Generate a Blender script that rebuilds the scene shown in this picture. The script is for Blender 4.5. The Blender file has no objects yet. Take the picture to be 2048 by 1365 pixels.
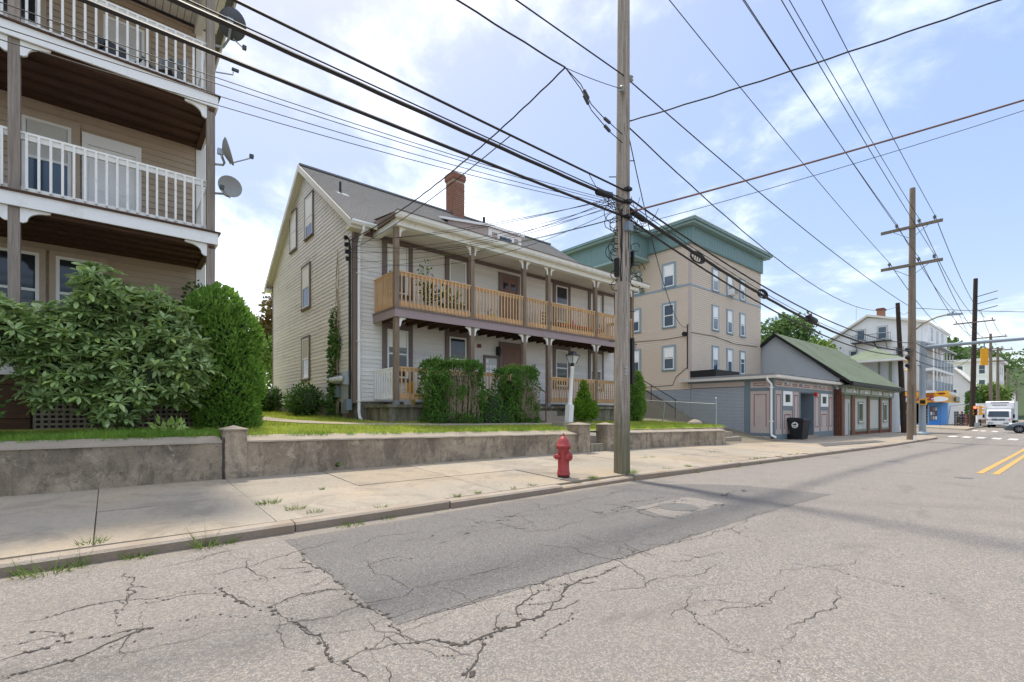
import bpy, math, random
import numpy as np
from mathutils import Vector, Matrix

scene = bpy.context.scene
col = scene.collection
R = random.Random(11)
NP = np.random.default_rng(5)
rad = math.radians

# ------------------------------------------------------------------ camera
# X runs along the street, Y across it towards the houses, Z up; the road at the camera is z = 0
EYE = 1.22
cam = bpy.data.cameras.new('camera')
cam.sensor_width = 36.0
cam.lens = 955.0 / 2048.0 * 36.0
cam.shift_x = 0.0
cam.shift_y = (826.0 - 682.5) / 2048.0
cam.clip_start = 0.05
cam.clip_end = 3000
camo = bpy.data.objects.new('camera', cam)
camo.location = (0, 0, EYE)
camo.rotation_euler = (rad(90), 0, rad(49.8227 - 90.0))
col.objects.link(camo)
scene.camera = camo

# ------------------------------------------------------------------ sky and sun
SUN_EL, SUN_AZ = rad(63), math.atan2(0.18, 1.0)      # the sun stands behind the houses, a little to the right
sdir = Vector((math.cos(SUN_EL) * math.sin(SUN_AZ), math.cos(SUN_EL) * math.cos(SUN_AZ), math.sin(SUN_EL)))
world = bpy.data.worlds.new('World')
scene.world = world
world.use_nodes = True
nt = world.node_tree
N, L = nt.nodes, nt.links
for n in list(N):
    N.remove(n)
wout = N.new('ShaderNodeOutputWorld')
bg = N.new('ShaderNodeBackground')
bg.inputs['Strength'].default_value = 0.15
sky = N.new('ShaderNodeTexSky')
sky.sky_type = 'NISHITA'
sky.sun_disc = False
sky.sun_elevation = SUN_EL
sky.sun_rotation = SUN_AZ
sky.altitude = 20
sky.air_density = 1.0
sky.dust_density = 1.2
sky.ozone_density = 1.4
tc = N.new('ShaderNodeTexCoord')
sep = N.new('ShaderNodeSeparateXYZ')
L.new(tc.outputs['Generated'], sep.inputs[0])
def wm(op, a, b=None, c=None):
    n = N.new('ShaderNodeMath'); n.operation = op
    for i, v in enumerate((a, b, c)):
        if v is None: continue
        if isinstance(v, (int, float)): n.inputs[i].default_value = v
        else: L.new(v, n.inputs[i])
    return n.outputs[0]
zz = wm('ADD', wm('MAXIMUM', sep.outputs[2], 0.0), 0.22)
cmb = N.new('ShaderNodeCombineXYZ')
L.new(wm('DIVIDE', sep.outputs[0], zz), cmb.inputs[0])
L.new(wm('DIVIDE', sep.outputs[1], zz), cmb.inputs[1])
def wnoise(scale, detail, rough, off, dist=0.0):
    mp = N.new('ShaderNodeMapping'); mp.inputs['Location'].default_value = off; mp.inputs['Rotation'].default_value = (0, 0, rad(-70))
    L.new(cmb.outputs[0], mp.inputs[0])
    t = N.new('ShaderNodeTexNoise'); t.inputs['Scale'].default_value = scale
    t.inputs['Detail'].default_value = detail; t.inputs['Roughness'].default_value = rough
    t.inputs['Distortion'].default_value = dist
    L.new(mp.outputs[0], t.inputs['Vector'])
    return t.outputs['Fac']
n1 = wnoise(1.15, 9, 0.60, (3.1, 1.7, 0.0), 0.25)
n2 = wnoise(0.42, 3, 0.5, (3.0, 27.0, 0.0))
n3 = wnoise(5.5, 6, 0.6, (8.6, 2.2, 0.0), 0.6)
cl = wm('ADD', wm('ADD', wm('MULTIPLY', n1, 0.60), wm('MULTIPLY', n2, 0.42)), wm('MULTIPLY', n3, 0.13))
ramp = N.new('ShaderNodeMapRange'); ramp.interpolation_type = 'SMOOTHSTEP'
ramp.inputs['From Min'].default_value = 0.54; ramp.inputs['From Max'].default_value = 0.85
ramp.inputs['To Min'].default_value = 0.05; ramp.inputs['To Max'].default_value = 0.97
L.new(cl, ramp.inputs['Value'])
mixc = N.new('ShaderNodeMix'); mixc.data_type = 'RGBA'
L.new(ramp.outputs[0], mixc.inputs['Factor'])
gam = N.new('ShaderNodeGamma')            # hazy air evens out the brightness of the clear sky
gam.inputs['Gamma'].default_value = 0.27
L.new(sky.outputs[0], gam.inputs['Color'])
hs = N.new('ShaderNodeHueSaturation')
hs.inputs['Saturation'].default_value = 3.1
hs.inputs['Value'].default_value = 0.66
hs.inputs['Hue'].default_value = 0.515
L.new(gam.outputs[0], hs.inputs['Color'])
L.new(hs.outputs[0], mixc.inputs['A'])
CLOUD = 4.9
mixc.inputs['B'].default_value = (CLOUD, CLOUD * 0.985, CLOUD * 0.955, 1)
L.new(mixc.outputs['Result'], bg.inputs['Color'])
L.new(bg.outputs[0], wout.inputs['Surface'])

sun = bpy.data.lights.new('sun', 'SUN')
sun.energy = 0.8
sun.angle = rad(4.0)
sun.color = (1.0, 0.93, 0.82)
suno = bpy.data.objects.new('sun', sun)
suno.rotation_euler = (-sdir).to_track_quat('-Z', 'Y').to_euler()
suno.location = (0, 0, 60)
col.objects.link(suno)

vs = scene.view_settings
vs.view_transform = 'Standard'
vs.look = 'None'
vs.exposure = 2.55
vs.gamma = 1.0
vs.use_curve_mapping = False
scene.cycles.max_bounces = 6
scene.cycles.diffuse_bounces = 4
scene.cycles.glossy_bounces = 3
scene.cycles.transmission_bounces = 4
scene.cycles.transparent_max_bounces = 6

# ------------------------------------------------------------------ materials
def lin(h):
    h = h.lstrip('#')
    o = []
    for i in (0, 2, 4):
        c = int(h[i:i + 2], 16) / 255.0
        o.append(c / 12.92 if c <= 0.04045 else ((c + 0.055) / 1.055) ** 2.4)
    return tuple(o)

class Mat:
    """small node builder round one Principled shader"""
    def __init__(self, name, rough=0.7, metal=0.0, spec=0.4):
        self.m = bpy.data.materials.new(name)
        self.m.use_nodes = True
        self.t = self.m.node_tree
        self.b = self.t.nodes['Principled BSDF']
        self.b.inputs['Roughness'].default_value = rough
        self.b.inputs['Metallic'].default_value = metal
        self.b.inputs['Specular IOR Level'].default_value = spec
        g = self.t.nodes.new('ShaderNodeNewGeometry')
        self.pos = g.outputs['Position']
    def node(self, k): return self.t.nodes.new(k)
    def link(self, a, b): self.t.links.new(a, b)
    def mapv(self, scale=(1, 1, 1), loc=(0, 0, 0), rot=(0, 0, 0)):
        n = self.node('ShaderNodeMapping')
        n.inputs['Scale'].default_value = scale; n.inputs['Location'].default_value = loc; n.inputs['Rotation'].default_value = rot
        self.link(self.pos, n.inputs[0]); return n.outputs[0]
    def noise(self, scale, detail=4, rough=0.55, vec=None, dist=0.0):
        n = self.node('ShaderNodeTexNoise')
        n.inputs['Scale'].default_value = scale; n.inputs['Detail'].default_value = detail
        n.inputs['Roughness'].default_value = rough; n.inputs['Distortion'].default_value = dist
        self.link(vec if vec is not None else self.pos, n.inputs['Vector']); return n.outputs['Fac']
    def voro(self, scale, vec=None, feature='F1', out='Color'):
        n = self.node('ShaderNodeTexVoronoi'); n.feature = feature
        n.inputs['Scale'].default_value = scale
        self.link(vec if vec is not None else self.pos, n.inputs['Vector']); return n.outputs[out]
    def rng(self, v, a, b, c=0.0, d=1.0, smooth=True):
        n = self.node('ShaderNodeMapRange')
        if smooth: n.interpolation_type = 'SMOOTHSTEP'
        for k, x in zip(('From Min', 'From Max', 'To Min', 'To Max'), (a, b, c, d)): n.inputs[k].default_value = x
        self.link(v, n.inputs['Value']); return n.outputs[0]
    def mix(self, f, a, b, mode='MIX'):
        n = self.node('ShaderNodeMix'); n.data_type = 'RGBA'; n.blend_type = mode
        for k, v in (('Factor', f), ('A', a), ('B', b)):
            if isinstance(v, (int, float)): n.inputs[k].default_value = v
            elif isinstance(v, tuple): n.inputs[k].default_value = (*v[:3], 1)
            else: self.link(v, n.inputs[k])
        return n.outputs['Result']
    def math(self, op, a, b):
        n = self.node('ShaderNodeMath'); n.operation = op
        for i, v in enumerate((a, b)):
            if isinstance(v, (int, float)): n.inputs[i].default_value = v
            else: self.link(v, n.inputs[i])
        return n.outputs[0]
    def piece(self, col_, amt):
        n = self.node('ShaderNodeObjectInfo'); d = self.node('ShaderNodeMixRGB') if False else None
        return self.mix(1.0, col_, self.mix(n.outputs['Random'], (1 - amt,) * 3, (1.0,) * 3), 'MULTIPLY')
    def base(self, v):
        if isinstance(v, tuple): self.b.inputs['Base Color'].default_value = (*v[:3], 1)
        else: self.link(v, self.b.inputs['Base Color'])
    def rough(self, v): self.link(v, self.b.inputs['Roughness'])
    def bump(self, h, strength=0.3, dist=0.02):
        n = self.node('ShaderNodeBump'); n.inputs['Strength'].default_value = strength; n.inputs['Distance'].default_value = dist
        self.link(h, n.inputs['Height']); self.link(n.outputs[0], self.b.inputs['Normal'])

def sc(c, k): return tuple(min(1.0, x * k) for x in c)
MATS = {}
def paint(key, hexc, rough=0.6, var=0.12, scale=2.5, dirt=0.0, dirtc='#3a352e', grain=None, bump=0.0, bscale=60, spec=0.35, metal=0.0, k=1.0, piece=0.0):
    """paint or plain material: broad colour drift, optional dirt patches and directional grain"""
    c = sc(lin(hexc), k)
    m = Mat(key, rough, metal, spec)
    o = m.mix(m.noise(scale, 5, 0.6), sc(c, 1 - var), sc(c, 1 + var))
    if grain:
        g = m.noise(1.0, 6, 0.65, m.mapv(grain))
        o = m.mix(m.rng(g, 0.3, 0.7), sc(c, 0.72), o) if var > 0.15 else m.mix(m.rng(g, 0.25, 0.75, 0, 0.55), o, sc(c, 0.75))
    if dirt > 0:
        d = m.noise(scale * 1.7, 7, 0.68, None, 0.5)
        o = m.mix(m.rng(d, 0.52, 0.75, 0, dirt), o, lin(dirtc))
    if piece: o = m.piece(o, piece)
    m.base(o)
    if bump: m.bump(m.noise(bscale, 4, 0.6), bump, 0.01)
    MATS[key] = m.m
    return m.m

def wood(key, hexc, axis='z', rough=0.75, contrast=0.45, k=1.0, green=0.0):
    c = sc(lin(hexc), k)
    m = Mat(key, rough, 0, 0.25)
    sx = {'z': (38, 38, 1.6), 'x': (1.6, 38, 38), 'y': (38, 1.6, 38)}[axis]
    g = m.noise(1.0, 6, 0.7, m.mapv(sx), 0.3)
    o = m.mix(m.rng(g, 0.25, 0.75), sc(c, 1 - contrast), sc(c, 1 + contrast * 0.6))
    o = m.mix(m.rng(m.noise(1.1, 3), 0.4, 0.7, 0, 0.35), o, sc(c, 0.6))
    if green: o = m.mix(m.rng(m.noise(2.2, 5), 0.45, 0.7, 0, green), o, lin('#4d5230'))
    o = m.piece(o, 0.18); m.base(o); m.bump(g, 0.35, 0.01)
    MATS[key] = m.m
    return m.m

def make_materials():
    # road: worn asphalt with exposed pale stones
    def asphalt(key, stone, binder, amount, tint):
        m = Mat(key, 0.88, 0, 0.25)
        warp = m.node('ShaderNodeVectorMath'); warp.operation = 'ADD'
        nz = m.node('ShaderNodeTexNoise'); nz.inputs['Scale'].default_value = 40; m.link(m.pos, nz.inputs['Vector'])
        sc_ = m.node('ShaderNodeVectorMath'); sc_.operation = 'SCALE'; sc_.inputs['Scale'].default_value = 0.012
        m.link(nz.outputs['Color'], sc_.inputs[0]); m.link(m.pos, warp.inputs[0]); m.link(sc_.outputs[0], warp.inputs[1])
        cellc = m.voro(92, warp.outputs[0])
        celld = m.voro(92, warp.outputs[0], 'DISTANCE_TO_EDGE', 'Distance')
        s_ = m.node('ShaderNodeSeparateColor'); m.link(cellc, s_.inputs[0])
        st = m.mix(s_.outputs[0], sc(lin(stone), 0.55), sc(lin(stone), 1.28))
        st = m.mix(m.rng(s_.outputs[1], 0.80, 0.97, 0, 0.5), st, lin('#a39584'))
        st = m.mix(m.rng(s_.outputs[2], 0.80, 0.9, 0, 0.8), st, lin('#6f7275'))
        o = m.mix(m.rng(celld, 0.015, 0.11), lin(binder), st)
        big = m.noise(0.45, 6, 0.62)
        o = m.mix(m.rng(big, 0.35, 0.68, 0, 0.38), o, lin(tint))
        o = m.mix(m.rng(m.noise(1.1, 8, 0.7, None, 0.6), 0.56, 0.72, 0, 0.35), o, sc(lin(binder), 0.85))
        mid = m.noise(3.2, 6, 0.66)
        o = m.mix(m.rng(mid, 0.35, 0.75, 0, 0.28), o, sc(lin(binder), 1.4))
        sy = m.node('ShaderNodeSeparateXYZ'); m.link(m.pos, sy.inputs[0])
        gut = m.rng(m.math('ADD', sy.outputs[1], m.math('MULTIPLY', m.noise(2.2, 7, 0.7), 0.9)), 5.25, 5.65, 0, 0.6)     # grit washed along the kerb
        o = m.mix(gut, o, m.mix(m.noise(60, 3), lin('#6d6457'), lin('#94897a')))
        oil = m.rng(m.noise(0.85, 7, 0.66, m.mapv((0.6, 1.4, 1), (4, 1, 0)), 0.4), 0.58, 0.70, 0, 0.38)
        o = m.mix(oil, o, sc(lin(binder), 0.7))
        # faint tyre lanes running along the street
        lane = m.noise(1.0, 3, 0.5, m.mapv((0.05, 1.15, 1)))
        o = m.mix(m.rng(lane, 0.50, 0.70, 0, 0.22), o, sc(lin(binder), 1.2))
        m.base(o); m.bump(celld, 0.5, 0.008)
        MATS[key] = m.m
    asphalt('asphalt', '#968f87', '#67625c', 1, '#827b73')
    asphalt('asphalt_patch', '#7a7672', '#585552', 1, '#6a6763')
    paint('tar', '#5b5955', 0.9, 0.2, 12, bump=0.4)
    # sidewalk concrete
    m = Mat('sidewalk', 0.9, 0, 0.25)
    o = m.mix(m.noise(0.8, 6, 0.65), lin('#9a9284'), lin('#b0a594'))
    o = m.mix(m.rng(m.noise(0.33, 3), 0.42, 0.62, 0, 0.7), o, lin('#b3a086'))
    o = m.mix(m.rng(m.noise(95, 2, 0.6), 0.35, 0.7, 0, 0.28), o, lin('#7d766c'))
    o = m.mix(m.rng(m.noise(4.2, 8, 0.7), 0.58, 0.74, 0, 0.45), o, lin('#857b6e'))
    o = m.mix(m.rng(m.noise(17, 7, 0.75), 0.48, 0.70, 0, 0.38), o, lin('#6f685f'))
    o = m.mix(m.rng(m.noise(1.0, 8, 0.72, m.mapv((1.5, 0.5, 1)), 0.8), 0.50, 0.66, 0, 0.35), o, lin('#8f8a82'))
    o = m.mix(m.rng(m.noise(210, 2, 0.6), 0.55, 0.72, 0, 0.4), o, lin('#5f5a53'))
    o = m.mix(m.rng(m.noise(0.9, 9, 0.75, None, 1.0), 0.50, 0.60, 0, 0.42), o, lin('#7d7469'))
    o = m.mix(m.rng(m.voro(2.6, None, 'F1', 'Distance'), 0.03, 0.012, 0, 0.7), o, lin('#4b4741'))
    o = m.piece(o, 0.16)
    m.base(o); m.bump(m.noise(140, 3), 0.35, 0.005); MATS['sidewalk'] = m.m
    # old stained retaining wall
    m = Mat('old_concrete', 0.92, 0, 0.2)
    st = m.noise(1.0, 8, 0.72, m.mapv((2.6, 2.6, 0.9)), 1.1)
    bl = m.noise(1.1, 10, 0.72, None, 0.8)
    o = m.mix(m.rng(bl, 0.34, 0.66), lin('#918370'), lin('#bbab94'))
    o = m.mix(m.rng(st, 0.47, 0.60, 0, 0.6), o, lin('#655b50'))
    o = m.mix(m.rng(m.noise(0.55, 6, 0.6, m.mapv((1, 1, 2.2))), 0.45, 0.62, 0, 0.4), o, lin('#665f57'))
    o = m.mix(m.rng(m.noise(3.4, 10, 0.76, None, 0.5), 0.55, 0.66, 0, 0.85), o, lin('#bbac98'))
    o = m.mix(m.rng(m.noise(11, 8, 0.75), 0.54, 0.66, 0, 0.55), o, lin('#50473d'))
    o = m.mix(m.rng(m.noise(85, 3, 0.7), 0.45, 0.72, 0, 0.4), o, lin('#453e37'))
    o = m.mix(m.rng(m.noise(1.0, 5, 0.6, m.mapv((0.35, 0.35, 9))), 0.60, 0.68, 0, 0.35), o, lin('#a89a87'))
    m.base(o); m.bump(m.noise(22, 10, 0.76), 0.8, 0.016); MATS['old_concrete'] = m.m
    m = Mat('cap_concrete', 0.92, 0, 0.2)
    o = m.mix(m.noise(2.2, 8, 0.7), lin('#82786b'), lin('#aa9f8f'))
    o = m.mix(m.rng(m.noise(50, 4, 0.7), 0.5, 0.75, 0, 0.5), o, lin('#6a6257'))
    m.base(o); m.bump(m.noise(60, 5, 0.7), 0.5, 0.006); MATS['cap_concrete'] = m.m
    m = Mat('foundation', 0.92, 0, 0.2)
    st = m.noise(1.0, 7, 0.66, m.mapv((5, 5, 0.6)), 0.4)
    o = m.mix(m.rng(st, 0.38, 0.66), lin('#6a6557'), lin('#958e7d'))
    o = m.mix(m.rng(m.noise(2.4, 6), 0.5, 0.68, 0, 0.6), o, lin('#4a4d33'))
    m.base(o); m.bump(m.noise(30, 6, 0.7), 0.4, 0.01); MATS['foundation'] = m.m
    # kerb granite
    for key, yel in (('granite_top', 0.0), ('granite_yellow', 0.42)):
        m = Mat(key, 0.85, 0, 0.3)
        o = m.mix(m.noise(80, 3, 0.7), lin('#7d7165'), lin('#b8ac9d'))
        o = m.mix(m.rng(m.noise(2.5, 6), 0.40, 0.7, 0, 0.55), o, lin('#8d7b64'))
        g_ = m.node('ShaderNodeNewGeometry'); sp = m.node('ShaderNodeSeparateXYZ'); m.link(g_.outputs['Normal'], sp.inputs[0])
        side = m.rng(m.math('ADD', sp.outputs[2], m.math('MULTIPLY', m.noise(14, 5, 0.7), 0.5)), 0.45, 0.95, 0.6, 0.0)      # upright faces darkened: road grime plus their shade painted in
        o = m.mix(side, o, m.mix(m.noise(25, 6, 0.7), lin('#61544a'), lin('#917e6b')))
        if yel: o = m.mix(m.rng(m.noise(9, 8, 0.75), 0.50, 0.62, 0, yel), o, lin('#a88542'))
        m.base(o); m.bump(m.noise(40, 5, 0.7), 0.7, 0.012); MATS[key] = m.m
    # lawn soil / grass
    m = Mat('lawn', 0.95, 0, 0.1)
    o = m.mix(m.noise(2.0, 7, 0.7), lin('#727f33'), lin('#adb455'))
    o = m.mix(m.rng(m.noise(30, 4, 0.7), 0.5, 0.8, 0, 0.6), o, lin('#33451a'))
    m.base(o); m.bump(m.noise(90, 4), 0.8, 0.03); MATS['lawn'] = m.m
    m = Mat('earth', 0.95, 0, 0.1)
    m.base(m.mix(m.noise(3, 7, 0.7), lin('#5b5346'), lin('#8b8373'))); m.bump(m.noise(40, 4), 0.5, 0.02); MATS['earth'] = m.m
    # shingles
    def shingles(key, c1, c2, c3):
        m = Mat(key, 0.95, 0, 0.15)
        o = m.mix(m.noise(1.0, 3, 0.7, m.mapv((4.5, 14, 14))), lin(c1), lin(c2))
        o = m.mix(m.rng(m.noise(0.7, 6), 0.4, 0.7, 0, 0.5), o, lin(c3))
        o = m.mix(m.rng(m.noise(70, 3, 0.7), 0.45, 0.75, 0, 0.4), o, sc(lin(c1), 0.6))
        m.base(o); m.bump(m.noise(60, 3), 0.4, 0.01); MATS[key] = m.m
    shingles('shingle_grey', '#6d6c6b', '#979693', '#7f7c79')
    shingles('shingle_green', '#6a7762', '#8a927f', '#626d59')
    shingles('shingle_brown', '#6f605a', '#8a7b73', '#655550')
    # bricks
    def bricks(key, a, b):
        m = Mat(key, 0.9, 0, 0.2)
        o = m.mix(m.noise(1.0, 2, 0.6, m.mapv((4.2, 4.2, 13))), lin(a), lin(b))
        o = m.mix(m.rng(m.noise(40, 4, 0.7), 0.5, 0.8, 0, 0.5), o, sc(lin(a), 0.6))
        m.base(o); m.bump(m.noise(60, 4), 0.4, 0.006); MATS[key] = m.m
    bricks('brick', '#795546', '#976d5b'); bricks('brick_dark', '#5c3a30', '#7e5142')
    paint('mortar', '#b1a697', 0.95, 0.15, 6)
    paint('mortar_dark', '#6d6258', 0.95, 0.2, 6)
    bricks('brick_grey', '#9aa0a5', '#a9afb3')
    # sidings
    paint('cream', '#efebe5', 0.65, 0.05, 0.9, dirt=0.28, dirtc='#8a847a', grain=(1.2, 1.2, 26), piece=0.10)
    paint('tan', '#b8a691', 0.7, 0.08, 0.8, dirt=0.25, dirtc='#6b5c4b', piece=0.12)
    paint('beige', '#cfbfab', 0.6, 0.05, 0.6, dirt=0.12, dirtc='#857665')
    paint('beige_panel', '#b9aba2', 0.65, 0.05, 1.2, dirt=0.15, dirtc='#80746a')
    paint('grey_siding', '#b5b8b8', 0.6, 0.05, 0.8, dirt=0.15, dirtc='#6f706e')
    paint('white_siding', '#e6e6e3', 0.65, 0.05, 0.6, dirt=0.25, dirtc='#98958c')
    paint('sage', '#bcbdb3', 0.65, 0.05, 1.0, dirt=0.15, dirtc='#7c7d6d')
    paint('green_trim', '#7a836f', 0.65, 0.08, 2)
    paint('teal', '#748f8d', 0.6, 0.06, 1.0, dirt=0.12, dirtc='#476764')
    paint('teal_light', '#8ba3a0', 0.6, 0.06, 1.0)
    paint('blue_grey', '#6f7b82', 0.6, 0.07, 1.5, dirt=0.15, dirtc='#3f4d58')
    paint('window_blue', '#8e9fa8', 0.6, 0.06, 2)
    paint('red_line', '#86484a', 0.6, 0.12, 6)
    paint('store_blue', '#4f96dd', 0.55, 0.08, 2, dirt=0.2, dirtc='#33679c')
    paint('awning', '#e7a41c', 0.6, 0.06, 1.5)
    paint('awning_shaded', '#c09a5c', 0.6, 0.06, 1.5)  # duller copy of the awning yellow, shade of the turned end in its colour
    paint('sign_blue', '#1f3fa0', 0.5, 0.05, 3)
    paint('sign_red', '#a03a63', 0.5, 0.1, 3)
    paint('sign_dark', '#7a3324', 0.5, 0.1, 3)
    paint('bare_white', '#eeeeea', 0.55, 0.03, 3)
    paint('white', '#efeeea', 0.5, 0.04, 2.0, dirt=0.22, dirtc='#a39b8b')
    paint('old_white', '#eae8e1', 0.6, 0.05, 3.0, dirt=0.35, dirtc='#8f8876')
    paint('soffit', '#ded9cd', 0.7, 0.05, 2.0, dirt=0.2, dirtc='#9a9384')
    paint('mauve', '#9c8b8a', 0.65, 0.08, 1.6, dirt=0.2, dirtc='#5f5250')
    paint('brown_trim', '#7a6c67', 0.65, 0.1, 2.0, dirt=0.15, dirtc='#453c38')
    paint('door_brown', '#7d5d51', 0.55, 0.06, 2)
    paint('sash', '#e9e9e4', 0.45, 0.03, 4)
    paint('blind', '#f2f1ec', 0.8, 0.05, 3)
    paint('curtain', '#c9c7c0', 0.9, 0.12, 5)
    paint('interior', '#1c1d20', 0.8, 0.1, 3)
    paint('black', '#1b1a1a', 0.55, 0.15, 6)
    paint('wire_black', '#2a2523', 0.6, 0.1, 3)
    paint('dark_metal', '#2c2d2f', 0.45, 0.1, 5, metal=0.4)
    paint('galv', '#a3a9ac', 0.42, 0.12, 6, metal=0.7)
    paint('grey_metal', '#7e8a95', 0.5, 0.1, 4, metal=0.2)
    paint('mast', '#8c97a0', 0.5, 0.08, 2, dirt=0.2, dirtc='#64707a', metal=0.2)
    paint('rust_rail', '#6d5048', 0.7, 0.2, 8)
    paint('hydrant', '#a23a3c', 0.5, 0.14, 14, dirt=0.42, dirtc='#64131c', spec=0.45)
    m = Mat('hydrant', 0.5, 0, 0.4)
    o = m.mix(m.noise(7, 6, 0.7), lin('#8c2f31'), lin('#ad4746'))
    o = m.mix(m.rng(m.noise(26, 8, 0.75), 0.58, 0.66, 0, 0.8), o, lin('#5d2320'))
    o = m.mix(m.rng(m.noise(48, 5, 0.7), 0.66, 0.70, 0, 0.7), o, lin('#b79a8c'))
    m.base(o); m.bump(m.noise(60, 5, 0.7), 0.35, 0.004); MATS['hydrant'] = m.m
    paint('hydrant_base', '#3b1d1f', 0.6, 0.2, 9)
    paint('bin', '#26262a', 0.6, 0.12, 5, dirt=0.15, dirtc='#4b4a48')
    paint('signal', '#e0a020', 0.5, 0.08, 4)
    paint('arm_metal', '#8f8260', 0.6, 0.1, 5)
    paint('orange', '#d5682d', 0.6, 0.1, 5)
    paint('dish', '#8e8e8a', 0.55, 0.06, 5, dirt=0.2, dirtc='#6f6c66')
    paint('dish_dark', '#4d4f52', 0.55, 0.08, 5)
    paint('red_toy', '#d12a22', 0.45, 0.06, 6)
    paint('yellow_toy', '#d8c02b', 0.5, 0.08, 6)
    paint('green_toy', '#8fd24a', 0.5, 0.08, 6)
    paint('pink_toy', '#e0588c', 0.5, 0.08, 6)
    paint('teal_toy', '#2c7d86', 0.5, 0.08, 6)
    paint('yellow_line', '#b5934f', 0.8, 0.2, 9, dirt=0.7, dirtc='#8f8570')
    paint('white_line', '#cfcac0', 0.8, 0.15, 5, dirt=0.4, dirtc='#9b968d')
    paint('crack', '#4a4540', 0.95, 0.25, 30)
    paint('seal', '#77756f', 0.9, 0.1, 10)
    paint('iron', '#6c6a66', 0.6, 0.2, 12, metal=0.3)
    paint('car_grey', '#5f686f', 0.25, 0.03, 2, spec=0.6, metal=0.5)
    paint('tyre', '#1a1a1a', 0.85, 0.15, 12)
    paint('truck_white', '#e2e3e4', 0.35, 0.03, 2, dirt=0.15, dirtc='#a9a7a2', spec=0.5)
    paint('truck_blue', '#3d6f97', 0.4, 0.05, 3)
    paint('skin', '#6e4a38', 0.6, 0.05, 5)
    paint('shirt', '#e5e5e5', 0.85, 0.05, 9)
    paint('trousers', '#2d3038', 0.85, 0.1, 9)
    paint('crate', '#241f24', 0.6, 0.2, 8)
    paint('crate_red', '#6b2a31', 0.6, 0.2, 8)
    paint('bark', '#5d5044', 0.95, 0.25, 9, bump=0.5, bscale=30)
    paint('dead_twig', '#a8947f', 0.95, 0.3, 12)
    paint('hill_ground', '#3c4a2c', 0.95, 0.2, 0.05)
    paint('ground', '#6d6a5d', 0.95, 0.15, 0.1)
    paint('frosted', '#c9cac6', 0.35, 0.05, 6)
    # wood
    wood('cedar_x', '#dcb587', 'x', 0.7, 0.16)
    wood('cedar_z', '#dcb587', 'z', 0.7, 0.16)
    wood('cedar_y', '#dcb587', 'y', 0.7, 0.16)
    wood('post_wood', '#93806e', 'z', 0.85, 0.35, green=0.1)
    wood('post_grey', '#a09488', 'z', 0.85, 0.35)
    wood('joist', '#5c4437', 'x', 0.85, 0.4)
    # utility pole: silvered wood, mossy near the ground
    m = Mat('pole_wood', 0.9, 0, 0.15)
    g = m.noise(1.0, 7, 0.72, m.mapv((30, 30, 0.9)), 0.2)
    o = m.mix(m.rng(g, 0.28, 0.72), lin('#80766b'), lin('#b3a89b'))
    ck = m.noise(1.0, 3, 0.5, m.mapv((85, 85, 2.2)))
    o = m.mix(m.rng(ck, 0.60, 0.68, 0, 0.85), o, lin('#4a4036'))
    o = m.mix(m.rng(m.noise(42, 2, 0.5), 0.66, 0.72, 0, 0.7), o, lin('#3b332c'))
    sp = m.node('ShaderNodeSeparateXYZ'); m.link(m.pos, sp.inputs[0])
    hz = m.math('ADD', sp.outputs[2], m.math('MULTIPLY', m.noise(3.0, 4), 1.3))
    o = m.mix(m.rng(hz, 1.3, 2.5, 0.85, 0.0), o, m.mix(m.rng(g, 0.3, 0.7), lin('#55533f'), lin('#79745a')))
    m.base(o); m.bump(g, 0.7, 0.02); MATS['pole_wood'] = m.m
    wood('pole_far', '#8b7d6d', 'z', 0.9, 0.3)
    wood('pole_dark', '#3f352e', 'z', 0.9, 0.3)
    # glass
    def glass(key, c, rough=0.06):
        m = Mat(key, rough, 0, 0.75); m.base(m.mix(m.noise(1.2, 3), lin(c), sc(lin(c), 1.9)))
        MATS[key] = m.m
    glass('glass', '#26292d'); glass('glass_blue', '#3c4956'); glass('windscreen', '#2a3238')
    # leaves
    def leaf(key, dark, mid, light, rough=0.5, scale=6, trans=0.25, spec=0.3):
        m = Mat(key, rough, 0, spec)
        o = m.mix(m.rng(m.noise(scale, 3, 0.6), 0.3, 0.7), lin(dark), lin(mid))
        o = m.mix(m.rng(m.noise(scale * 7.3, 2, 0.6), 0.5, 0.75, 0, 0.8), o, lin(light))
        m.base(o)
        tr = m.node('ShaderNodeBsdfTranslucent'); m.link(o, tr.inputs['Color'])
        mx = m.node('ShaderNodeMixShader'); mx.inputs[0].default_value = trans
        m.link(m.b.outputs[0], mx.inputs[1]); m.link(tr.outputs[0], mx.inputs[2])
        m.link(mx.outputs[0], m.t.nodes['Material Output'].inputs['Surface'])
        MATS[key] = m.m
    leaf('leaf_rhodo', '#6d8a4c', '#a4bc78', '#cfdba8', 0.36, 2.5, 0.34, 0.6)
    leaf('leaf_rhodo_young', '#84a04e', '#a9c069', '#c8d68c', 0.42, 3, 0.25, 0.4)
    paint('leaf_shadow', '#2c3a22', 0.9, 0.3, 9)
    leaf('leaf_arbor', '#587d30', '#80a648', '#a8c66a', 0.7, 5, 0.36, 0.15)
    leaf('leaf_hedge', '#456829', '#668e40', '#8fae5c', 0.65, 5, 0.28, 0.2)
    leaf('leaf_yew', '#375524', '#517536', '#75944c', 0.65, 5, 0.25, 0.2)
    leaf('leaf_thuja', '#557a1e', '#7ba032', '#a3bf4e', 0.65, 5, 0.3, 0.15)
    leaf('leaf_tree', '#4a6435', '#68844a', '#92a768', 0.6, 0.9, 0.28, 0.2)
    leaf('leaf_tree_light', '#55702f', '#759044', '#9cb062', 0.6, 0.9, 0.3, 0.2)
    leaf('leaf_rust', '#5a4a2a', '#6f7038', '#a8663a', 0.6, 0.9, 0.28, 0.2)
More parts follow.
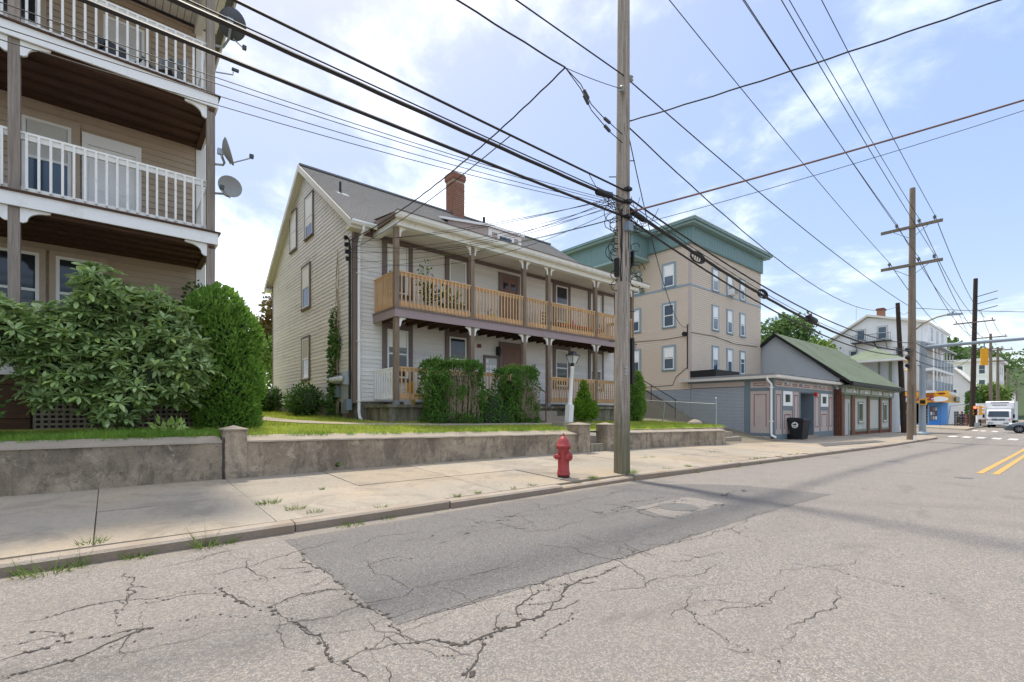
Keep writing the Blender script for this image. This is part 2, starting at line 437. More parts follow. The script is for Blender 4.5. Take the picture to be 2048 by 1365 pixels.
    leaf('leaf_vine', '#3c5c26', '#5b8038', '#83a352', 0.5, 7, 0.28, 0.3)
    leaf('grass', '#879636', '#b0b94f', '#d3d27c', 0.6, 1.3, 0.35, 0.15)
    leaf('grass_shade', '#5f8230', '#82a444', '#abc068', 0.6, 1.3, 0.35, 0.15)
    leaf('weed', '#5c7434', '#7c9148', '#a4aa66', 0.6, 6, 0.3, 0.15)
    # light givers that are lit in the photo
    m = Mat('red_signal', 0.4); m.base((0.8, 0.05, 0.03))
    m.b.inputs['Emission Color'].default_value = (1.0, 0.06, 0.03, 1); m.b.inputs['Emission Strength'].default_value = 1.6
    MATS['red_signal'] = m.m
make_materials()

# ------------------------------------------------------------------ mesh helpers
WT = {}
def wt(o): return WT.get(o.name, Vector((0, 0, 0))) if o else Vector((0, 0, 0))
def attach(o, parent, at=None):
    col.objects.link(o)
    loc = Vector(at) if at is not None else Vector((0, 0, 0))
    o.location = loc
    if parent is not None:
        o.parent = parent
        o.matrix_parent_inverse = Matrix.Translation(-wt(parent))
    WT[o.name] = loc
    return o
def tag(o, label=None, cat=None, group=None, kind=None):
    if label: o['label'] = label
    if cat: o['category'] = cat
    if group: o['group'] = group
    if kind: o['kind'] = kind
    return o
def thing(name, label, cat, loc, group=None):
    o = bpy.data.objects.new(name, None)
    o.empty_display_size = 0.2
    attach(o, None, loc)
    return tag(o, label, cat, group)
def inst(proto, loc, parent, name=None):
    o = bpy.data.objects.new(name or proto.name.split('.')[0], proto.data)
    return attach(o, parent, loc)

class MB:
    def __init__(self): self.v, self.f, self.mi = [], [], []
    def add(self, vs, fs):
        k = len(self.v); self.v.extend([tuple(p) for p in vs]); self.f.extend([tuple(i + k for i in f) for f in fs]); return self
    def box(self, x0, y0, z0, x1, y1, z1):
        x0, x1 = min(x0, x1), max(x0, x1); y0, y1 = min(y0, y1), max(y0, y1); z0, z1 = min(z0, z1), max(z0, z1)
        return self.add([(x0, y0, z0), (x1, y0, z0), (x1, y1, z0), (x0, y1, z0), (x0, y0, z1), (x1, y0, z1), (x1, y1, z1), (x0, y1, z1)],
                        [(0, 3, 2, 1), (4, 5, 6, 7), (0, 1, 5, 4), (1, 2, 6, 5), (2, 3, 7, 6), (3, 0, 4, 7)])
    def cbox(self, c, s): return self.box(c[0] - s[0] / 2, c[1] - s[1] / 2, c[2] - s[2] / 2, c[0] + s[0] / 2, c[1] + s[1] / 2, c[2] + s[2] / 2)
    def hexa(self, p): return self.add(p, [(0, 3, 2, 1), (4, 5, 6, 7), (0, 1, 5, 4), (1, 2, 6, 5), (2, 3, 7, 6), (3, 0, 4, 7)])
    def quad(self, *p): return self.add(p, [tuple(range(len(p)))])
    def prism(self, pts, axis, a, b):
        n = len(pts)
        def P(p, t): return {'x': (t, p[0], p[1]), 'y': (p[0], t, p[1]), 'z': (p[0], p[1], t)}[axis]
        return self.add([P(p, a) for p in pts] + [P(p, b) for p in pts],
                        [tuple(range(n)), tuple(range(2 * n - 1, n - 1, -1))] + [(i, (i + 1) % n, n + (i + 1) % n, n + i) for i in range(n)])
    def tube(self, pts, r, n=6, cap=True):
        pts = [Vector(p) for p in pts]; m = len(pts); vs, fs = [], []
        up = Vector((0, 0, 1)); prev = None
        for i, p in enumerate(pts):
            d = (pts[min(i + 1, m - 1)] - pts[max(i - 1, 0)]).normalized()
            if prev is None:
                a = d.cross(up if abs(d.z) < 0.95 else Vector((1, 0, 0))).normalized()
            else:
                a = (prev - d * prev.dot(d)).normalized()
            prev = a; b = d.cross(a)
            rr = r[i] if isinstance(r, (list, tuple)) else r
            for k in range(n):
                t = 2 * math.pi * k / n
                vs.append(p + a * (rr * math.cos(t)) + b * (rr * math.sin(t)))
        for i in range(m - 1):
            for k in range(n):
                fs.append((i * n + k, i * n + (k + 1) % n, (i + 1) * n + (k + 1) % n, (i + 1) * n + k))
        if cap: fs += [tuple(range(n - 1, -1, -1)), tuple(range((m - 1) * n, m * n))]
        return self.add(vs, fs)
    def lathe(self, prof, c, n=16, M=None):
        vs, fs = [], []
        for (r, z) in prof:
            for k in range(n):
                t = 2 * math.pi * k / n
                p = Vector((r * math.cos(t), r * math.sin(t), z))
                if M is not None: p = M @ p
                vs.append(p + Vector(c))
        m = len(prof)
        for i in range(m - 1):
            for k in range(n):
                fs.append((i * n + k, i * n + (k + 1) % n, (i + 1) * n + (k + 1) % n, (i + 1) * n + k))
        fs += [tuple(range(n - 1, -1, -1)), tuple(range((m - 1) * n, m * n))]
        return self.add(vs, fs)
    def mesh(self, name, mat, smooth=False, T=None):
        me = bpy.data.meshes.new(name)
        vs = self.v if T is None else [tuple(T @ Vector(p)) for p in self.v]
        me.from_pydata(vs, [], self.f)
        if mat is not None: me.materials.append(MATS[mat] if isinstance(mat, str) else mat)
        if smooth:
            me.polygons.foreach_set('use_smooth', [True] * len(me.polygons))
            try: me.set_sharp_from_angle(angle=rad(40))
            except Exception: pass
        me.update()
        return me
    def build(self, name, mat, parent=None, smooth=False, T=None, label=None, cat=None, group=None, kind=None, at=None):
        o = bpy.data.objects.new(name, self.mesh(name, mat, smooth, T))
        attach(o, parent, at)
        return tag(o, label, cat, group, kind)
def box(name, mat, parent, *b, **k): return MB().box(*b).build(name, mat, parent, **k)

def text_mesh(name, txt, size, mat, parent, T, label=None, extrude=0.004, bold=0.0):
    cu = bpy.data.curves.new(name, 'FONT'); cu.body = txt; cu.size = size; cu.extrude = extrude; cu.offset = bold
    cu.align_x = 'CENTER'; cu.align_y = 'CENTER'; cu.resolution_u = 3
    tmp = bpy.data.objects.new(name, cu); col.objects.link(tmp)
    dg = bpy.context.evaluated_depsgraph_get()
    me = bpy.data.meshes.new_from_object(tmp.evaluated_get(dg))
    bpy.data.objects.remove(tmp)
    me.transform(T); me.materials.clear(); me.materials.append(MATS[mat])
    o = bpy.data.objects.new(name, me)
    attach(o, parent)
    return tag(o, label)

# walls are written in (u, d, v): u along the wall, d out of it towards the viewer, v up
class Face:
    def __init__(self, axis, at): self.axis, self.at = axis, at
    def p(self, u, d, v): return (u, self.at - d, v) if self.axis == 'Y' else (self.at - d, u, v)
    def box(self, mb, u0, u1, v0, v1, d0, d1):
        a = self.p(u0, d0, v0); b = self.p(u1, d1, v1); return mb.box(*a, *b)
    def obj(self, name, mat, parent, u0, u1, v0, v1, d0, d1, **k):
        m = MB(); self.box(m, u0, u1, v0, v1, d0, d1); return m.build(name, mat, parent, **k)

def clapboards(face, parent, mat, u0f, u1f, v0, v1, exp, lip=0.02, name='clapboard'):
    """each course of a lapped siding is a board of its own; alike courses share their mesh"""
    cache = {}
    z = v0; i = 0
    while z < v1 - 0.02:
        ze = min(z + exp, v1)
        a0 = u0f(z) if callable(u0f) else u0f; a1 = u1f(z) if callable(u1f) else u1f
        b0 = u0f(ze) if callable(u0f) else u0f; b1 = u1f(ze) if callable(u1f) else u1f
        if a1 - a0 > 0.05:
            key = (round(a0, 3), round(a1, 3), round(ze - z, 3), round(b0, 3))
            if key not in cache:
                m = MB()
                h = ze - z
                P = lambda u, d, v: face.p(u, d, v)
                m.hexa([P(a0, 0, 0), P(a1, 0, 0), P(a1, lip, 0), P(a0, lip, 0), P(b0, 0, h), P(b1, 0, h), P(b1, 0.003, h), P(b0, 0.003, h)])
                me = m.mesh(name, mat); cache[key] = me
            o = bpy.data.objects.new(name, cache[key])
            attach(o, parent, (0, 0, z))
        z += exp; i += 1

def lap_sheet(mb, face, u0, u1, v0, v1, exp, lip=0.012):
    """fine lapped siding as one profiled sheet"""
    z = v0
    while z < v1 - 0.01:
        ze = min(z + exp, v1)
        a0 = u0(z) if callable(u0) else u0; a1 = u1(z) if callable(u1) else u1
        b0 = u0(ze) if callable(u0) else u0; b1 = u1(ze) if callable(u1) else u1
        p = face.p
        mb.add([p(a0, lip, z), p(a1, lip, z), p(b1, 0.0, ze), p(b0, 0.0, ze), p(a0, 0.0, z), p(a1, 0.0, z)], [(0, 1, 2, 3), (4, 5, 1, 0)])
        z += exp

def window(face, parent, u0, u1, v0, v1, casing='brown_trim', cw=0.1, glassm='glass', shade=0.0, shade_mat='blind', top=None, sill=True, split=0.5, d=0.0, label=None):
    """double-hung window: u0..v1 is the white frame; the casing goes round it"""
    tw = cw if top is None else top
    f = MB()
    if cw > 0:
        face.box(f, u0 - cw, u0, v0 - 0.02, v1, d, d + 0.045); face.box(f, u1, u1 + cw, v0 - 0.02, v1, d, d + 0.045)
        face.box(f, u0 - cw, u1 + cw, v1, v1 + tw, d, d + 0.047)
        face.box(f, u0 - cw, u1 + cw, v0 - 0.02 - cw * 0.7, v0 - 0.02, d, d + 0.043)
    else:
        face.box(f, u0 - 0.01, u1 + 0.01, v0 - 0.01, v1 + 0.01, d, d + 0.012)
    w = f.build('window', casing, parent, label=label)
    s = MB(); b = 0.055
    vm = v0 + (v1 - v0) * split
    face.box(s, u0, u0 + b, v0, v1, d + 0.008, d + 0.04); face.box(s, u1 - b, u1, v0, v1, d + 0.008, d + 0.04)
    face.box(s, u0 + b, u1 - b, v1 - b, v1, d + 0.008, d + 0.039); face.box(s, u0 + b, u1 - b, v0, v0 + b, d + 0.008, d + 0.038)
    face.box(s, u0 + b, u1 - b, vm - 0.025, vm + 0.025, d + 0.008, d + 0.037)
    s.build('sash', 'sash', w)
    face.obj('pane', glassm, w, u0 + b, u1 - b, vm + 0.025, v1 - b, d + 0.013, d + 0.024)
    face.obj('pane', glassm, w, u0 + b, u1 - b, v0 + b, vm - 0.025, d + 0.013, d + 0.019)
    if shade > 0:
        vb = v1 - b - (v1 - v0 - 2 * b) * shade
        vb2 = max(vb, vm + 0.026)
        face.obj('blind', shade_mat, w, u0 + b + 0.01, u1 - b - 0.01, vb2, v1 - b - 0.003, d + 0.0245, d + 0.0275)
        if vb < vm - 0.05:
            face.obj('blind', shade_mat, w, u0 + b + 0.01, u1 - b - 0.01, vb, vm - 0.028, d + 0.0195, d + 0.0225)
    if sill:
        face.obj('sill', casing if cw > 0 else 'sash', w, u0 - cw - 0.02, u1 + cw + 0.02, v0 - 0.045, v0 - 0.005, d + 0.01, d + 0.075)
    return w

def bricks_mesh(mb, face, u0, u1, v0, v1, bw=0.2, bh=0.066, j=0.011, depth=0.012, base=0.0):
    z = v0; row = 0
    while z + bh <= v1 + 1e-6:
        u = u0 - (bw * 0.5 + j) * (row % 2)
        while u < u1:
            a, b = max(u, u0), min(u + bw, u1)
            if b - a > 0.03: face.box(mb, a, b, z, z + bh, base, base + depth * R.uniform(0.8, 1.2))
            u += bw + j
        z += bh + j; row += 1

# ------------------------------------------------------------------ leaves and other fine growth
def frames(d, roll=None):
    d = d / np.linalg.norm(d, axis=1, keepdims=True)
    ref = NP.normal(size=d.shape) if roll is None else roll
    x = np.cross(d, ref); x /= np.maximum(np.linalg.norm(x, axis=1, keepdims=True), 1e-6)
    n = np.cross(x, d)
    return x, d, n
LEAF4 = (np.array([[0, 0, 0], [0.5, 0.45, 0.06], [0, 1, 0], [-0.5, 0.45, 0.06]]), [(0, 1, 2), (0, 2, 3)])
LEAF8 = (np.array([[0, 0, 0], [0.34, 0.28, 0.07], [0.5, 0.6, 0.09], [0.28, 0.88, 0.04], [0, 1, -0.03], [-0.28, 0.88, 0.04], [-0.5, 0.6, 0.09], [-0.34, 0.28, 0.07], [0, 0.3, 0.0], [0, 0.62, 0.0]]),
         [(0, 1, 8), (1, 2, 9), (1, 9, 8), (2, 3, 9), (3, 4, 9), (0, 8, 7), (7, 9, 6), (7, 8, 9), (6, 9, 5), (5, 9, 4)])
BLADE = (np.array([[-0.5, 0, 0], [0.5, 0, 0], [0.12, 1, 0.25]]), [(0, 1, 2)])
def leaf_arrays(pos, d, length, width, shape, roll=None):
    x, y, n = frames(d, roll)
    S, F = shape
    ln = np.asarray(length).reshape(-1, 1, 1); wd = np.asarray(width).reshape(-1, 1, 1)
    v = pos[:, None, :] + x[:, None, :] * (S[None, :, 0:1] * wd) + y[:, None, :] * (S[None, :, 1:2] * ln) + n[:, None, :] * (S[None, :, 2:3] * ln)
    k = S.shape[0]
    f = (np.array(F)[None] + (np.arange(len(pos)) * k)[:, None, None])
    return v.reshape(-1, 3), f.reshape(-1, 3)
def tri_mesh(name, v, f, mat):
    me = bpy.data.meshes.new(name)
    me.vertices.add(len(v)); me.vertices.foreach_set('co', v.astype(np.float32).ravel())
    me.loops.add(f.size); me.loops.foreach_set('vertex_index', f.astype(np.int32).ravel())
    me.polygons.add(len(f)); me.polygons.foreach_set('loop_start', np.arange(0, f.size, 3, dtype=np.int32))
    me.polygons.foreach_set('loop_total', np.full(len(f), 3, dtype=np.int32))
    me.materials.append(MATS[mat]); me.update(calc_edges=True)
    return me
def leaves(name, pos, d, length, width, mat, parent, shape=LEAF4, roll=None, kind='stuff', **k):
    v, f = leaf_arrays(pos, d, length, width, shape, roll)
    o = bpy.data.objects.new(name, tri_mesh(name, v, f, mat))
    attach(o, parent)
    return tag(o, kind=kind, **k)
def blob_points(n, centers, radii, shell=0.35):
    """points near the surface of overlapping ellipsoids, those deep inside a neighbour dropped; returns points and outward normals"""
    centers = np.array(centers, float); radii = np.array(radii, float)
    w = (radii[:, 0] * radii[:, 1] + radii[:, 0] * radii[:, 2] + radii[:, 1] * radii[:, 2]); w /= w.sum()
    out_p, out_n = [], []
    got = 0
    while got < n:
        i = NP.choice(len(w), size=n, p=w)
        u = NP.normal(size=(n, 3)); u /= np.linalg.norm(u, axis=1, keepdims=True)
        r = 1 - shell * NP.random(n) ** 1.5
        p = centers[i] + u * radii[i] * r[:, None]
        inside = np.zeros(n, bool)
        for c, rr in zip(centers, radii):
            inside |= (((p - c) / rr) ** 2).sum(1) < (1 - shell * 1.15) ** 2
        nn = u / radii[i]; nn /= np.linalg.norm(nn, axis=1, keepdims=True)
        out_p.append(p[~inside]); out_n.append(nn[~inside]); got += (~inside).sum()
    return np.concatenate(out_p)[:n], np.concatenate(out_n)[:n]
# ------------------------------------------------------------------ the lie of the land
def zr(X):                      # road surface: falls gently to the right
    if X < 7: return 0.0
    if X < 25: return -0.0118 * (X - 7)
    return -0.2124 - 0.0055 * (X - 25)
def sw(X, Y):                   # sidewalk surface
    t = min(1.0, max(0.0, (X - 14) / 8.0))
    return zr(X) + 0.10 + (0.045 * (1 - t) + 0.005 * t) * max(0.0, Y - 5.3)
def lawn(X, Y):
    return 0.86 - 0.008 * max(0.0, X - 2) + 0.037 * (Y - 8.6)
def ky(X):                      # near kerb line, turning into the side street
    if X < 35.5: return 5.15
    if X < 39.5: return 5.15 + 0.07 * (X - 35.5) ** 2
    return 6.27 + 0.56 * (X - 39.5)
def grid(name, mat, xs, yf, zf, ny, **k):
    """sheet over columns xs; yf(x) -> (y0, y1)"""
    v, f = [], []
    for x in xs:
        y0, y1 = yf(x)
        for j in range(ny + 1):
            y = y0 + (y1 - y0) * j / ny
            v.append((x, y, zf(x, y)))
    for i in range(len(xs) - 1):
        for j in range(ny):
            a = i * (ny + 1) + j
            f.append((a, a + ny + 1, a + ny + 2, a + 1))
    m = MB(); m.v, m.f = v, f
    return m.build(name, mat, None, smooth=True, **k)
def rngf(a, b, s):
    n = max(1, int(round((b - a) / s))); return [a + (b - a) * i / n for i in range(n + 1)]

MB().quad((-900, -900, -7), (1400, -900, -7), (1400, 1400, -7), (-900, 1400, -7)).build('ground', 'ground', kind='structure')
road = grid('road', 'asphalt', rngf(-40, 7, 2.5) + rngf(9, 25, 2) + rngf(27, 260, 6), lambda x: (-30, 5.2 if x < 34 else 60), lambda x, y: zr(x), 12, kind='structure')

# resurfaced patch of darker asphalt
pm = MB()
PATCH = ([(1.28, 4.9), (1.26, 2.52), (3.6, 2.46), (5.7, 2.45), (7.0, 2.43), (7.0, 5.02), (4.0, 5.02)], [(7.0, 2.43), (8.35, 2.40), (8.24, 3.62), (7.9, 4.05), (7.3, 4.57), (7.0, 5.02)])
def jag(pl, amp, step=0.12, closed=True):
    out = []
    n = len(pl)
    for i in range(n if closed else n - 1):
        a, b = Vector((*pl[i], 0)), Vector((*pl[(i + 1) % n], 0)); ln = (b - a).length; k = max(1, int(ln / step))
        nrm = Vector((-(b - a).y, (b - a).x, 0)).normalized()
        for j in range(k):
            q = a + (b - a) * (j / k) + nrm * (R.uniform(-amp, amp) if 0 < j else 0)
            out.append((q.x, q.y))
    if not closed: out.append(pl[-1])
    return out
for pts in PATCH:
    pj = [q for q in jag(pts, 0.012) if True]
    pj = [((7.0 if abs(x - 7.0) < 0.014 else x), y) for x, y in pj]
    pm.add([(x, y, zr(x) + 0.002) for x, y in pj], [tuple(range(len(pj)))])
pm.build('asphalt_patch', 'asphalt_patch', road)
# darker repaired streaks
def fract(pl, amp):
    """broken line: every stretch is split at a displaced midpoint until it is a few centimetres long"""
    out = [Vector(p) for p in pl]
    while True:
        nxt, again = [out[0]], False
        for p, q in zip(out, out[1:]):
            d = q - p
            if d.length > 0.045:
                nxt.append(p + d * R.uniform(0.4, 0.6) + Vector((-d.y, d.x)) * R.uniform(-amp, amp)); again = True
            nxt.append(q)
        out = nxt
        if not again: return out
def ribbon(mb, pl, w, z=0.008, amp=0.16, taper=True):
    q = fract(pl, amp); n = len(q); vs = []; ww = 1.0
    for i, p in enumerate(q):
        d = q[min(n - 1, i + 1)] - q[max(0, i - 1)]; d = d.normalized() if d.length > 1e-6 else Vector((1, 0))
        ww = min(1.5, max(0.25, ww + R.uniform(-0.3, 0.3)))
        k = w * ww * (min(1.0, 0.2 + 5.0 * min(i, n - 1 - i) / n) if taper else 1)
        vs += [(p.x - d.y * k / 2, p.y + d.x * k / 2, zr(p.x) + z), (p.x + d.y * k / 2, p.y - d.x * k / 2, zr(p.x) + z)]
    mb.add(vs, [(2 * i, 2 * i + 1, 2 * i + 3, 2 * i + 2) for i in range(n - 1)])
    return q
CR = [([(-0.38,3.18),(-0.25,3.19),(-0.14,3.2),(-0.05,3.26),(0.0,3.31),(0.17,3.39)],0.02),([(-0.41,3.41),(-0.32,3.45),(-0.2,3.47),(-0.04,3.42),(0.05,3.43),(0.18,3.38)],0.022),([(-0.43,4.0),(-0.27,3.95),(-0.1,4.03),(0.08,4.0),(0.28,3.9),(0.6,3.84),(0.8,3.87),(1.0,3.81),(1.22,3.8)],0.013),([(0.03,3.51),(0.03,3.75),(0.07,3.85),(0.1,4.05),(0.14,4.13),(0.12,4.37),(0.14,4.46),(0.1,4.69)],0.012),([(0.6,3.84),(0.61,3.67),(0.66,3.49),(0.69,3.33)],0.03),([(0.73,3.27),(0.91,3.35),(1.09,3.35),(1.25,3.27)],0.013),([(0.74,3.26),(0.8,3.05),(0.84,2.89),(0.85,2.69),(0.87,2.57),(0.84,2.47),(0.83,2.37)],0.025),([(-0.43,3.62),(-0.34,3.59),(-0.24,3.62),(-0.14,3.56)],0.009),([(-0.31,3.74),(-0.18,3.55),(-0.16,3.45)],0.03),([(-0.04,3.26),(0.12,3.25),(0.25,3.26),(0.37,3.25)],0.009),([(0.08,3.84),(0.24,3.83),(0.34,3.85),(0.56,3.73)],0.009),([(0.27,3.4),(0.4,3.39),(0.54,3.34),(0.61,3.21),(0.7,3.18)],0.008),([(1.28,4.38),(1.26,3.85),(1.26,3.51),(1.24,3.23),(1.23,2.86),(1.24,2.53)],0.022),([(1.24,2.53),(1.52,2.53),(1.95,2.52),(2.37,2.47),(2.88,2.48),(3.66,2.44)],0.011),([(0.69,2.36),(0.83,2.37),(0.89,2.33),(0.97,2.36),(1.09,2.32),(1.14,2.33),(1.25,2.27),(1.34,2.23),(1.39,2.12),(1.45,2.07),(1.55,2.09),(1.64,2.09),(1.77,2.06),(1.87,2.11),(1.99,2.07),(2.11,2.12),(2.18,2.18),(2.35,2.25),(2.44,2.31),(2.6,2.33),(2.87,2.32),(3.12,2.35)],0.021),([(1.87,2.11),(1.91,2.22),(2.05,2.31),(2.2,2.35),(2.33,2.36),(2.38,2.46)],0.018),([(2.02,2.28),(2.11,2.2),(2.2,2.2)],0.012),([(1.55,2.09),(1.49,2.0),(1.38,1.9),(1.33,1.87),(1.25,1.81)],0.03),([(1.23,2.07),(1.32,2.02),(1.39,1.98),(1.45,1.95)],0.012),([(1.64,2.09),(1.73,2.19),(1.83,2.28)],0.012),([(0.83,2.85),(0.86,2.7),(0.87,2.55),(0.83,2.37)],0.018),([(0.87,2.32),(0.88,2.21),(0.9,2.08)],0.017),([(1.24,2.53),(1.22,2.34)],0.01),([(1.11,3.8),(1.22,3.8)],0.01),([(0.97,3.33),(1.08,3.32),(1.16,3.34),(1.25,3.25)],0.014),([(1.08,3.46),(1.25,3.58)],0.01),([(3.55,4.39),(4.04,4.42),(4.79,4.46),(5.54,4.41),(6.18,4.54)],0.008),([(2.35,2.25),(2.33,2.36),(2.43,2.37),(2.54,2.33)],0.012),([(1.69,1.88),(1.9,1.92),(2.18,1.98)],0.007),([(3.61,3.28),(3.58,2.84),(3.52,2.48),(3.47,2.31)],0.009),([(1.33,3.62),(1.53,3.59),(1.75,3.63),(1.96,3.58)],0.007),([(3.2,4.3),(3.29,4.04),(3.34,3.72)],0.02),([(2.78,1.64),(2.64,1.45),(2.57,1.29),(2.52,1.15),(2.52,1.09),(2.5,0.95)],0.008),([(2.94,1.59),(3.06,1.43),(3.16,1.25)],0.006),([(4.37,1.33),(4.25,1.14),(4.24,0.94),(4.26,0.77)],0.008),([(4.24,0.68),(4.17,0.57)],0.006),([(2.84,2.33),(3.01,2.35),(3.13,2.35)],0.014),([(3.5,2.51),(4.0,2.43),(4.63,2.46),(5.47,2.41),(6.38,2.39)],0.009),([(4.96,2.4),(4.81,2.14),(4.67,1.87)],0.008),([(3.44,2.18),(3.76,2.09),(4.11,1.96)],0.007),([(5.02,4.05),(5.15,3.68),(4.87,3.2),(4.96,2.98)],0.03),([(5.21,3.9),(5.59,3.87),(6.07,3.88),(6.13,3.72)],0.03)]
for i, (pl, w) in enumerate(CR):
    m = MB(); q = ribbon(m, pl, min(0.0085, w * 0.4), 0.0030 + 0.00005 * (i % 9)); m.build('crack', 'crack', road)
    m = MB()                                   # crumbled chips along its edges
    for k in range(int(len(q) * 0.6)):
        p = q[R.randrange(len(q))] + Vector((R.gauss(0, 0.012), R.gauss(0, 0.012))); a = R.uniform(0, 6.28); l = R.uniform(0.003, 0.011) * (1.6 if w > 0.018 else 1.0)
        m.add([(p.x + l * math.cos(a + j * 1.26) * R.uniform(0.6, 1.2), p.y + l * math.sin(a + j * 1.26) * R.uniform(0.6, 1.2), zr(p.x) + 0.0044 + 0.00001 * k) for j in range(5)], [(0, 1, 2, 3, 4)])
    m.build('crack_crumbs', 'crack', road, kind='stuff')
    for k in range(int(len(q) / 22)):          # hair cracks branching off
        p = q[R.randrange(2, len(q) - 1)]; a = R.uniform(0, 6.28); l = R.uniform(0.1, 0.45)
        m = MB(); ribbon(m, [p, p + Vector((math.cos(a), math.sin(a) * 0.6)) * l], R.uniform(0.003, 0.006), 0.0036 + 0.00004 * k, 0.2); m.build('hair_crack', 'crack', road)
for k in range(64):                            # long hair cracks of the worn surface
    x, y = R.choice((R.uniform(-0.5, 9), R.uniform(0.2, 4))), R.uniform(0.9, 4.9); a = R.choice((R.uniform(-0.4, 0.4), R.uniform(1.2, 1.9))); l = R.uniform(0.4, 1.6)
    m = MB(); ribbon(m, [(x, y), (x + l * math.cos(a), y + l * math.sin(a))], R.uniform(0.002, 0.005), 0.0040 + 0.00002 * k, 0.17); m.build('hair_crack', 'crack', road)
# broken, potholed spots of the patch
for (cx_, cy_, rx, ry, n) in [(5.55, 3.55, 0.55, 0.16, 26), (4.75, 3.75, 0.45, 0.10, 16), (7.3, 3.35, 0.55, 0.10, 24), (5.6, 3.05, 0.6, 0.08, 14), (3.3, 4.25, 0.5, 0.12, 9), (2.2, 4.0, 0.6, 0.2, 6)]:
    m = MB()
    for i in range(n):
        a = R.uniform(0, 6.28); q = math.sqrt(R.random()); x = cx_ + rx * q * math.cos(a); y = cy_ + ry * q * math.sin(a)
        l = R.uniform(0.03, 0.13)
        ribbon(m, [(x, y), (x + l, y + R.uniform(-0.03, 0.03))], R.uniform(0.006, 0.022), 0.0062 + 0.00008 * i, 0.2)
    m.build('pothole_edge', 'crack', road, kind='stuff')
m = MB()
ring = [(5.61 + 0.26 * math.cos(t * 0.3), 3.33 + 0.26 * math.sin(t * 0.3)) for t in range(21)]
m.add([(x, y, 0.0075) for x, y in ring], [tuple(range(21))]); m.build('manhole_cover', 'iron', road)
m = MB(); pj = jag([(5.0, 3.0), (6.3, 3.05), (6.4, 3.62), (5.1, 3.68)], 0.03)
m.add([(x, y, 0.0045) for x, y in pj], [tuple(range(len(pj)))]); m.build('manhole_patch', 'asphalt', road)
# markings
for y0 in (1.36, 1.12):
    m = MB(); xs = rngf(14.3, 120, 3)
    for a, b in zip(xs, xs[1:]): m.quad((a, y0 - 0.055, zr(a) + 0.005), (b, y0 - 0.055, zr(b) + 0.005), (b, y0 + 0.055, zr(b) + 0.005), (a, y0 + 0.055, zr(a) + 0.005))
    m.build('centre_line', 'yellow_line', road)
for (x, y) in [(41.4, 5.15), (40.8, 4.45), (40.2, 3.75), (39.7, 3.05), (39.2, 2.35), (38.7, 1.65), (58.5, 4.6), (59.4, 5.4), (60.3, 6.0)]:
    m = MB(); z = zr(x) + 0.006; lx, ly = 1.15, 0.2
    m.quad((x - lx, y - ly, z), (x + lx * 0.6, y - ly, z), (x + lx, y + ly, z), (x - lx * 0.6, y + ly, z)).build('crosswalk_bar', 'white_line', road)
m = MB().lathe([(0.14, 0), (0.14, 0.004)], (12.9, 1.45, zr(12.9) + 0.002), 14).build('valve_cover', 'iron', road)

# kerb of long granite stones
kerb = thing('kerb', 'worn granite kerb edging the near sidewalk', 'kerb', (0, 5.2, 0))
tag(kerb, kind='structure')
x = -9.4
while x < 36:
    ln = R.uniform(1.7, 2.6); x1 = min(x + ln, 36)
    dz0, dz1 = R.uniform(-0.012, 0.012), R.uniform(-0.012, 0.012); dy = R.uniform(-0.012, 0.012)
    w = 0.16; g = 0.008
    a, b = x + g, x1 - g
    low = 0.035 if 3.4 < x < 6.6 else 0.0
    y0 = 5.15 + dy
    P = [(a, y0, -0.3 + zr(a)), (b, y0, -0.3 + zr(b)), (b, y0 + w, -0.3 + zr(b)), (a, y0 + w, -0.3 + zr(a))]
    T = [(a, y0 + 0.025, zr(a) + 0.102 + dz0 - low), (b, y0 + 0.025, zr(b) + 0.102 + dz1 - low), (b, y0 + w, zr(b) + 0.106 + dz1 - low), (a, y0 + w, zr(a) + 0.106 + dz0 - low)]
    M_ = [(a, y0, zr(a) + 0.08 + dz0 - low), (b, y0, zr(b) + 0.08 + dz1 - low)]
    m = MB().add(P + T + M_, [(0, 3, 2, 1), (4, 5, 6, 7), (0, 1, 9, 8), (8, 9, 5, 4), (1, 2, 6, 5, 9), (2, 3, 7, 6), (3, 0, 8, 4, 7)])
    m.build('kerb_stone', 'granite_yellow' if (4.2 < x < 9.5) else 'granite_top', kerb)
    x = x1
m = MB()                                             # the corner, turned in short stones
xs = rngf(36, 70, 1.1)
for i, (a, b) in enumerate(zip(xs, xs[1:])):
    d = Vector((b - a, ky(b) - ky(a))).normalized(); nx, ny = -d.y * 0.16, d.x * 0.16; g = 0.006
    m = MB()
    a_, b_ = a + g, b - g
    m.hexa([(a_, ky(a_), zr(a) - 0.3), (b_, ky(b_), zr(b) - 0.3), (b_ + nx, ky(b_) + ny, zr(b) - 0.3), (a_ + nx, ky(a_) + ny, zr(a) - 0.3),
            (a_, ky(a_), zr(a) + 0.10), (b_, ky(b_), zr(b) + 0.10), (b_ + nx, ky(b_) + ny, zr(b) + 0.104), (a_ + nx, ky(a_) + ny, zr(a) + 0.104)])
    m.build('kerb_stone', 'granite_yellow' if 36.9 < a < 41 else 'granite_top', kerb)

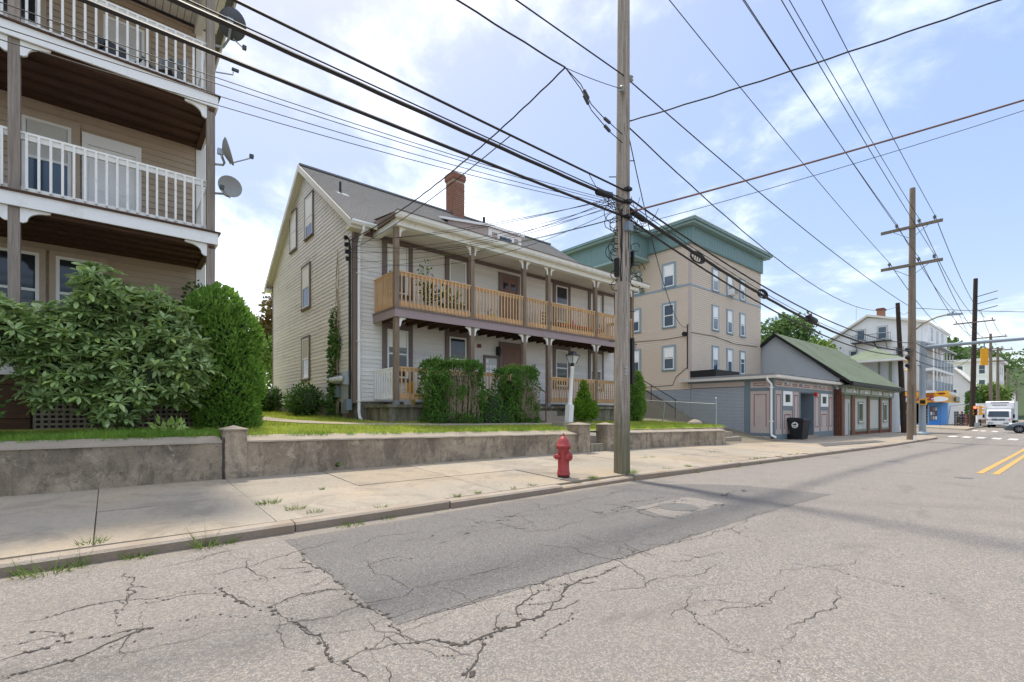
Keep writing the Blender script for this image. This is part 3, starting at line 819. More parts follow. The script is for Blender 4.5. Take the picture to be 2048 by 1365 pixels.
# sidewalk: bedding sheet, then slabs laid on it with open joints
walk = grid('sidewalk', 'earth', rngf(-10, 24, 1.0), lambda x: (5.3, 8.3 if x < 17.2 else 9.3), lambda x, y: sw(x, y) - 0.02, 6, kind='structure')
x = -9.6; i = 0
JX = [-9.6, -8.0, -6.4, -4.8, -3.2, -1.65, -0.1, 1.32, 2.75, 4.3, 5.75, 7.35, 8.9, 10.4, 12.0, 13.6, 15.2, 16.8]
for a, b in zip(JX, JX[1:]):
    for (y0, y1) in ((5.32, 6.72), (6.72, 8.26)):
        g = R.uniform(0.003, 0.006); h = R.uniform(-0.004, 0.005); t1, t2 = R.uniform(-0.004, 0.004), R.uniform(-0.004, 0.004)
        c = [(a + g, y0 + g, t1), (b - g, y0 + g, -t1), (b - g, y1 - g, t2), (a + g, y1 - g, -t2)]
        m = MB().hexa([(x, y, sw(x, y) - 0.06) for x, y, t in c] + [(x, y, sw(x, y) + h + t) for x, y, t in c])
        m.build('paving_slab', 'sidewalk', walk)
JX = rngf(16.8, 36, 2.4)
for a, b in zip(JX, JX[1:]):
    for (y0, y1) in ((5.32, 7.3), (7.3, 9.29 if a > 23.5 else 9.25)):
        g = 0.008; h = R.uniform(-0.003, 0.004)
        c = [(a + g, y0 + g), (b - g, y0 + g), (b - g, y1 - g), (a + g, y1 - g)]
        MB().hexa([(x, y, sw(x, y) - 0.06) for x, y in c] + [(x, y, sw(x, y) + h) for x, y in c]).build('paving_slab', 'sidewalk', walk)
grid('corner_pavement', 'sidewalk', rngf(24, 36, 1) + rngf(37, 66, 1), lambda x: (9.2 if x < 36 else ky(x) + 0.15, max(22.0, ky(x) + 1)), lambda x, y: sw(x, y) - (0.03 if x < 36 else 0.002), 6, kind='structure')
# dark filled trench in the pavement near the kerb
m = MB()
c = [(20.6, 6.15), (27.6, 5.75), (28.6, 6.35), (22.6, 7.0)]
m.add([(x, y, sw(x, y) + 0.008) for x, y in c], [(0, 1, 2, 3)]); m.build('pavement_patch', 'tar', walk)
# far pavement in front of the corner store
FP = [(59.8, 6.55), (68, 6.95), (84, 7.3), (120, 7.4), (260, 7.6), (260, 60), (120, 60), (118, 33), (79, 15.4)]
m = MB(); n = len(FP)
m.add([(x, y, zr(x) + 0.13) for x, y in FP] + [(x, y, zr(x) - 0.3) for x, y in FP], [tuple(range(n))] + [(i, n + i, n + (i + 1) % n, (i + 1) % n) for i in range(n)])
m.build('far_pavement', 'sidewalk', kind='structure')
m = MB(); m.hexa([(59.7, 6.5, zr(60) - 0.3), (66, 6.8, zr(66) - 0.3), (66, 6.95, zr(66) - 0.3), (59.9, 6.65, zr(60) - 0.3), (59.7, 6.5, zr(60) + 0.145), (66, 6.8, zr(66) + 0.145), (66, 6.98, zr(66) + 0.145), (59.9, 6.68, zr(60) + 0.145)])
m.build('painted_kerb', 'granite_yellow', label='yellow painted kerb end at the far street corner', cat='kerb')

# lawns behind the retaining wall, side yard by the garage
grid('lawn', 'lawn', rngf(-24, 17.9, 1.0), lambda x: (8.5, 60), lambda x, y: lawn(x, y) - (0.05 if y < 8.6 else 0), 26, kind='structure')
def yard(X, Y): return max(sw(X, 8.3), min(0.92, sw(X, 8.3) + 0.22 * max(0, Y - 8.9))) + 0.04 * max(0, Y - 13.3)
grid('side_yard', 'earth', rngf(17.6, 24.1, 0.8), lambda x: (8.2, 60), lambda x, y: yard(x, y) - 0.03, 40, kind='structure')
# concrete walk across the lawn, in poured sections
wk = thing('garden_walk', 'narrow concrete walk across the lawn to the porch', 'path', (3, 11, 0.9)); tag(wk, kind='structure')
WP = [(2.3, 24), (2.6, 19), (2.9, 15.5), (3.2, 13.2), (3.8, 11.9), (4.8, 11.1), (6.2, 10.75), (7.8, 10.6), (9.4, 10.55), (10.9, 10.55), (12.4, 10.6)]
for i in range(len(WP) - 1):
    a, b = Vector(WP[i]), Vector(WP[i + 1]); d = (b - a).normalized(); n_ = Vector((-d.y, d.x)) * 0.42
    d0 = (Vector(WP[min(i + 2, len(WP) - 1)]) - a).normalized() if i < len(WP) - 2 else d
    dm = (b - Vector(WP[i - 1])).normalized() if i > 0 else d
    na = Vector((-dm.y, dm.x)) * 0.42; nb = Vector((-d0.y, d0.x)) * 0.42
    q = [a - na + d * 0.006, b - nb - d * 0.006, b + nb - d * 0.006, a + na + d * 0.006]
    MB().hexa([(p.x, p.y, lawn(p.x, p.y) - 0.08) for p in q] + [(p.x, p.y, lawn(p.x, p.y) + 0.025) for p in q]).build('walk_section', 'sidewalk', wk)

# ------------------------------------------------------------------ retaining walls
def wall_run(name, label, x0, x1, top0, top1, posts=(), cut=None):
    t = thing(name, label, 'wall', ((x0 + x1) / 2, 8.35, 0.2), 'old concrete retaining walls')
    xs = rngf(x0, x1, 0.16); v, f = [], []
    # body with a slightly uneven face, sloping coping on top
    for i, x in enumerate(xs):
        tp = top0 + (top1 - top0) * (x - x0) / (x1 - x0) + R.uniform(-0.008, 0.008)
        y0 = 8.2 + R.uniform(-0.008, 0.008)
        base = sw(x, 8.2) - 0.15
        v += [(x, y0, base), (x, y0 + 0.01, tp), (x, 8.56, tp + R.uniform(-0.01, 0.01)), (x, 8.56, base)]
    n = len(xs)
    for i in range(n - 1):
        a, b = 4 * i, 4 * i + 4
        f += [(a, b, b + 1, a + 1), (a + 1, b + 1, b + 2, a + 2), (a + 2, b + 2, b + 3, a + 3)]
    f += [(0, 1, 2, 3), (4 * n - 1, 4 * n - 2, 4 * n - 3, 4 * n - 4)]
    m = MB(); m.v, m.f = v, f; m.build('wall_body', 'old_concrete', t)
    m = MB(); v, f = [], []
    for x in xs:
        tp = top0 + (top1 - top0) * (x - x0) / (x1 - x0)
        v += [(x, 8.185 + R.uniform(-0.006, 0.006), tp - 0.012), (x, 8.20, tp + 0.012), (x, 8.57, tp + 0.085 + R.uniform(-0.006, 0.006)), (x, 8.57, tp - 0.012)]
    for i in range(n - 1):
        a, b = 4 * i, 4 * i + 4
        f += [(a, b, b + 1, a + 1), (a + 1, b + 1, b + 2, a + 2), (a + 2, b + 2, b + 3, a + 3), (a + 3, b + 3, b, a)]
    f += [(0, 1, 2, 3), (4 * n - 1, 4 * n - 2, 4 * n - 3, 4 * n - 4)]
    m.v, m.f = v, f; m.build('coping', 'cap_concrete', t)
    for (px, pw, zt) in posts:
        b = sw(px, 8.2) - 0.15; e = 0.02
        m = MB().box(px - pw / 2, 8.16, b, px + pw / 2, 8.56, zt); m.build('wall_post', 'old_concrete', t)
        m = MB().add([(px - pw / 2 - e, 8.14, zt), (px + pw / 2 + e, 8.14, zt), (px + pw / 2 + e, 8.58, zt), (px - pw / 2 - e, 8.58, zt),
                      (px - pw / 2 - e, 8.14, zt + 0.02), (px + pw / 2 + e, 8.14, zt + 0.02), (px + pw / 2 + e, 8.58, zt + 0.02), (px - pw / 2 - e, 8.58, zt + 0.02), (px, 8.36, zt + 0.075)],
                     [(0, 3, 2, 1), (0, 1, 5, 4), (1, 2, 6, 5), (2, 3, 7, 6), (3, 0, 4, 7), (4, 5, 8), (5, 6, 8), (6, 7, 8), (7, 4, 8)])
        m.build('post_cap', 'cap_concrete', t)
    return t
wall_run('retaining_wall', 'dark stained concrete retaining wall below the rhododendron', -8, 1.29, 0.79, 0.785)
wall_main = wall_run('retaining_wall', 'long concrete retaining wall behind the red hydrant with pointed posts', 1.61, 9.10, 0.783, 0.68, [(1.465, 0.29, 0.955), (9.32, 0.44, 0.90)])
wall_run('retaining_wall', 'short concrete retaining wall right of the utility pole', 10.55, 17.05, 0.66, 0.575, [(10.41, 0.30, 0.885)])
# crack at the joint and a tuft growing from the drain hole
m = MB()
q = [(1.30 + R.uniform(-0.012, 0.012), 8.158, 0.16 + 0.05 * i) for i in range(15)]
m.tube(q, [R.uniform(0.006, 0.016) for _ in q], 5); m.build('joint_crack', 'crack', wall_main)
m = MB().lathe([(0.04, 0), (0.04, 0.02)], (3.0, 8.215, 0.33), 12, Matrix.Rotation(rad(90), 3, 'X')).build('drain_hole', 'black', wall_main)
# entrance steps between the two posts
st = thing('garden_steps', 'weathered concrete steps through the retaining wall between two posts', 'steps', (9.9, 8.4, 0.2))
for i in range(4):
    MB().box(9.555, 8.22 + 0.3 * i, 0.05, 10.25, 8.66 + 0.3 * i, sw(9.9, 8.2) + 0.2 + 0.185 * i).build('step', 'cap_concrete' if i % 2 else 'foundation', st)
# end pier and low steps beyond the wall
st = thing('yard_steps', 'three low concrete steps beyond the end of the retaining wall', 'steps', (19.3, 9.4, 0))
for i in range(3):
    MB().box(18.3 + 0.1 * i, 9.1 + 0.32 * i, -0.1, 20.3 - 0.12 * i, 9.6 + 0.32 * i, 0.22 + 0.2 * i).build('step', 'cap_concrete', st)
# ------------------------------------------------------------------ shared porch pieces
def bracket_poly(w, h):
    """scroll-sawn corner bracket: quarter curve with a cusp"""
    p = [(0, 0), (0, -h)]
    p += [(w * 0.10, -h), (w * 0.22, -h * 0.88)]
    for i in range(7):
        t = i / 6 * math.pi / 2
        p.append((w * (0.24 + 0.62 * (1 - math.cos(t))), -h * (0.80 - 0.62 * math.sin(t))))
    p += [(w, -h * 0.12), (w, 0)]
    return p
def bracket(parent, x, y, z, w, h, side, axis='x', mat='white', th=0.05):
    pl = [(side * a, b) for a, b in bracket_poly(w, h)]
    m = MB()
    if axis == 'x': m.prism([(x + a, z + b) for a, b in pl], 'y', y - th / 2, y + th / 2)
    else: m.prism([(y + a, z + b) for a, b in pl], 'x', x - th / 2, x + th / 2)
    return m.build('bracket', mat, parent)
def railing_x(parent, x0, x1, y, zt, zb0, zb1, mats, sp, bw=0.036, cap=0.1, name='railing'):
    """railing along X: handrail with balusters and bottom rail as sub-parts"""
    mx, mz = mats
    m = MB().box(x0, y - cap / 2, zt - 0.035, x1, y + cap / 2, zt).box(x0, y - 0.02, zt - 0.125, x1, y + 0.02, zt - 0.035)
    r = m.build(name, mx, parent)
    MB().box(x0, y - 0.02, zb0, x1, y + 0.02, zb1).build('bottom_rail', mx, r)
    n = max(2, int(round((x1 - x0) / sp))); base = None
    for i in range(n):
        x = x0 + (x1 - x0) * (i + 0.5) / n
        if base is None:
            base = MB().box(-bw / 2, -bw / 2, zb0 + 0.02, bw / 2, bw / 2, zt - 0.04).build('baluster', mz, r, at=(x, y - 0.02 - bw / 2, 0))
        else: inst(base, (x, y - 0.02 - bw / 2, 0), r)
    return r
def railing_y(parent, x, y0, y1, zt, zb0, zb1, mats, sp, bw=0.036, cap=0.1, name='railing', out=-1):
    mx, mz = mats
    m = MB().box(x - cap / 2, y0, zt - 0.035, x + cap / 2, y1, zt).box(x - 0.02, y0, zt - 0.125, x + 0.02, y1, zt - 0.035)
    r = m.build(name, mx, parent)
    MB().box(x - 0.02, y0, zb0, x + 0.02, y1, zb1).build('bottom_rail', mx, r)
    n = max(2, int(round((y1 - y0) / sp))); base = None
    for i in range(n):
        y = y0 + (y1 - y0) * (i + 0.5) / n
        xx = x + out * (0.02 + bw / 2)
        if base is None:
            base = MB().box(-bw / 2, -bw / 2, zb0 + 0.02, bw / 2, bw / 2, zt - 0.04).build('baluster', mz, r, at=(xx, y, 0))
        else: inst(base, (xx, y, 0), r)
    return r

# ------------------------------------------------------------------ left apartment house with stacked porches
def left_house():
    t = thing('apartment_house', 'tan three-storey house with stacked white-railed porches at the left edge', 'house', (-3, 13, 1.0))
    F = Face('Y', 12.9)
    w = MB().box(-8, 12.9, 0.8, 1.675, 24, 9.93).build('wall', 'tan', t)
    clapboards(F, w, 'tan', -5.0, 1.50, 2.05, 9.9, 0.128, 0.022)
    F.obj('corner_board', 'white', t, 1.51, 1.69, 1.0, 9.93, 0.0, 0.035)
    # decks
    for i, zt in enumerate((2.08, 4.80, 7.51)):
        d = MB().box(-8, 10.97, zt - 0.03, 1.70, 12.9, zt).build('deck', 'joist', t)
        MB().box(-8, 11.0, zt - 0.25, 1.66, 11.04, zt - 0.031).build('fascia', 'white', d)
        MB().box(1.62, 11.041, zt - 0.25, 1.66, 12.9, zt - 0.031).build('fascia', 'white', d)
        for k in range(9):
            y = 11.10 + k * 0.2
            MB().box(-5.0, y, zt - 0.30 + 0.05 * (k % 2) + R.uniform(-.01, .01), 1.60, y + 0.185, zt - 0.16).build('ceiling_board', 'joist', d)
        MB().box(1.50, 11.05, zt - 0.33, 1.60, 12.88, zt - 0.275).build('end_joist', 'joist', d)
    zs = [(2.08, 4.55), (4.80, 7.26), (7.51, 9.93)]
    for (z0, z1) in zs:
        for px in (-3.95, -1.17, 1.545):
            MB().box(px - 0.07, 11.06, z0, px + 0.07, 11.20, z1).build('post', 'post_grey', t)
            if z0 > 4 and z1 > 9.5: zbk = None
            if px < 1.5: bracket(t, px + 0.07, 11.08, z1, 0.36, 0.24, 1)
            if px < 1.5 and px > -3: bracket(t, px - 0.07, 11.08, z1, 0.36, 0.24, -1)
            if px > 1.5: bracket(t, px - 0.07, 11.08, z1, 0.36, 0.24, -1)
            bracket(t, px, 11.21, z1, 0.42, 0.36, 1, 'y', 'joist')
    for zt in (4.80, 7.51):
        railing_x(t, -1.10, 1.475, 11.15, zt + 1.02, zt + 0.06, zt + 0.12, ('old_white', 'old_white'), 0.142, 0.034, 0.08)
        railing_x(t, -3.88, -1.24, 11.15, zt + 1.02, zt + 0.06, zt + 0.12, ('old_white', 'old_white'), 0.142, 0.034, 0.08)
        railing_y(t, 1.56, 11.22, 12.88, zt + 1.02, zt + 0.06, zt + 0.12, ('old_white', 'old_white'), 0.142, 0.034, 0.08)
    # windows and doors
    window(F, t, -1.256, -0.567, 5.36, 6.85, 'tan', 0.13, 'glass_blue', shade=0.5, shade_mat='curtain', d=0.02)
    window(F, t, -0.083, 0.584, 7.92, 9.37, 'tan', 0.10, shade=0.55, shade_mat='curtain', d=0.02)
    window(F, t, -2.1, -1.02, 7.92, 9.37, 'tan', 0.10, d=0.02)
    window(F, t, -0.79, -0.10, 2.85, 4.28, 'tan', 0.09, d=0.02)
    window(F, t, -1.72, -1.02, 2.85, 4.28, 'tan', 0.09, d=0.02)
    fr = MB(); F.box(fr, -0.41, -0.32, 4.81, 6.62, 0.02, 0.07); F.box(fr, 0.43, 0.53, 4.81, 6.62, 0.02, 0.07); F.box(fr, -0.41, 0.53, 6.62, 6.84, 0.02, 0.075)
    fr = fr.build('door_frame', 'white', t)
    dr = F.obj('door', 'white', t, -0.318, 0.428, 4.82, 6.615, 0.015, 0.04)
    for (a, b) in ((-0.24, 0.01), (0.10, 0.35)):
        F.obj('door_panel', 'white', dr, a, b, 4.98, 5.62, 0.04, 0.048); F.obj('door_panel', 'white', dr, a, b, 5.74, 6.45, 0.04, 0.048)
    MB().lathe([(0.0, 0), (0.03, 0.01), (0.032, 0.035), (0.0, 0.05)], (-0.25, 12.86, 5.06), 10, Matrix.Rotation(rad(90), 3, 'X')).build('door_knob', 'signal', dr)
    # roof with beaded soffit
    rf = MB().box(-8, 10.72, 10.06, 2.05, 24.6, 10.16).add([(-8, 10.72, 10.16), (2.05, 10.72, 10.16), (2.05, 24.6, 10.16), (-8, 24.6, 10.16), (-8, 17.6, 12.6), (-1.0, 17.6, 12.6)],
        [(0, 1, 5, 4), (1, 2, 5), (2, 3, 4, 5), (3, 0, 4)]).build('roof', 'shingle_grey', t)
    for k in range(40):
        x = -3.2 + k * 0.128
        if x < 1.9: MB().box(x, 10.78, 10.0, x + 0.118, 12.895, 10.058).build('soffit_board', 'old_white', rf)
    MB().box(-8, 10.68, 9.96, 2.09, 10.72, 10.18).build('fascia', 'old_white', rf)
    MB().box(2.05, 10.72, 9.96, 2.09, 24.6, 10.18).build('fascia', 'old_white', rf)
    MB().box(-8, 11.06, 9.78, 1.62, 11.20, 9.999).build('beam', 'old_white', rf)
    MB().box(1.48, 11.21, 9.78, 1.62, 12.89, 9.999).build('beam', 'old_white', rf)
    # skirt under the lowest deck: dark boards and a square lattice
    for k in range(4): MB().box(-5, 11.02, 0.86 + 0.27 * k, -0.98, 11.05, 1.12 + 0.27 * k).build('skirt_board', 'joist', t)
    m = MB(); x = -0.95
    while x < 1.60: m.box(x, 11.03, 0.9, x + 0.038, 11.042, 1.84); x += 0.088
    z = 0.93
    while z < 1.84: m.box(-0.95, 11.015, z, 1.62, 11.028, z + 0.036); z += 0.082
    m.build('lattice', 'post_grey', t, kind='stuff')
    MB().box(-0.97, 11.05, 0.8, 1.65, 12.5, 1.8).build('crawl_space', 'black', t)
left_house()
# chairs left on the top porch
def lawn_chair(label, x, y, z, rot, mat):
    t = thing('folding_chair', label, 'chair', (x, y, z), None)
    T = Matrix.Translation((x, y, z)) @ Matrix.Rotation(rot, 4, 'Z')
    for sx in (-0.26, 0.26):
        MB().tube([(sx, -0.25, 0), (sx, 0.22, 0.45), (sx, 0.32, 0.98)], 0.013, 6).build('leg', 'galv', t, T=T)
        MB().tube([(sx, 0.28, 0), (sx, -0.24, 0.42)], 0.013, 6).build('leg', 'galv', t, T=T)
        MB().box(sx - 0.02, -0.25, 0.60, sx + 0.02, 0.25, 0.63).build('armrest', mat, t, T=T)
    MB().box(-0.25, -0.22, 0.41, 0.25, 0.22, 0.43).build('seat', mat, t, T=T)
    MB().add([(-0.25, 0.22, 0.45), (0.25, 0.22, 0.45), (0.25, 0.33, 1.0), (-0.25, 0.33, 1.0), (-0.25, 0.25, 0.45), (0.25, 0.25, 0.45), (0.25, 0.36, 1.0), (-0.25, 0.36, 1.0)],
             [(0, 1, 2, 3), (7, 6, 5, 4), (0, 4, 5, 1), (2, 6, 7, 3), (1, 5, 6, 2), (0, 3, 7, 4)]).build('backrest', mat, t, T=T)
lawn_chair('dark folding chair on the top left porch, nearer the window', 0.15, 11.95, 7.51, rad(20), 'dish_dark')
lawn_chair('pale folding chair on the top left porch, nearer the corner post', 0.85, 11.75, 7.51, rad(-35), 'dish')

# satellite dishes and camera on the corner post
def dish(label, base, c, face_dir, rx, ry, mat, arm_end, group='satellite dishes on the corner post'):
    t = thing('satellite_dish', label, 'satellite dish', base, group)
    d = Vector(face_dir).normalized(); q = d.to_track_quat('Z', 'Y').to_matrix()
    prof = [(0.0, -0.075), (0.2, -0.07), (0.45, -0.05), (0.75, -0.02), (1.0, 0.03), (1.0, 0.042), (0.75, -0.006), (0.45, -0.036), (0.0, -0.06)]
    m = MB(); n = 28; vs, fs = [], []
    for (r, z) in prof:
        for k in range(n):
            a = 2 * math.pi * k / n
            p = Vector((r * rx * math.cos(a), r * ry * math.sin(a), z * 1.1)); vs.append(q @ p + Vector(c))
    for i in range(len(prof) - 1):
        for k in range(n): fs.append((i * n + k, i * n + (k + 1) % n, (i + 1) * n + (k + 1) % n, (i + 1) * n + k))
    m.add(vs, fs); m.build('reflector', mat, t, smooth=True)
    back = Vector(c) - d * 0.09
    MB().cbox(tuple(back - d * 0.03), (0.10, 0.07, 0.11)).build('clamp', 'galv', t)
    b = Vector(base)
    MB().tube([b, b + Vector((0.14, 0, 0.03)), (b + back) / 2 + Vector((0.10, 0, -0.06)), back - Vector((0, 0, 0.10)), back - d * 0.02], 0.024, 8).build('mast', 'galv', t)
    low = Vector(c) + q @ Vector((0, -ry * 0.9, -0.03))
    MB().tube([low, arm_end], 0.012, 6).build('feed_arm', 'galv', t)
    MB().cbox(tuple(Vector(arm_end) + Vector((0.0, 0, 0.03))), (0.07, 0.07, 0.07)).build('receiver', 'dish_dark', t)
    return t
dish('dark round satellite dish high on the left corner post', (1.62, 11.1, 8.55), (1.87, 10.85, 8.96), (0.35, 0.75, 0.35), 0.25, 0.28, 'dish_dark', (2.12, 11.0, 8.66))
dish('pale satellite dish tilted edge-on, middle of the corner post', (1.62, 11.1, 6.18), (1.80, 10.92, 6.42), (0.92, -0.20, 0.28), 0.22, 0.26, 'dish', (2.20, 10.75, 6.36))
dish('pale satellite dish lowest on the left corner post', (1.62, 11.1, 5.60), (1.84, 10.88, 5.70), (-0.05, -1.0, 0.28), 0.21, 0.24, 'dish', (1.66, 10.6, 5.52))
t = thing('security_camera', 'small camera on a thin arm off the corner post', 'camera', (1.62, 11.05, 7.96))
MB().tube([(1.61, 11.0, 7.96), (1.90, 10.9, 7.98), (1.90, 10.9, 8.04)], 0.012, 6).build('arm', 'galv', t)
MB().box(1.87, 10.82, 8.04, 1.99, 10.88, 8.08).build('camera_body', 'dish_dark', t)

# ------------------------------------------------------------------ the cream house with the two-storey porch
X0, X1, YF, YB_, ZE, ZR, YR = 5.49, 17.75, 13.67, 22.73, 6.88, 10.08, 18.2
KS = (ZR - ZE) / (YR - YF)
def slope_roof(mb, x0, x1, ya, za, yb, zb, course=0.15, lift=0.014, xf0=None):
    """shingle courses from the eave (ya, za) up to (yb, zb), each lapping the one below"""
    ln = math.hypot(yb - ya, zb - za); n = max(1, int(ln / course)); uy, uz = (yb - ya) / ln, (zb - za) / ln
    ny, nz = -uz, uy
    if nz < 0: ny, nz = -ny, -nz
    for i in range(n):
        s0, s1 = ln * i / n, ln * (i + 1) / n
        a = (ya + uy * s0 + ny * lift, za + uz * s0 + nz * lift); b = (ya + uy * s1, za + uz * s1); c = (ya + uy * s0, za + uz * s0)
        x = x0; k = 0
        mb.add([(x0, *c), (x1, *c), (x1, *a), (x0, *a), (x0, *b), (x1, *b)], [(0, 1, 2, 3), (3, 2, 5, 4)])
def main_house():
    t = thing('house', 'cream clapboard house with a two-storey wooden porch and brick chimney', 'house', (11.6, 16, 1.0))
    G = Face('X', X0); F = Face('Y', YF)
    # wall body with gables
    pr = [(YF, 1.55), (YB_, 1.55), (YB_, ZE), (YR, ZR - 0.02), (YF, ZE)]
    w = MB().prism(pr, 'x', X0, X1).build('wall', 'cream', t)
    MB().box(X0 + 0.05, YF + 0.05, 0.6, X1 - 0.05, YB_ - 0.05, 1.56).build('foundation', 'foundation', t)
    u0 = lambda z: YF if z < ZE - 0.02 else YF + (z - ZE + 0.02) / KS
    u1 = lambda z: YB_ if z < ZE - 0.02 else YB_ - (z - ZE + 0.02) / KS
    clapboards(G, w, 'cream', u0, u1, 1.58, ZR - 0.12, 0.125, 0.021)
    clapboards(F, w, 'cream', X0, X1, 1.58, 6.78, 0.125, 0.021)
    # corner boards
    F.obj('corner_board', 'brown_trim', t, X0 - 0.028, X0 + 0.12, 1.5, 6.72, 0.0, 0.028); G.obj('corner_board', 'brown_trim', t, YF - 0.0275, YF + 0.11, 1.5, 6.72, 0.0, 0.0285)
    F.obj('corner_board', 'brown_trim', t, X1 - 0.12, X1 + 0.028, 1.5, 6.78, 0.0, 0.028)
    G.obj('corner_board', 'brown_trim', t, YB_ - 0.1, YB_ + 0.02, 1.5, 6.75, 0.0, 0.028)
    # gable-side windows
    window(G, t, 17.62, 18.43, 5.02, 6.50, 'brown_trim', 0.09, shade=0.5, d=0.018)
    window(G, t, 17.68, 18.43, 2.45, 3.90, 'brown_trim', 0.09, glassm='glass', shade=0.5, shade_mat='curtain', d=0.018)
    window(G, t, 19.18, 19.92, 7.50, 8.95, 'brown_trim', 0.06, shade=0.98, d=0.018)
    window(G, t, 17.27, 18.08, 7.50, 8.95, 'brown_trim', 0.06, shade=0.72, d=0.018)
    # front windows
    for k, (a, b) in enumerate([(6.507, 7.219), (8.745, 9.438), (13.83, 14.53), (15.98, 16.69)]):
        window(F, t, a, b, 4.92, 6.40, 'brown_trim', 0.155, shade=[0.55, 0.98, 0.0, 0.5][k], shade_mat='blind' if k != 1 else 'curtain', top=0.1, d=0.018)
        window(F, t, a, b, 2.30, 3.79, 'brown_trim', 0.155, shade=[0.35, 0.0, 0.35, 0.5][k], shade_mat='curtain' if k else 'blind', top=0.2, d=0.018)
    # doors
    for (a, b, z0, z1, panes) in ((11.02, 11.74, 4.18, 6.22, True), (11.03, 11.93, 1.46, 3.68, False)):
        fr = MB(); F.box(fr, a - 0.14, a, z0, z1 + 0.14, 0.018, 0.07); F.box(fr, b, b + 0.14, z0, z1 + 0.14, 0.018, 0.07); F.box(fr, a, b, z1, z1 + 0.14, 0.018, 0.068)
        fr.build('door_frame', 'brown_trim', t)
        dr = F.obj('door', 'door_brown', t, a, b, z0, z1, 0.018, 0.045)
        hw = (b - a) / 2
        for c in (a + hw * 0.5, a + hw * 1.5):
            F.obj('door_panel', 'glass' if panes else 'door_brown', dr, c - hw * 0.3, c + hw * 0.3, z1 - 0.42, z1 - 0.2, 0.045, 0.053)
            F.obj('door_panel', 'door_brown', dr, c - hw * 0.33, c + hw * 0.33, z0 + 1.05, z1 - 0.55, 0.045, 0.054)
            F.obj('door_panel', 'door_brown', dr, c - hw * 0.33, c + hw * 0.33, z0 + 0.2, z0 + 0.85, 0.045, 0.054)
        MB().lathe([(0.0, 0), (0.03, 0.01), (0.032, 0.035), (0.0, 0.05)], (a + 0.07, YF - 0.045, z0 + 0.95), 10, Matrix.Rotation(rad(90), 3, 'X')).build('door_knob', 'galv', dr)
        if not panes: F.obj('notice', 'bare_white', dr, a + 0.40, a + 0.49, z1 - 0.93, z1 - 0.83, 0.0545, 0.057)
    text_mesh('house_number', '18', 0.22, 'black', t, Matrix.Translation((12.62, YF - 0.028, 3.02)) @ Matrix.Rotation(rad(90), 4, 'X'))
    # main roof
    ov = 0.24
    m = MB(); slope_roof(m, X0 - ov, X1 + ov, 13.28, ZE - 0.39 * KS + 0.12, YR, ZR + 0.12)
    slope_roof(m, X0 - ov, X1 + ov, 2 * YR - 13.28, ZE - 0.39 * KS + 0.12, YR, ZR + 0.12)
    m.box(X0 - ov, YR - 0.12, ZR + 0.09, X1 + ov, YR + 0.12, ZR + 0.15)
    rf = m.build('roof', 'shingle_grey', t)
    for s in (-1, 1):          # roof deck under the shingles and the rakes
        ye = YR + s * (YR - 13.30); ze = ZE - 0.39 * KS
        MB().hexa([(X0 - ov + .01, ye, ze + 0.02), (X1 + ov - .01, ye, ze + 0.02), (X1 + ov - .01, YR, ZR + 0.0), (X0 - ov + .01, YR, ZR + 0.0),
                   (X0 - ov + .01, ye, ze + 0.11), (X1 + ov - .01, ye, ze + 0.11), (X1 + ov - .01, YR, ZR + 0.11), (X0 - ov + .01, YR, ZR + 0.11)]).build('roof_deck', 'soffit', rf)
        for (xa, xb) in ((X0 - ov - 0.03, X0 - ov + 0.005), (X1 + ov, X1 + ov + 0.03)):
            MB().hexa([(xa, ye, ze - 0.10), (xb, ye, ze - 0.10), (xb, YR, ZR - 0.11), (xa, YR, ZR - 0.11), (xa, ye, ze + 0.12), (xb, ye, ze + 0.12), (xb, YR, ZR + 0.12), (xa, YR, ZR + 0.12)]).build('rake_board', 'soffit', rf)
        # boxed eave return at the gable
        yy = sorted((ye, YF if s < 0 else YB_))
        MB().box(X0 - ov, yy[0], ze - 0.1, X0 + 0.3, yy[1], ze + 0.03).build('eave_return', 'soffit', rf)
    # inner rake trim on the gable
    for s in (-1, 1):
        ya = YF if s < 0 else YB_
        MB().hexa([(X0 - 0.034, ya, ZE - 0.16), (X0 - 0.0005, ya, ZE - 0.16), (X0 - 0.0005, YR, ZR - 0.16), (X0 - 0.034, YR, ZR - 0.16),
                   (X0 - 0.034, ya, ZE), (X0 - 0.0005, ya, ZE), (X0 - 0.0005, YR, ZR), (X0 - 0.034, YR, ZR)]).build('frieze_board', 'soffit', t)
    # gutter stub and downspout at the corner
    zg = ZE - 0.39 * KS
    MB().prism([(13.16, zg + 0.10), (13.28, zg + 0.10), (13.28, zg - 0.02), (13.20, zg - 0.02), (13.15, zg + 0.05)], 'x', X0 - ov, 6.02).build('gutter', 'white', t)
    MB().tube([(5.60, 13.24, zg), (5.60, 13.24, zg - 0.12), (5.60, 13.56, zg - 0.40), (5.60, 13.58, zg - 0.5), (5.60, 13.58, 1.25), (5.60, 13.52, 1.08), (5.60, 13.40, 1.03)], 0.045, 8).build('downspout', 'white', t, smooth=True)
    for z in (1.55, 3.3, 5.3): MB().box(5.54, 13.52, z, 5.66, 13.645, z + 0.03).build('strap', 'white', t)
    # ---- porch
    YP = 12.2
    pr_ = MB(); slope_roof(pr_, 5.98, 17.78, 11.98, 6.72, 13.45, 6.93, 0.15)
    pr_ = pr_.build('porch_roof', 'shingle_brown', t)
    MB().hexa([(5.99, 12.0, 6.60), (17.77, 12.0, 6.60), (17.77, 13.66, 6.70), (5.99, 13.66, 6.70), (5.99, 12.0, 6.715), (17.77, 12.0, 6.715), (17.77, 13.66, 6.90), (5.99, 13.66, 6.90)]).build('roof_deck', 'brown_trim', pr_)
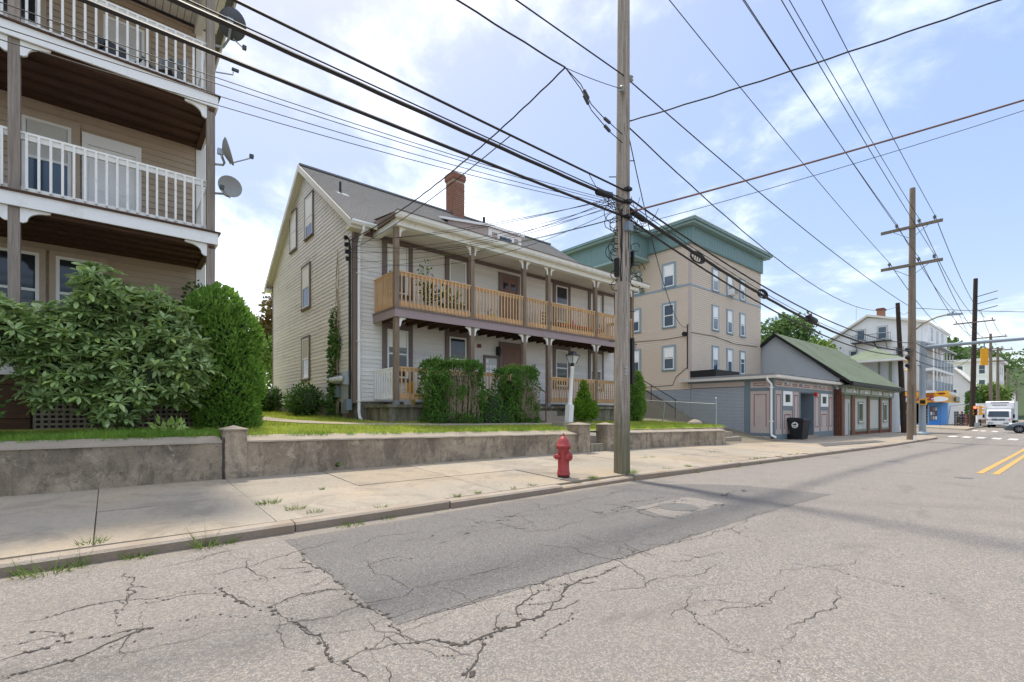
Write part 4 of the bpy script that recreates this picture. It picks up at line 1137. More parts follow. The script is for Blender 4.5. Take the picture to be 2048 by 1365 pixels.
    MB().prism([(11.88, 6.72), (12.0, 6.72), (12.0, 6.56), (11.95, 6.57), (11.90, 6.63)], 'x', 5.97, 17.80).build('gutter', 'old_white', pr_)
    MB().box(5.96, 11.86, 6.722, 17.80, 11.995, 6.745).build('drip_edge', 'brown_trim', pr_)
    MB().box(6.05, 12.12, 6.42, 17.35, 12.34, 6.60).build('beam', 'old_white', pr_)
    MB().box(6.03, 12.02, 6.555, 17.40, 12.119, 6.60).build('crown_moulding', 'old_white', pr_)
    MB().box(6.05, 12.345, 6.42, 6.20, 13.64, 6.60).build('beam', 'old_white', pr_)
    MB().box(5.98, 12.05, 6.60, 6.02, 13.66, 6.74).build('worn_edge', 'post_wood', pr_, label='rotted bare edge of the porch roof')
    for k in range(13):
        y = 12.35 + k * 0.101
        MB().box(6.21, y, 6.50 + 0.009 * k, 17.3, y + 0.096, 6.53 + 0.009 * k).build('ceiling_board', 'soffit', pr_)
    F.obj('frieze_board', 'brown_trim', t, X0 + 0.13, X1 - 0.13, 6.47, 6.60, 0.0, 0.032)
    dk = MB().box(6.04, 12.17, 4.135, 17.32, 13.66, 4.17).build('deck', 'brown_trim', t)
    MB().box(6.06, YP, 3.90, 17.30, YP + 0.04, 4.134).build('fascia', 'mauve', dk)
    MB().box(6.06, YP + 0.041, 3.90, 6.10, 13.645, 4.134).build('fascia', 'mauve', dk)
    MB().box(17.26, YP + 0.041, 3.90, 17.30, 13.645, 4.134).build('fascia', 'mauve', dk)
    for k in range(28):
        x = 6.35 + k * 0.4
        MB().box(x, 12.25, 3.93, x + 0.045, 13.64, 4.13).build('joist', 'joist', dk)
    PX = (6.155, 8.74, 10.93, 12.11, 14.71, 17.12)
    for i, px in enumerate(PX):
        for (z0, z1) in ((1.45, 3.90), (4.17, 6.42)):
            MB().box(px - 0.068, 12.215 + 0.04, z0, px + 0.068, 12.215 + 0.176, z1).build('post', 'post_wood', t)
            if i < 5: bracket(t, px + 0.068, 12.28, z1, 0.20, 0.26, 1, mat='old_white', th=0.045)
            if i > 0: bracket(t, px - 0.068, 12.28, z1, 0.20, 0.26, -1, mat='old_white', th=0.045)
        if i in (0, 3, 4, 5): MB().box(px - 0.075, 12.245, 1.452, px + 0.075, 12.40, 1.56).build('post_shoe', 'galv', t)
    for a, b in zip(PX, PX[1:]):
        railing_x(t, a + 0.07, b - 0.07, 12.30, 5.215, 4.21, 4.37, ('cedar_x', 'cedar_z'), 0.128)
        MB().box((a + b) / 2 - 0.03, 12.28, 4.171, (a + b) / 2 + 0.03, 12.32, 4.212).build('rail_foot', 'cedar_z', t)
    railing_y(t, 6.14, 12.40, 13.64, 5.215, 4.21, 4.37, ('cedar_y', 'cedar_z'), 0.128)
    railing_y(t, 17.13, 12.40, 13.64, 5.215, 4.21, 4.37, ('cedar_y', 'cedar_z'), 0.128)
    for a, b in ((PX[0], PX[1]), (PX[1], PX[2] - 0.5), (PX[3], PX[4]), (PX[4], PX[5])):
        railing_x(t, a + 0.07, b - 0.07, 12.30, 2.52, 1.60, 1.77, ('cedar_x', 'cedar_z'), 0.128)
    railing_y(t, 6.14, 12.40, 13.64, 2.50, 1.60, 1.74, ('white', 'white'), 0.155, 0.045)
    # porch slab, its wall and the steps
    MB().box(5.80, 12.02, 1.37, 17.45, 13.66, 1.45).build('porch_slab', 'foundation', t)
    MB().box(5.86, 12.10, 0.6, 17.40, 13.66, 1.369).build('porch_base', 'foundation', t)
    for i, (xa, xb, ya, zt) in enumerate([(10.75, 11.95, 11.72, 1.28), (10.65, 12.0, 11.40, 1.11), (10.80, 12.05, 11.06, 0.96)]):
        MB().box(xa, ya, 0.6, xb, ya + 0.35 + (0.0 if i else 0.03), zt).build('step', 'cap_concrete', t)
    MB().tube([(10.86, 11.15, 0.9), (10.86, 11.15, 1.86), (10.86, 11.24, 1.92), (10.86, 12.24, 2.45)], 0.022, 8).build('handrail', 'rust_rail', t)
    # dormer
    yf, xa, xb = 13.55, 10.35, 11.86
    ch = [(yf, 7.05), (16.45, 9.06), (yf, 7.86)]
    dm = MB().prism(ch, 'x', xa, xb).build('dormer', 'beige_panel', t)
    y = yf + 0.09
    while y < 16.2:
        zt = 7.86 + (y - yf) * (9.06 - 7.86) / (16.45 - yf); zb = ZE + 0.1 + (y - YF) * KS
        if zt - zb > 0.05: MB().box(xa - 0.012, y, zb - 0.1, xa - 0.0005, y + 0.13, zt - 0.05).build('dormer_board', 'beige_panel', dm)
        y += 0.145
    MB().hexa([(xa - 0.1, yf - 0.12, 7.82), (xb + 0.1, yf - 0.12, 7.82), (xb + 0.1, 16.7, 9.13), (xa - 0.1, 16.7, 9.13), (xa - 0.1, yf - 0.12, 7.90), (xb + 0.1, yf - 0.12, 7.90), (xb + 0.1, 16.7, 9.22), (xa - 0.1, 16.7, 9.22)]).build('dormer_roof', 'white', dm)
    D = Face('Y', yf)
    for (a, b) in ((xa - 0.01, xa + 0.13), (xb - 0.13, xb + 0.01)): D.obj('trim_board', 'white', dm, a, b, 7.0, 7.83, 0.0, 0.03)
    D.obj('trim_board', 'white', dm, xa + 0.13, xb - 0.13, 7.70, 7.83, 0.0, 0.028)
    wn = MB(); D.box(wn, 10.72, 10.82, 7.05, 7.70, 0.0, 0.05); D.box(wn, 11.40, 11.50, 7.05, 7.70, 0.0, 0.05); D.box(wn, 10.82, 11.40, 7.62, 7.70, 0.0, 0.049)
    wn = wn.build('window', 'white', t); D.obj('pane', 'glass_blue', wn, 10.82, 11.40, 7.05, 7.62, 0.005, 0.02)
    # chimney of real bricks over a mortar core
    ca, cb, cy0, cy1 = 11.70, 12.30, 17.92, 18.48
    chm = MB().box(ca, cy0, 9.5, cb, cy1, 11.95).build('chimney', 'mortar', t)
    bm = MB()
    bricks_mesh(bm, Face('Y', cy0), ca - 0.01, cb + 0.01, 9.55, 11.62, 0.19, 0.066, 0.022, 0.018); bricks_mesh(bm, Face('X', ca), cy0 - 0.01, cy1, 9.55, 11.62, 0.19, 0.066, 0.022, 0.018)
    for i, e in enumerate((0.035, 0.06, 0.06, 0.06)):
        z = 11.63 + i * 0.073
        bm_ = MB().box(ca - e, cy0 - e, z, cb + e, cy1 + e, z + 0.062).build('corbel_course', 'brick', chm)
    bm.build('brickwork', 'brick', chm, kind='stuff')
    MB().box(ca - 0.03, cy0 - 0.03, 11.925, cb + 0.03, cy1 + 0.03, 11.98).build('cap', 'cap_concrete', chm)
    MB().box(ca - 0.1, cy0 - 0.14, 9.75, cb + 0.1, cy1, 9.92).build('flashing', 'galv', chm)
    MB().tube([(12.95, 17.3, 9.3), (12.95, 17.3, 10.05)], 0.06, 10).build('vent_pipe', 'dark_metal', t)
    p = MB().tube([(5.95, 16.0, 8.4), (5.95, 16.0, 8.98)], 0.04, 8).build('vent_pipe', 'dark_metal', t)
    MB().hexa([(5.78, 15.72, 8.43), (6.16, 15.72, 8.43), (6.16, 16.12, 8.70), (5.78, 16.12, 8.70), (5.78, 15.72, 8.46), (6.16, 15.72, 8.46), (6.16, 16.12, 8.73), (5.78, 16.12, 8.73)]).build('flashing', 'galv', p)
    # electric meters and conduits on the gable wall
    mt = MB().box(5.30, 13.86, 2.10, 5.45, 15.30, 2.36).build('meter_bank', 'grey_metal', t)
    for k in range(5):
        y = 14.10 + k * 0.25
        MB().lathe([(0.085, 0), (0.085, 0.05), (0.07, 0.11), (0.0, 0.13)], (5.30, y, 2.23), 14, Matrix.Rotation(rad(-90), 3, 'Y')).build('meter', 'frosted', mt, smooth=True)
    MB().box(5.28, 13.84, 2.05, 5.46, 14.0, 2.45).build('meter_box', 'galv', mt)
    MB().box(5.32, 14.55, 1.7, 5.46, 14.85, 2.05).build('junction_box', 'grey_metal', mt)
    MB().box(5.30, 13.75, 1.3, 5.46, 13.95, 1.62).build('junction_box', 'grey_metal', mt)
    for k in range(6): MB().tube([(5.43, 13.98 + 0.1 * k, 1.2), (5.43, 13.98 + 0.1 * k, 2.1)], 0.014, 6).build('conduit', 'galv', mt)
    for k, y in enumerate((13.80, 13.86)): MB().tube([(5.42, y, 1.4), (5.42, y, 6.1 + 0.2 * k), (5.36, y, 6.2 + 0.2 * k)], 0.024, 6).build('conduit', 'black', mt)
    for k in range(4): MB().cbox((5.36, 13.84 + 0.05 * k, 5.75 + 0.22 * k), (0.09, 0.08, 0.11)).build('cable_clamp', 'black', mt)
    # lantern, alarm bell, board by the entrance
    l = MB().box(10.77, YF - 0.08, 3.30, 10.83, YF - 0.02, 3.62).build('wall_lantern', 'black', t)
    MB().lathe([(0.0, 0.0), (0.05, 0.02), (0.075, 0.16), (0.08, 0.26), (0.02, 0.34), (0.0, 0.36)], (10.80, YF - 0.16, 3.28), 10).build('lantern_glass', 'dark_metal', l)
    MB().box(9.92, YF - 0.08, 3.52, 10.06, YF - 0.02, 3.64).build('alarm_box', 'red_line', t)
    nb = MB(); F.box(nb, 10.18, 10.26, 2.55, 3.28, 0.02, 0.07); F.box(nb, 10.78, 10.86, 2.55, 3.28, 0.02, 0.07); F.box(nb, 10.26, 10.78, 3.18, 3.28, 0.02, 0.069)
    nb = nb.build('notice_board', 'brown_trim', t)
    F.obj('board_panel', 'frosted', nb, 10.26, 10.78, 2.55, 3.18, 0.02, 0.05)
    for k in range(7): F.obj('paper', 'bare_white', nb, 10.29 + 0.16 * (k % 3), 10.40 + 0.16 * (k % 3), 2.62 + 0.19 * (k // 3), 2.75 + 0.19 * (k // 3), 0.0505, 0.052)
main_house()

# ------------------------------------------------------------------ things on the porches
def plant_leaves(n, c, rad3, lo=0.10, hi=0.22, wr=0.4, mat='leaf_rhodo_young', parent=None, up=0.3):
    p, nn = blob_points(n, [c], [rad3], 0.8)
    d = nn + np.array([0, 0, up]) + NP.normal(size=nn.shape) * 0.5
    ln = NP.uniform(lo, hi, n)
    return leaves('foliage', p, d, ln, ln * wr, mat, parent, LEAF8)
def potted(label, x, y, z, h, r, n, mat, lo, hi):
    t = thing('potted_plant', label, 'plant', (x, y, z))
    MB().lathe([(0.11, 0), (0.15, 0.24), (0.16, 0.26), (0.13, 0.26), (0.12, 0.22)], (x, y, z), 14).build('pot', 'sign_blue' if h > 0.9 else 'orange', t)
    m = MB()
    for k in range(5): m.tube([(x, y, z + 0.2), (x + R.uniform(-.1, .1), y + R.uniform(-.05, .05), z + h * 0.5), (x + R.uniform(-r, r) * 0.7, y + R.uniform(-.1, .1), z + h * 0.9)], [0.012, 0.009, 0.004], 5)
    m.build('stems', 'leaf_vine', t)
    plant_leaves(n, (x, y, z + h * 0.62), (r, r * 0.45, h * 0.42), lo, hi, 0.4, mat, t)
potted('bushy dark-leaved pot plant behind the upper porch rail', 7.55, 12.75, 4.17, 1.0, 0.42, 90, 'leaf_yew', 0.14, 0.24)
potted('tall feathery pot plant rising above the upper porch rail', 7.25, 12.62, 4.17, 1.55, 0.26, 130, 'leaf_tree_light', 0.07, 0.13)
potted('broad-leaved pot plant on the upper porch beside the window', 8.30, 12.80, 4.17, 0.82, 0.36, 60, 'leaf_rhodo', 0.16, 0.26)
t = thing('toy_truck', 'yellow toy truck on the upper porch floor', 'toy', (9.75, 12.7, 4.17))
MB().box(9.55, 12.6, 4.25, 9.95, 12.85, 4.38).build('body', 'yellow_toy', t)
MB().add([(9.75, 12.62, 4.38), (9.95, 12.62, 4.38), (9.92, 12.64, 4.52), (9.8, 12.64, 4.52), (9.75, 12.83, 4.38), (9.95, 12.83, 4.38), (9.92, 12.81, 4.52), (9.8, 12.81, 4.52)], [(0, 1, 2, 3), (7, 6, 5, 4), (3, 2, 6, 7), (0, 3, 7, 4), (1, 5, 6, 2)]).build('cab', 'yellow_toy', t)
for wx in (9.63, 9.87):
    for wy in (12.585, 12.83): MB().lathe([(0.07, -0.02), (0.07, 0.02)], (wx, wy, 4.24), 12, Matrix.Rotation(rad(90), 3, 'X')).build('wheel', 'tyre', t)
MB().tube([(9.70, 12.72, 4.38), (9.70, 12.72, 4.62), (9.80, 12.72, 4.66)], 0.018, 6).build('handle', 'black', t)
t = thing('play_table', 'red plastic play table on the upper porch', 'table', (14.0, 12.75, 4.17))
MB().add([(13.0, 12.5, 4.60), (15.35, 12.5, 4.60), (15.35, 13.0, 4.60), (13.0, 13.0, 4.60), (13.06, 12.53, 4.52), (15.3, 12.53, 4.52), (15.3, 12.97, 4.52), (13.06, 12.97, 4.52)], [(0, 1, 2, 3), (7, 6, 5, 4), (0, 4, 5, 1), (1, 5, 6, 2), (2, 6, 7, 3), (3, 7, 4, 0)]).build('tabletop', 'red_toy', t)
for (x, y) in ((13.15, 12.56), (15.2, 12.56), (13.15, 12.94), (15.2, 12.94)): MB().box(x - 0.04, y - 0.04, 4.17, x + 0.04, y + 0.04, 4.52).build('leg', 'red_toy', t)
def toy(label, x, mat, s, z=4.60):
    MB().lathe([(0.0, 0.0), (s * 0.9, 0.02), (s, s), (s * 0.5, s * 1.8), (0.0, s * 2.1)], (x, 12.75, z), 10).build('toy', mat, None, smooth=True, label=label, cat='toy', group='toys on the red table')
toy('lime green toy standing on the red play table', 13.6, 'green_toy', 0.10); toy('pink toy standing on the red play table', 13.85, 'pink_toy', 0.11); toy('white toy standing on the red play table', 14.4, 'bare_white', 0.12)
t = thing('wooden_chair', 'wooden chair on the upper porch beside the red table', 'chair', (12.8, 13.0, 4.17))
for (x, y, h) in ((12.55, 12.75, 0.45), (12.95, 12.75, 0.45), (12.55, 13.15, 0.95), (12.95, 13.15, 0.95)): MB().box(x - 0.02, y - 0.02, 4.17, x + 0.02, y + 0.02, 4.17 + h).build('leg', 'post_wood', t)
MB().box(12.52, 12.72, 4.60, 12.98, 13.18, 4.64).build('seat', 'post_wood', t)
for k in range(3): MB().box(12.55, 13.13, 4.75 + 0.12 * k, 12.95, 13.16, 4.82 + 0.12 * k).build('slat', 'post_wood', t)
t = thing('planter_box', 'long teal planter tray on the upper porch floor', 'planter', (9.9, 12.45, 4.17))
MB().box(9.4, 12.40, 4.171, 10.4, 12.52, 4.26).build('tray', 'teal_toy', t); MB().box(9.42, 12.42, 4.261, 10.38, 12.50, 4.268).build('soil', 'earth', t)
t = thing('mop_bucket', 'white bucket with a yellow mop head on the lower porch', 'bucket', (6.75, 12.75, 1.45))
MB().lathe([(0.12, 0), (0.15, 0.36), (0.155, 0.37), (0.13, 0.37), (0.11, 0.03)], (6.75, 12.75, 1.45), 16).build('pail', 'bare_white', t)
MB().tube([(6.9, 12.7, 1.46), (6.9, 12.72, 2.15)], 0.05, 8).build('mop_head', 'yellow_toy', t)
MB().box(6.70, 12.60, 1.80, 6.86, 12.72, 2.1).build('wringer', 'signal', t)

# lamp post in the front lawn
lx, ly = 11.72, 10.95; lz = lawn(lx, ly)
t = thing('lamp_post', 'leaning white lamp post with a black lantern in the front lawn', 'lamp post', (lx, ly, lz))
lean = Matrix.Translation((lx, ly, lz)) @ Matrix.Rotation(rad(3.6), 4, Vector((0.645, 0.764, 0)))
MB().prism([(-0.10, -0.10), (0.10, -0.10), (0.10, 0.10), (-0.10, 0.10)], 'z', -0.1, 0.62).build('base', 'old_white', t, T=lean)
MB().lathe([(0.10, 0.62), (0.085, 0.66), (0.068, 0.70), (0.066, 1.2), (0.062, 1.82), (0.075, 1.84), (0.075, 1.88), (0.05, 1.9)], (0, 0, 0), 14).build('shaft', 'old_white', t, T=lean, smooth=True)
hd = MB().lathe([(0.045, 1.90), (0.06, 1.93), (0.05, 1.98), (0.085, 2.0)], (0, 0, 0), 12).build('lantern', 'black', t, T=lean)
m = MB(); a, b = 0.085, 0.15
m.add([(-a, -a, 2.0), (a, -a, 2.0), (a, a, 2.0), (-a, a, 2.0), (-b, -b, 2.25), (b, -b, 2.25), (b, b, 2.25), (-b, b, 2.25)], [(0, 3, 2, 1), (0, 1, 5, 4), (1, 2, 6, 5), (2, 3, 7, 6), (3, 0, 4, 7)]); m.build('lantern_glass', 'frosted', hd, T=lean)
for (x, y) in ((-1, -1), (1, -1), (1, 1), (-1, 1)): MB().tube([(x * a * 1.03, y * a * 1.03, 1.99), (x * b * 1.03, y * b * 1.03, 2.26)], 0.011, 5).build('lantern_bar', 'black', hd, T=lean)
m = MB(); c = 0.19
m.add([(-c, -c, 2.25), (c, -c, 2.25), (c, c, 2.25), (-c, c, 2.25), (-0.08, -0.08, 2.36), (0.08, -0.08, 2.36), (0.08, 0.08, 2.36), (-0.08, 0.08, 2.36), (-0.07, -0.07, 2.40), (0.07, -0.07, 2.40), (0.07, 0.07, 2.40), (-0.07, 0.07, 2.40)],
      [(0, 3, 2, 1), (0, 1, 5, 4), (1, 2, 6, 5), (2, 3, 7, 6), (3, 0, 4, 7), (4, 5, 9, 8), (5, 6, 10, 9), (6, 7, 11, 10), (7, 4, 8, 11), (8, 9, 10, 11)]); m.build('lantern_roof', 'dark_metal', hd, T=lean)
# ------------------------------------------------------------------ hydrant
hx, hy = 5.93, 5.66; hz = sw(hx, hy)
t = thing('fire_hydrant', 'dark red fire hydrant on the sidewalk by the kerb', 'fire hydrant', (hx, hy, hz))
MB().lathe([(0.10, -0.05), (0.105, 0.0), (0.105, 0.03), (0.10, 0.05)], (hx, hy, hz), 20).build('foot', 'hydrant_base', t)
MB().lathe([(0.10, 0.04), (0.112, 0.05), (0.115, 0.075), (0.102, 0.095), (0.105, 0.11), (0.102, 0.125), (0.097, 0.14), (0.097, 0.50), (0.104, 0.515)], (hx, hy, hz), 24).build('barrel', 'hydrant', t, smooth=True)
bo = MB().lathe([(0.104, 0.512), (0.128, 0.52), (0.130, 0.545), (0.118, 0.56), (0.10, 0.60), (0.085, 0.64), (0.058, 0.68), (0.03, 0.70), (0.022, 0.705)], (hx, hy, hz), 24).build('bonnet', 'hydrant', t, smooth=True)
MB().lathe([(0.024, 0.70), (0.024, 0.725), (0.016, 0.73), (0.016, 0.755)], (hx, hy, hz), 5).build('operating_nut', 'hydrant', bo)
for k in range(8):
    a = k * math.pi / 4 + 0.3; MB().lathe([(0.013, 0), (0.013, 0.045)], (hx + 0.116 * math.cos(a), hy + 0.116 * math.sin(a), hz + 0.485), 6).build('bolt', 'hydrant', bo)
def nozzle(d, r, ln, z):
    d = Vector(d).normalized(); q = d.to_track_quat('Z', 'Y').to_matrix()
    c = Vector((hx, hy, hz + z))
    o = MB().lathe([(r * 0.8, 0.05), (r * 0.8, 0.09), (r, 0.10), (r, ln), (r * 0.9, ln + 0.012), (r * 0.3, ln + 0.02), (r * 0.3, ln + 0.02)], c, 18, q).build('nozzle_cap', 'hydrant', t, smooth=True)
    MB().lathe([(0.018, ln + 0.018), (0.016, ln + 0.05)], c, 5, q).build('cap_nut', 'hydrant', o)
nozzle((0.10, -1.0, 0), 0.072, 0.135, 0.36)
nozzle((-0.98, 0.22, 0), 0.048, 0.15, 0.36)
nozzle((0.98, -0.1, 0), 0.048, 0.14, 0.36)

# ------------------------------------------------------------------ utility poles
def pole(name, label, x, y, z0, h, r0, r1, mat, lean=(0, 0), n=16):
    t = thing(name, label, 'utility pole', (x, y, z0), 'utility poles along the street')
    m = MB(); k = 10
    m.tube([(x + lean[0] * i / k, y + lean[1] * i / k, z0 - 0.1 + (h + 0.1) * i / k) for i in range(k + 1)], [r0 + (r1 - r0) * i / k for i in range(k + 1)], n)
    m.build('shaft', mat, t, smooth=True)
    return t
PXN, PYN = 7.28, 5.46
near = pole('utility_pole', 'near wooden utility pole beside the hydrant, mossy at its foot', PXN, PYN, sw(PXN, PYN), 14.0, 0.150, 0.085, 'pole_wood', (0.02, -0.05), 22)
def step_bolt(z, side):
    d = Vector((0.764 * side, -0.645 * side, 0)); p = Vector((PXN, PYN, z))
    MB().tube([p + d * 0.10, p + d * 0.24], 0.009, 6).build('step_bolt', 'dark_metal', near)
for z, s_ in ((2.55, -1), (3.6, -1), (4.1, 1), (5.6, -1), (5.9, 1), (3.1, 1), (4.6, 1)): step_bolt(z, s_)
MB().box(PXN + 0.05, PYN - 0.19, 1.75, PXN + 0.115, PYN - 0.05, 2.6).build('cable_guard', 'black', near, T=Matrix.Translation((0.04, 0.02, 0)))
for k, z in enumerate((1.93, 1.99, 2.05)):
    p = Vector((PXN, PYN, z)) + Vector((-0.4, -0.9, 0)).normalized() * 0.142
    MB().cbox(tuple(p), (0.05, 0.02, 0.035)).build('number_tag', 'galv', near)
for (z, yy) in ((13.3, 1.25), (11.4, 1.25)):
    a = MB().box(PXN - 0.15, PYN - yy, z - 0.06, PXN - 0.06, PYN + yy, z + 0.06).build('crossarm', 'pole_far', near)
def sagline(a, b, sag, n=18):
    a, b = Vector(a), Vector(b)
    return [a + (b - a) * (i / n) - Vector((0, 0, sag * 4 * (i / n) * (1 - i / n))) for i in range(n + 1)]
def cyl(name, c, d, r, l, mat, parent, n=12):
    d = Vector(d).normalized(); c = Vector(c); return MB().tube([c - d * l / 2, c - d * l * 0.42, c + d * l * 0.42, c + d * l / 2], [r * 0.7, r, r, r * 0.7], n).build(name, mat, parent, smooth=True)
MB().cbox((PXN - 0.02, PYN - 0.17, 4.62), (0.14, 0.1, 0.16)).build('junction_box', 'grey_metal', near)
MB().box(PXN - 0.19, PYN - 0.05, 3.72, PXN - 0.145, PYN + 0.03, 4.05).build('terminal_box', 'black', near)
MB().box(PXN + 0.13, PYN - 0.16, 3.95, PXN + 0.17, PYN - 0.10, 4.22).build('terminal_box', 'black', near)
for z in (7.35, 7.05): MB().lathe([(0.03, 0), (0.055, 0.02), (0.03, 0.05), (0.055, 0.08), (0.03, 0.11)], (PXN + (0.10 if z > 7.2 else -0.15), PYN - 0.12, z), 10).build('insulator', 'galv', near, smooth=True)
for z in (5.30, 5.07, 4.80): MB().box(PXN - 0.10, PYN - 0.22, z - 0.025, PXN + 0.02, PYN - 0.12, z + 0.025).build('clamp', 'dark_metal', near)
for k in range(24):           # loose cable loops hanging on the pole
    a0 = R.uniform(0, 6.28); z = R.uniform(3.5, 5.1); s_ = R.choice((-1, 1)); rr = R.uniform(0.05, 0.19)
    c = Vector((PXN, PYN, z)) + Vector((0.764 * s_, -0.645 * s_, 0)) * (0.12 + rr * 0.6) + Vector((0, -0.1, 0))
    MB().tube([c + Vector((0.764 * math.cos(q * .45) * rr, -0.645 * math.cos(q * .45) * rr, math.sin(q * .45) * rr * R.uniform(0.8, 1.1))) for q in range(13)], 0.0075, 5).build('cable_loop', 'wire_black', near)
for k in range(14):          # slack jumpers between pole and cables
    s_ = R.choice((-1, 1)); a = Vector((PXN + 0.12 * s_, PYN - 0.12, R.uniform(4.6, 5.35))); b = Vector((PXN + s_ * R.uniform(0.25, 1.1), 5.34, R.uniform(4.75, 5.3)))
    MB().tube(sagline(a, b, R.uniform(0.04, 0.3), 10), 0.006, 5).build('jumper', 'wire_black', near)
for k in range(12):           # cables running down the pole
    a = R.uniform(3.6, 5.6); p = Vector((math.cos(a), math.sin(a), 0)) * 0.14
    MB().tube([(PXN + p.x + R.uniform(-.012, .012), PYN + p.y + R.uniform(-.012, .012), 4.95 - 0.22 * q) for q in range(7)], 0.007, 5).build('riser_cable', 'wire_black', near)

P2X, P2Y = 31.2, 5.45
p2 = pole('utility_pole', 'tall wooden utility pole with two crossarms by the corner shop', P2X, P2Y, sw(P2X, P2Y), 12.75, 0.20, 0.12, 'pole_far', (-0.05, -0.05))
def crossarm(parent, x, y, z, half, ins, mat='pole_far', dx=-0.16):
    a = MB().box(x + dx - 0.05, y - half, z - 0.07, x + dx + 0.05, y + half, z + 0.07).build('crossarm', mat, parent)
    for yy in ins: MB().lathe([(0.02, 0), (0.02, 0.08), (0.07, 0.10), (0.04, 0.15), (0.08, 0.17), (0.04, 0.25), (0.0, 0.26)], (x + dx, yy, z + 0.07), 10).build('insulator', 'iron', a)
    for s_ in (-1, 1): MB().tube([(x + dx - 0.06, y + s_ * 0.62 * half, z - 0.05), (x + dx - 0.02, y + s_ * 0.05, z - 0.55)], 0.014, 5).build('brace', 'grey_metal', a)
crossarm(p2, P2X, P2Y, 10.62, 1.22, (6.02, 5.12, 4.53)); crossarm(p2, P2X, P2Y, 8.70, 1.22, (6.32, 5.14, 4.55))
for k in range(2): MB().box(P2X - 0.2 - 0.12 * k, P2Y - 0.22, sw(31, 5) - 0.02, P2X - 0.1 - 0.12 * k, P2Y - 0.12, 0.22 + sw(31, 5)).build('conduit_boot', 'bare_white', p2)
for k in range(2): MB().tube([(P2X - 0.15 - 0.10 * k, P2Y - 0.17, 0.0), (P2X - 0.15 - 0.06 * k, P2Y - 0.15, 2.6)], 0.035, 8).build('conduit', 'pole_far' if k else 'arm_metal', p2)
MB().tube([(31.2, 5.3, 5.42), (31.28, 4.95, 5.74), (31.42, 4.5, 5.97), (31.56, 4.08, 6.06)], 0.035, 8).build('lamp_arm', 'arm_metal', p2)
MB().hexa([(31.50, 4.12, 6.0), (31.64, 4.16, 6.0), (31.80, 3.62, 6.0), (31.66, 3.58, 6.0), (31.50, 4.12, 6.10), (31.64, 4.16, 6.10), (31.80, 3.62, 6.07), (31.66, 3.58, 6.07)]).build('lamp_head', 'mast', p2)
MB().lathe([(0.05, 0), (0.05, 0.1), (0.02, 0.13)], (31.62, 3.95, 6.09), 8).build('light_sensor', 'mast', p2)
for z in (3.6, 4.0, 4.4): cyl('splice_case', (P2X - 0.35, P2Y + 0.1, z), (1, 0.1, 0), 0.09, 0.5, 'black', p2)
pb = pole('utility_pole', 'short blackened pole leaning behind the tall pole near the shop', 47.5, 8.75, sw(47, 8), 10.0, 0.20, 0.14, 'pole_dark', (-0.5, 0.3))
pc = pole('utility_pole', 'leaning bare-topped pole at the far street corner by the red signal', 73.2, 7.55, zr(73) + 0.1, 16.6, 0.25, 0.19, 'pole_dark', (0.9, -0.2))
crossarm(pc, 73.8, 7.45, 11.3, 1.7, (6.0, 8.9))
for k, z in enumerate((12.9, 13.7, 14.5)): MB().tube([(73.9, 7.4, z - 0.4), (73.9, 5.6, z)], 0.04, 6).build('bracket_arm', 'dark_metal', pc)
for lab, (x, y, h) in {'second far pole beyond the leaning corner pole, with crossarms': (92, 7.65, 12.5), 'third far pole down the street, with crossarms': (101, 7.65, 11.5), 'fourth far pole down the street, paler and bare': (118, 7.75, 9.5), 'farthest thin pole down the street': (140, 7.9, 8.5)}.items():
    q = pole('utility_pole', lab, x, y, zr(x) + 0.1, h, 0.22, 0.14, 'pole_far', (0, 0), 8)
    if h > 10: crossarm(q, x, y, h - 1.0, 1.6, (y - 1.4, y + 1.4)); crossarm(q, x, y, h - 2.6, 1.3, (y - 1.1, y + 1.1))
    elif h > 9: MB().tube([(x, y, h - 1.8), (x + .1, y - 2.4, h - 0.6)], 0.05, 6).build('bracket_arm', 'pole_far', q)

# ------------------------------------------------------------------ wires
def wire(label, a, b, sag, r, group, twist=0.0, name='overhead_wire', n=18, mat='wire_black'):
    pts_ = sagline(a, b, sag, n if not twist else 60)
    if twist: pts_ = [p + Vector((0, 0, twist * math.sin(i * 1.9))) for i, p in enumerate(pts_)]
    MB().tube(pts_, r, 5).build(name, mat, None, label=label, cat='wire', group=group)
g = 'power lines over the street'
ends = [((PXN - .1, 5.97, 13.45), (P2X - .16, 6.02, 10.95)), ((PXN - .1, 5.12, 13.5), (P2X - .16, 5.12, 10.95)), ((PXN - .1, 4.53, 13.55), (P2X - .16, 4.53, 10.95)),
        ((PXN - .1, 6.30, 11.5), (P2X - .16, 6.32, 9.03)), ((PXN - .1, 5.14, 11.7), (P2X - .16, 5.14, 9.03)), ((PXN - .1, 4.55, 11.75), (P2X - .16, 4.55, 9.03))]
WHICH = ['upper crossarms, nearest the houses', 'upper crossarms, middle one', 'upper crossarms, nearest the street', 'lower crossarms, nearest the houses', 'lower crossarms, middle one', 'lower crossarms, nearest the street']
for (a, b), w_ in zip(ends, WHICH):
    wire('power line between the two nearest poles, ' + w_, a, b, 0.18, 0.011, g)
    wire('power line beyond the tall pole, ' + w_, b, (73.7, b[1] + (1.9 if b[2] > 10 else 2.2), b[2] + 0.6), 0.9, 0.016, g)
for k in range(4): wire('thin power line between the far poles', (73.8, 6.0 + 0.9 * k, 11.5 + (k % 2)), (92, 6.2 + 0.9 * k, 11.4 - (k % 2)), 0.5, 0.018, g)
g = 'cables along the near pole'
wire('uppermost thick cable sloping to the near pole from the left', (-12, 5.4, 5.45), (PXN, 5.36, 5.30), 0.06, 0.017, g)
wire('middle bundled cable sloping to the near pole from the left', (-12, 5.4, 5.15), (PXN, 5.36, 5.07), 0.08, 0.026, g, 0.003)
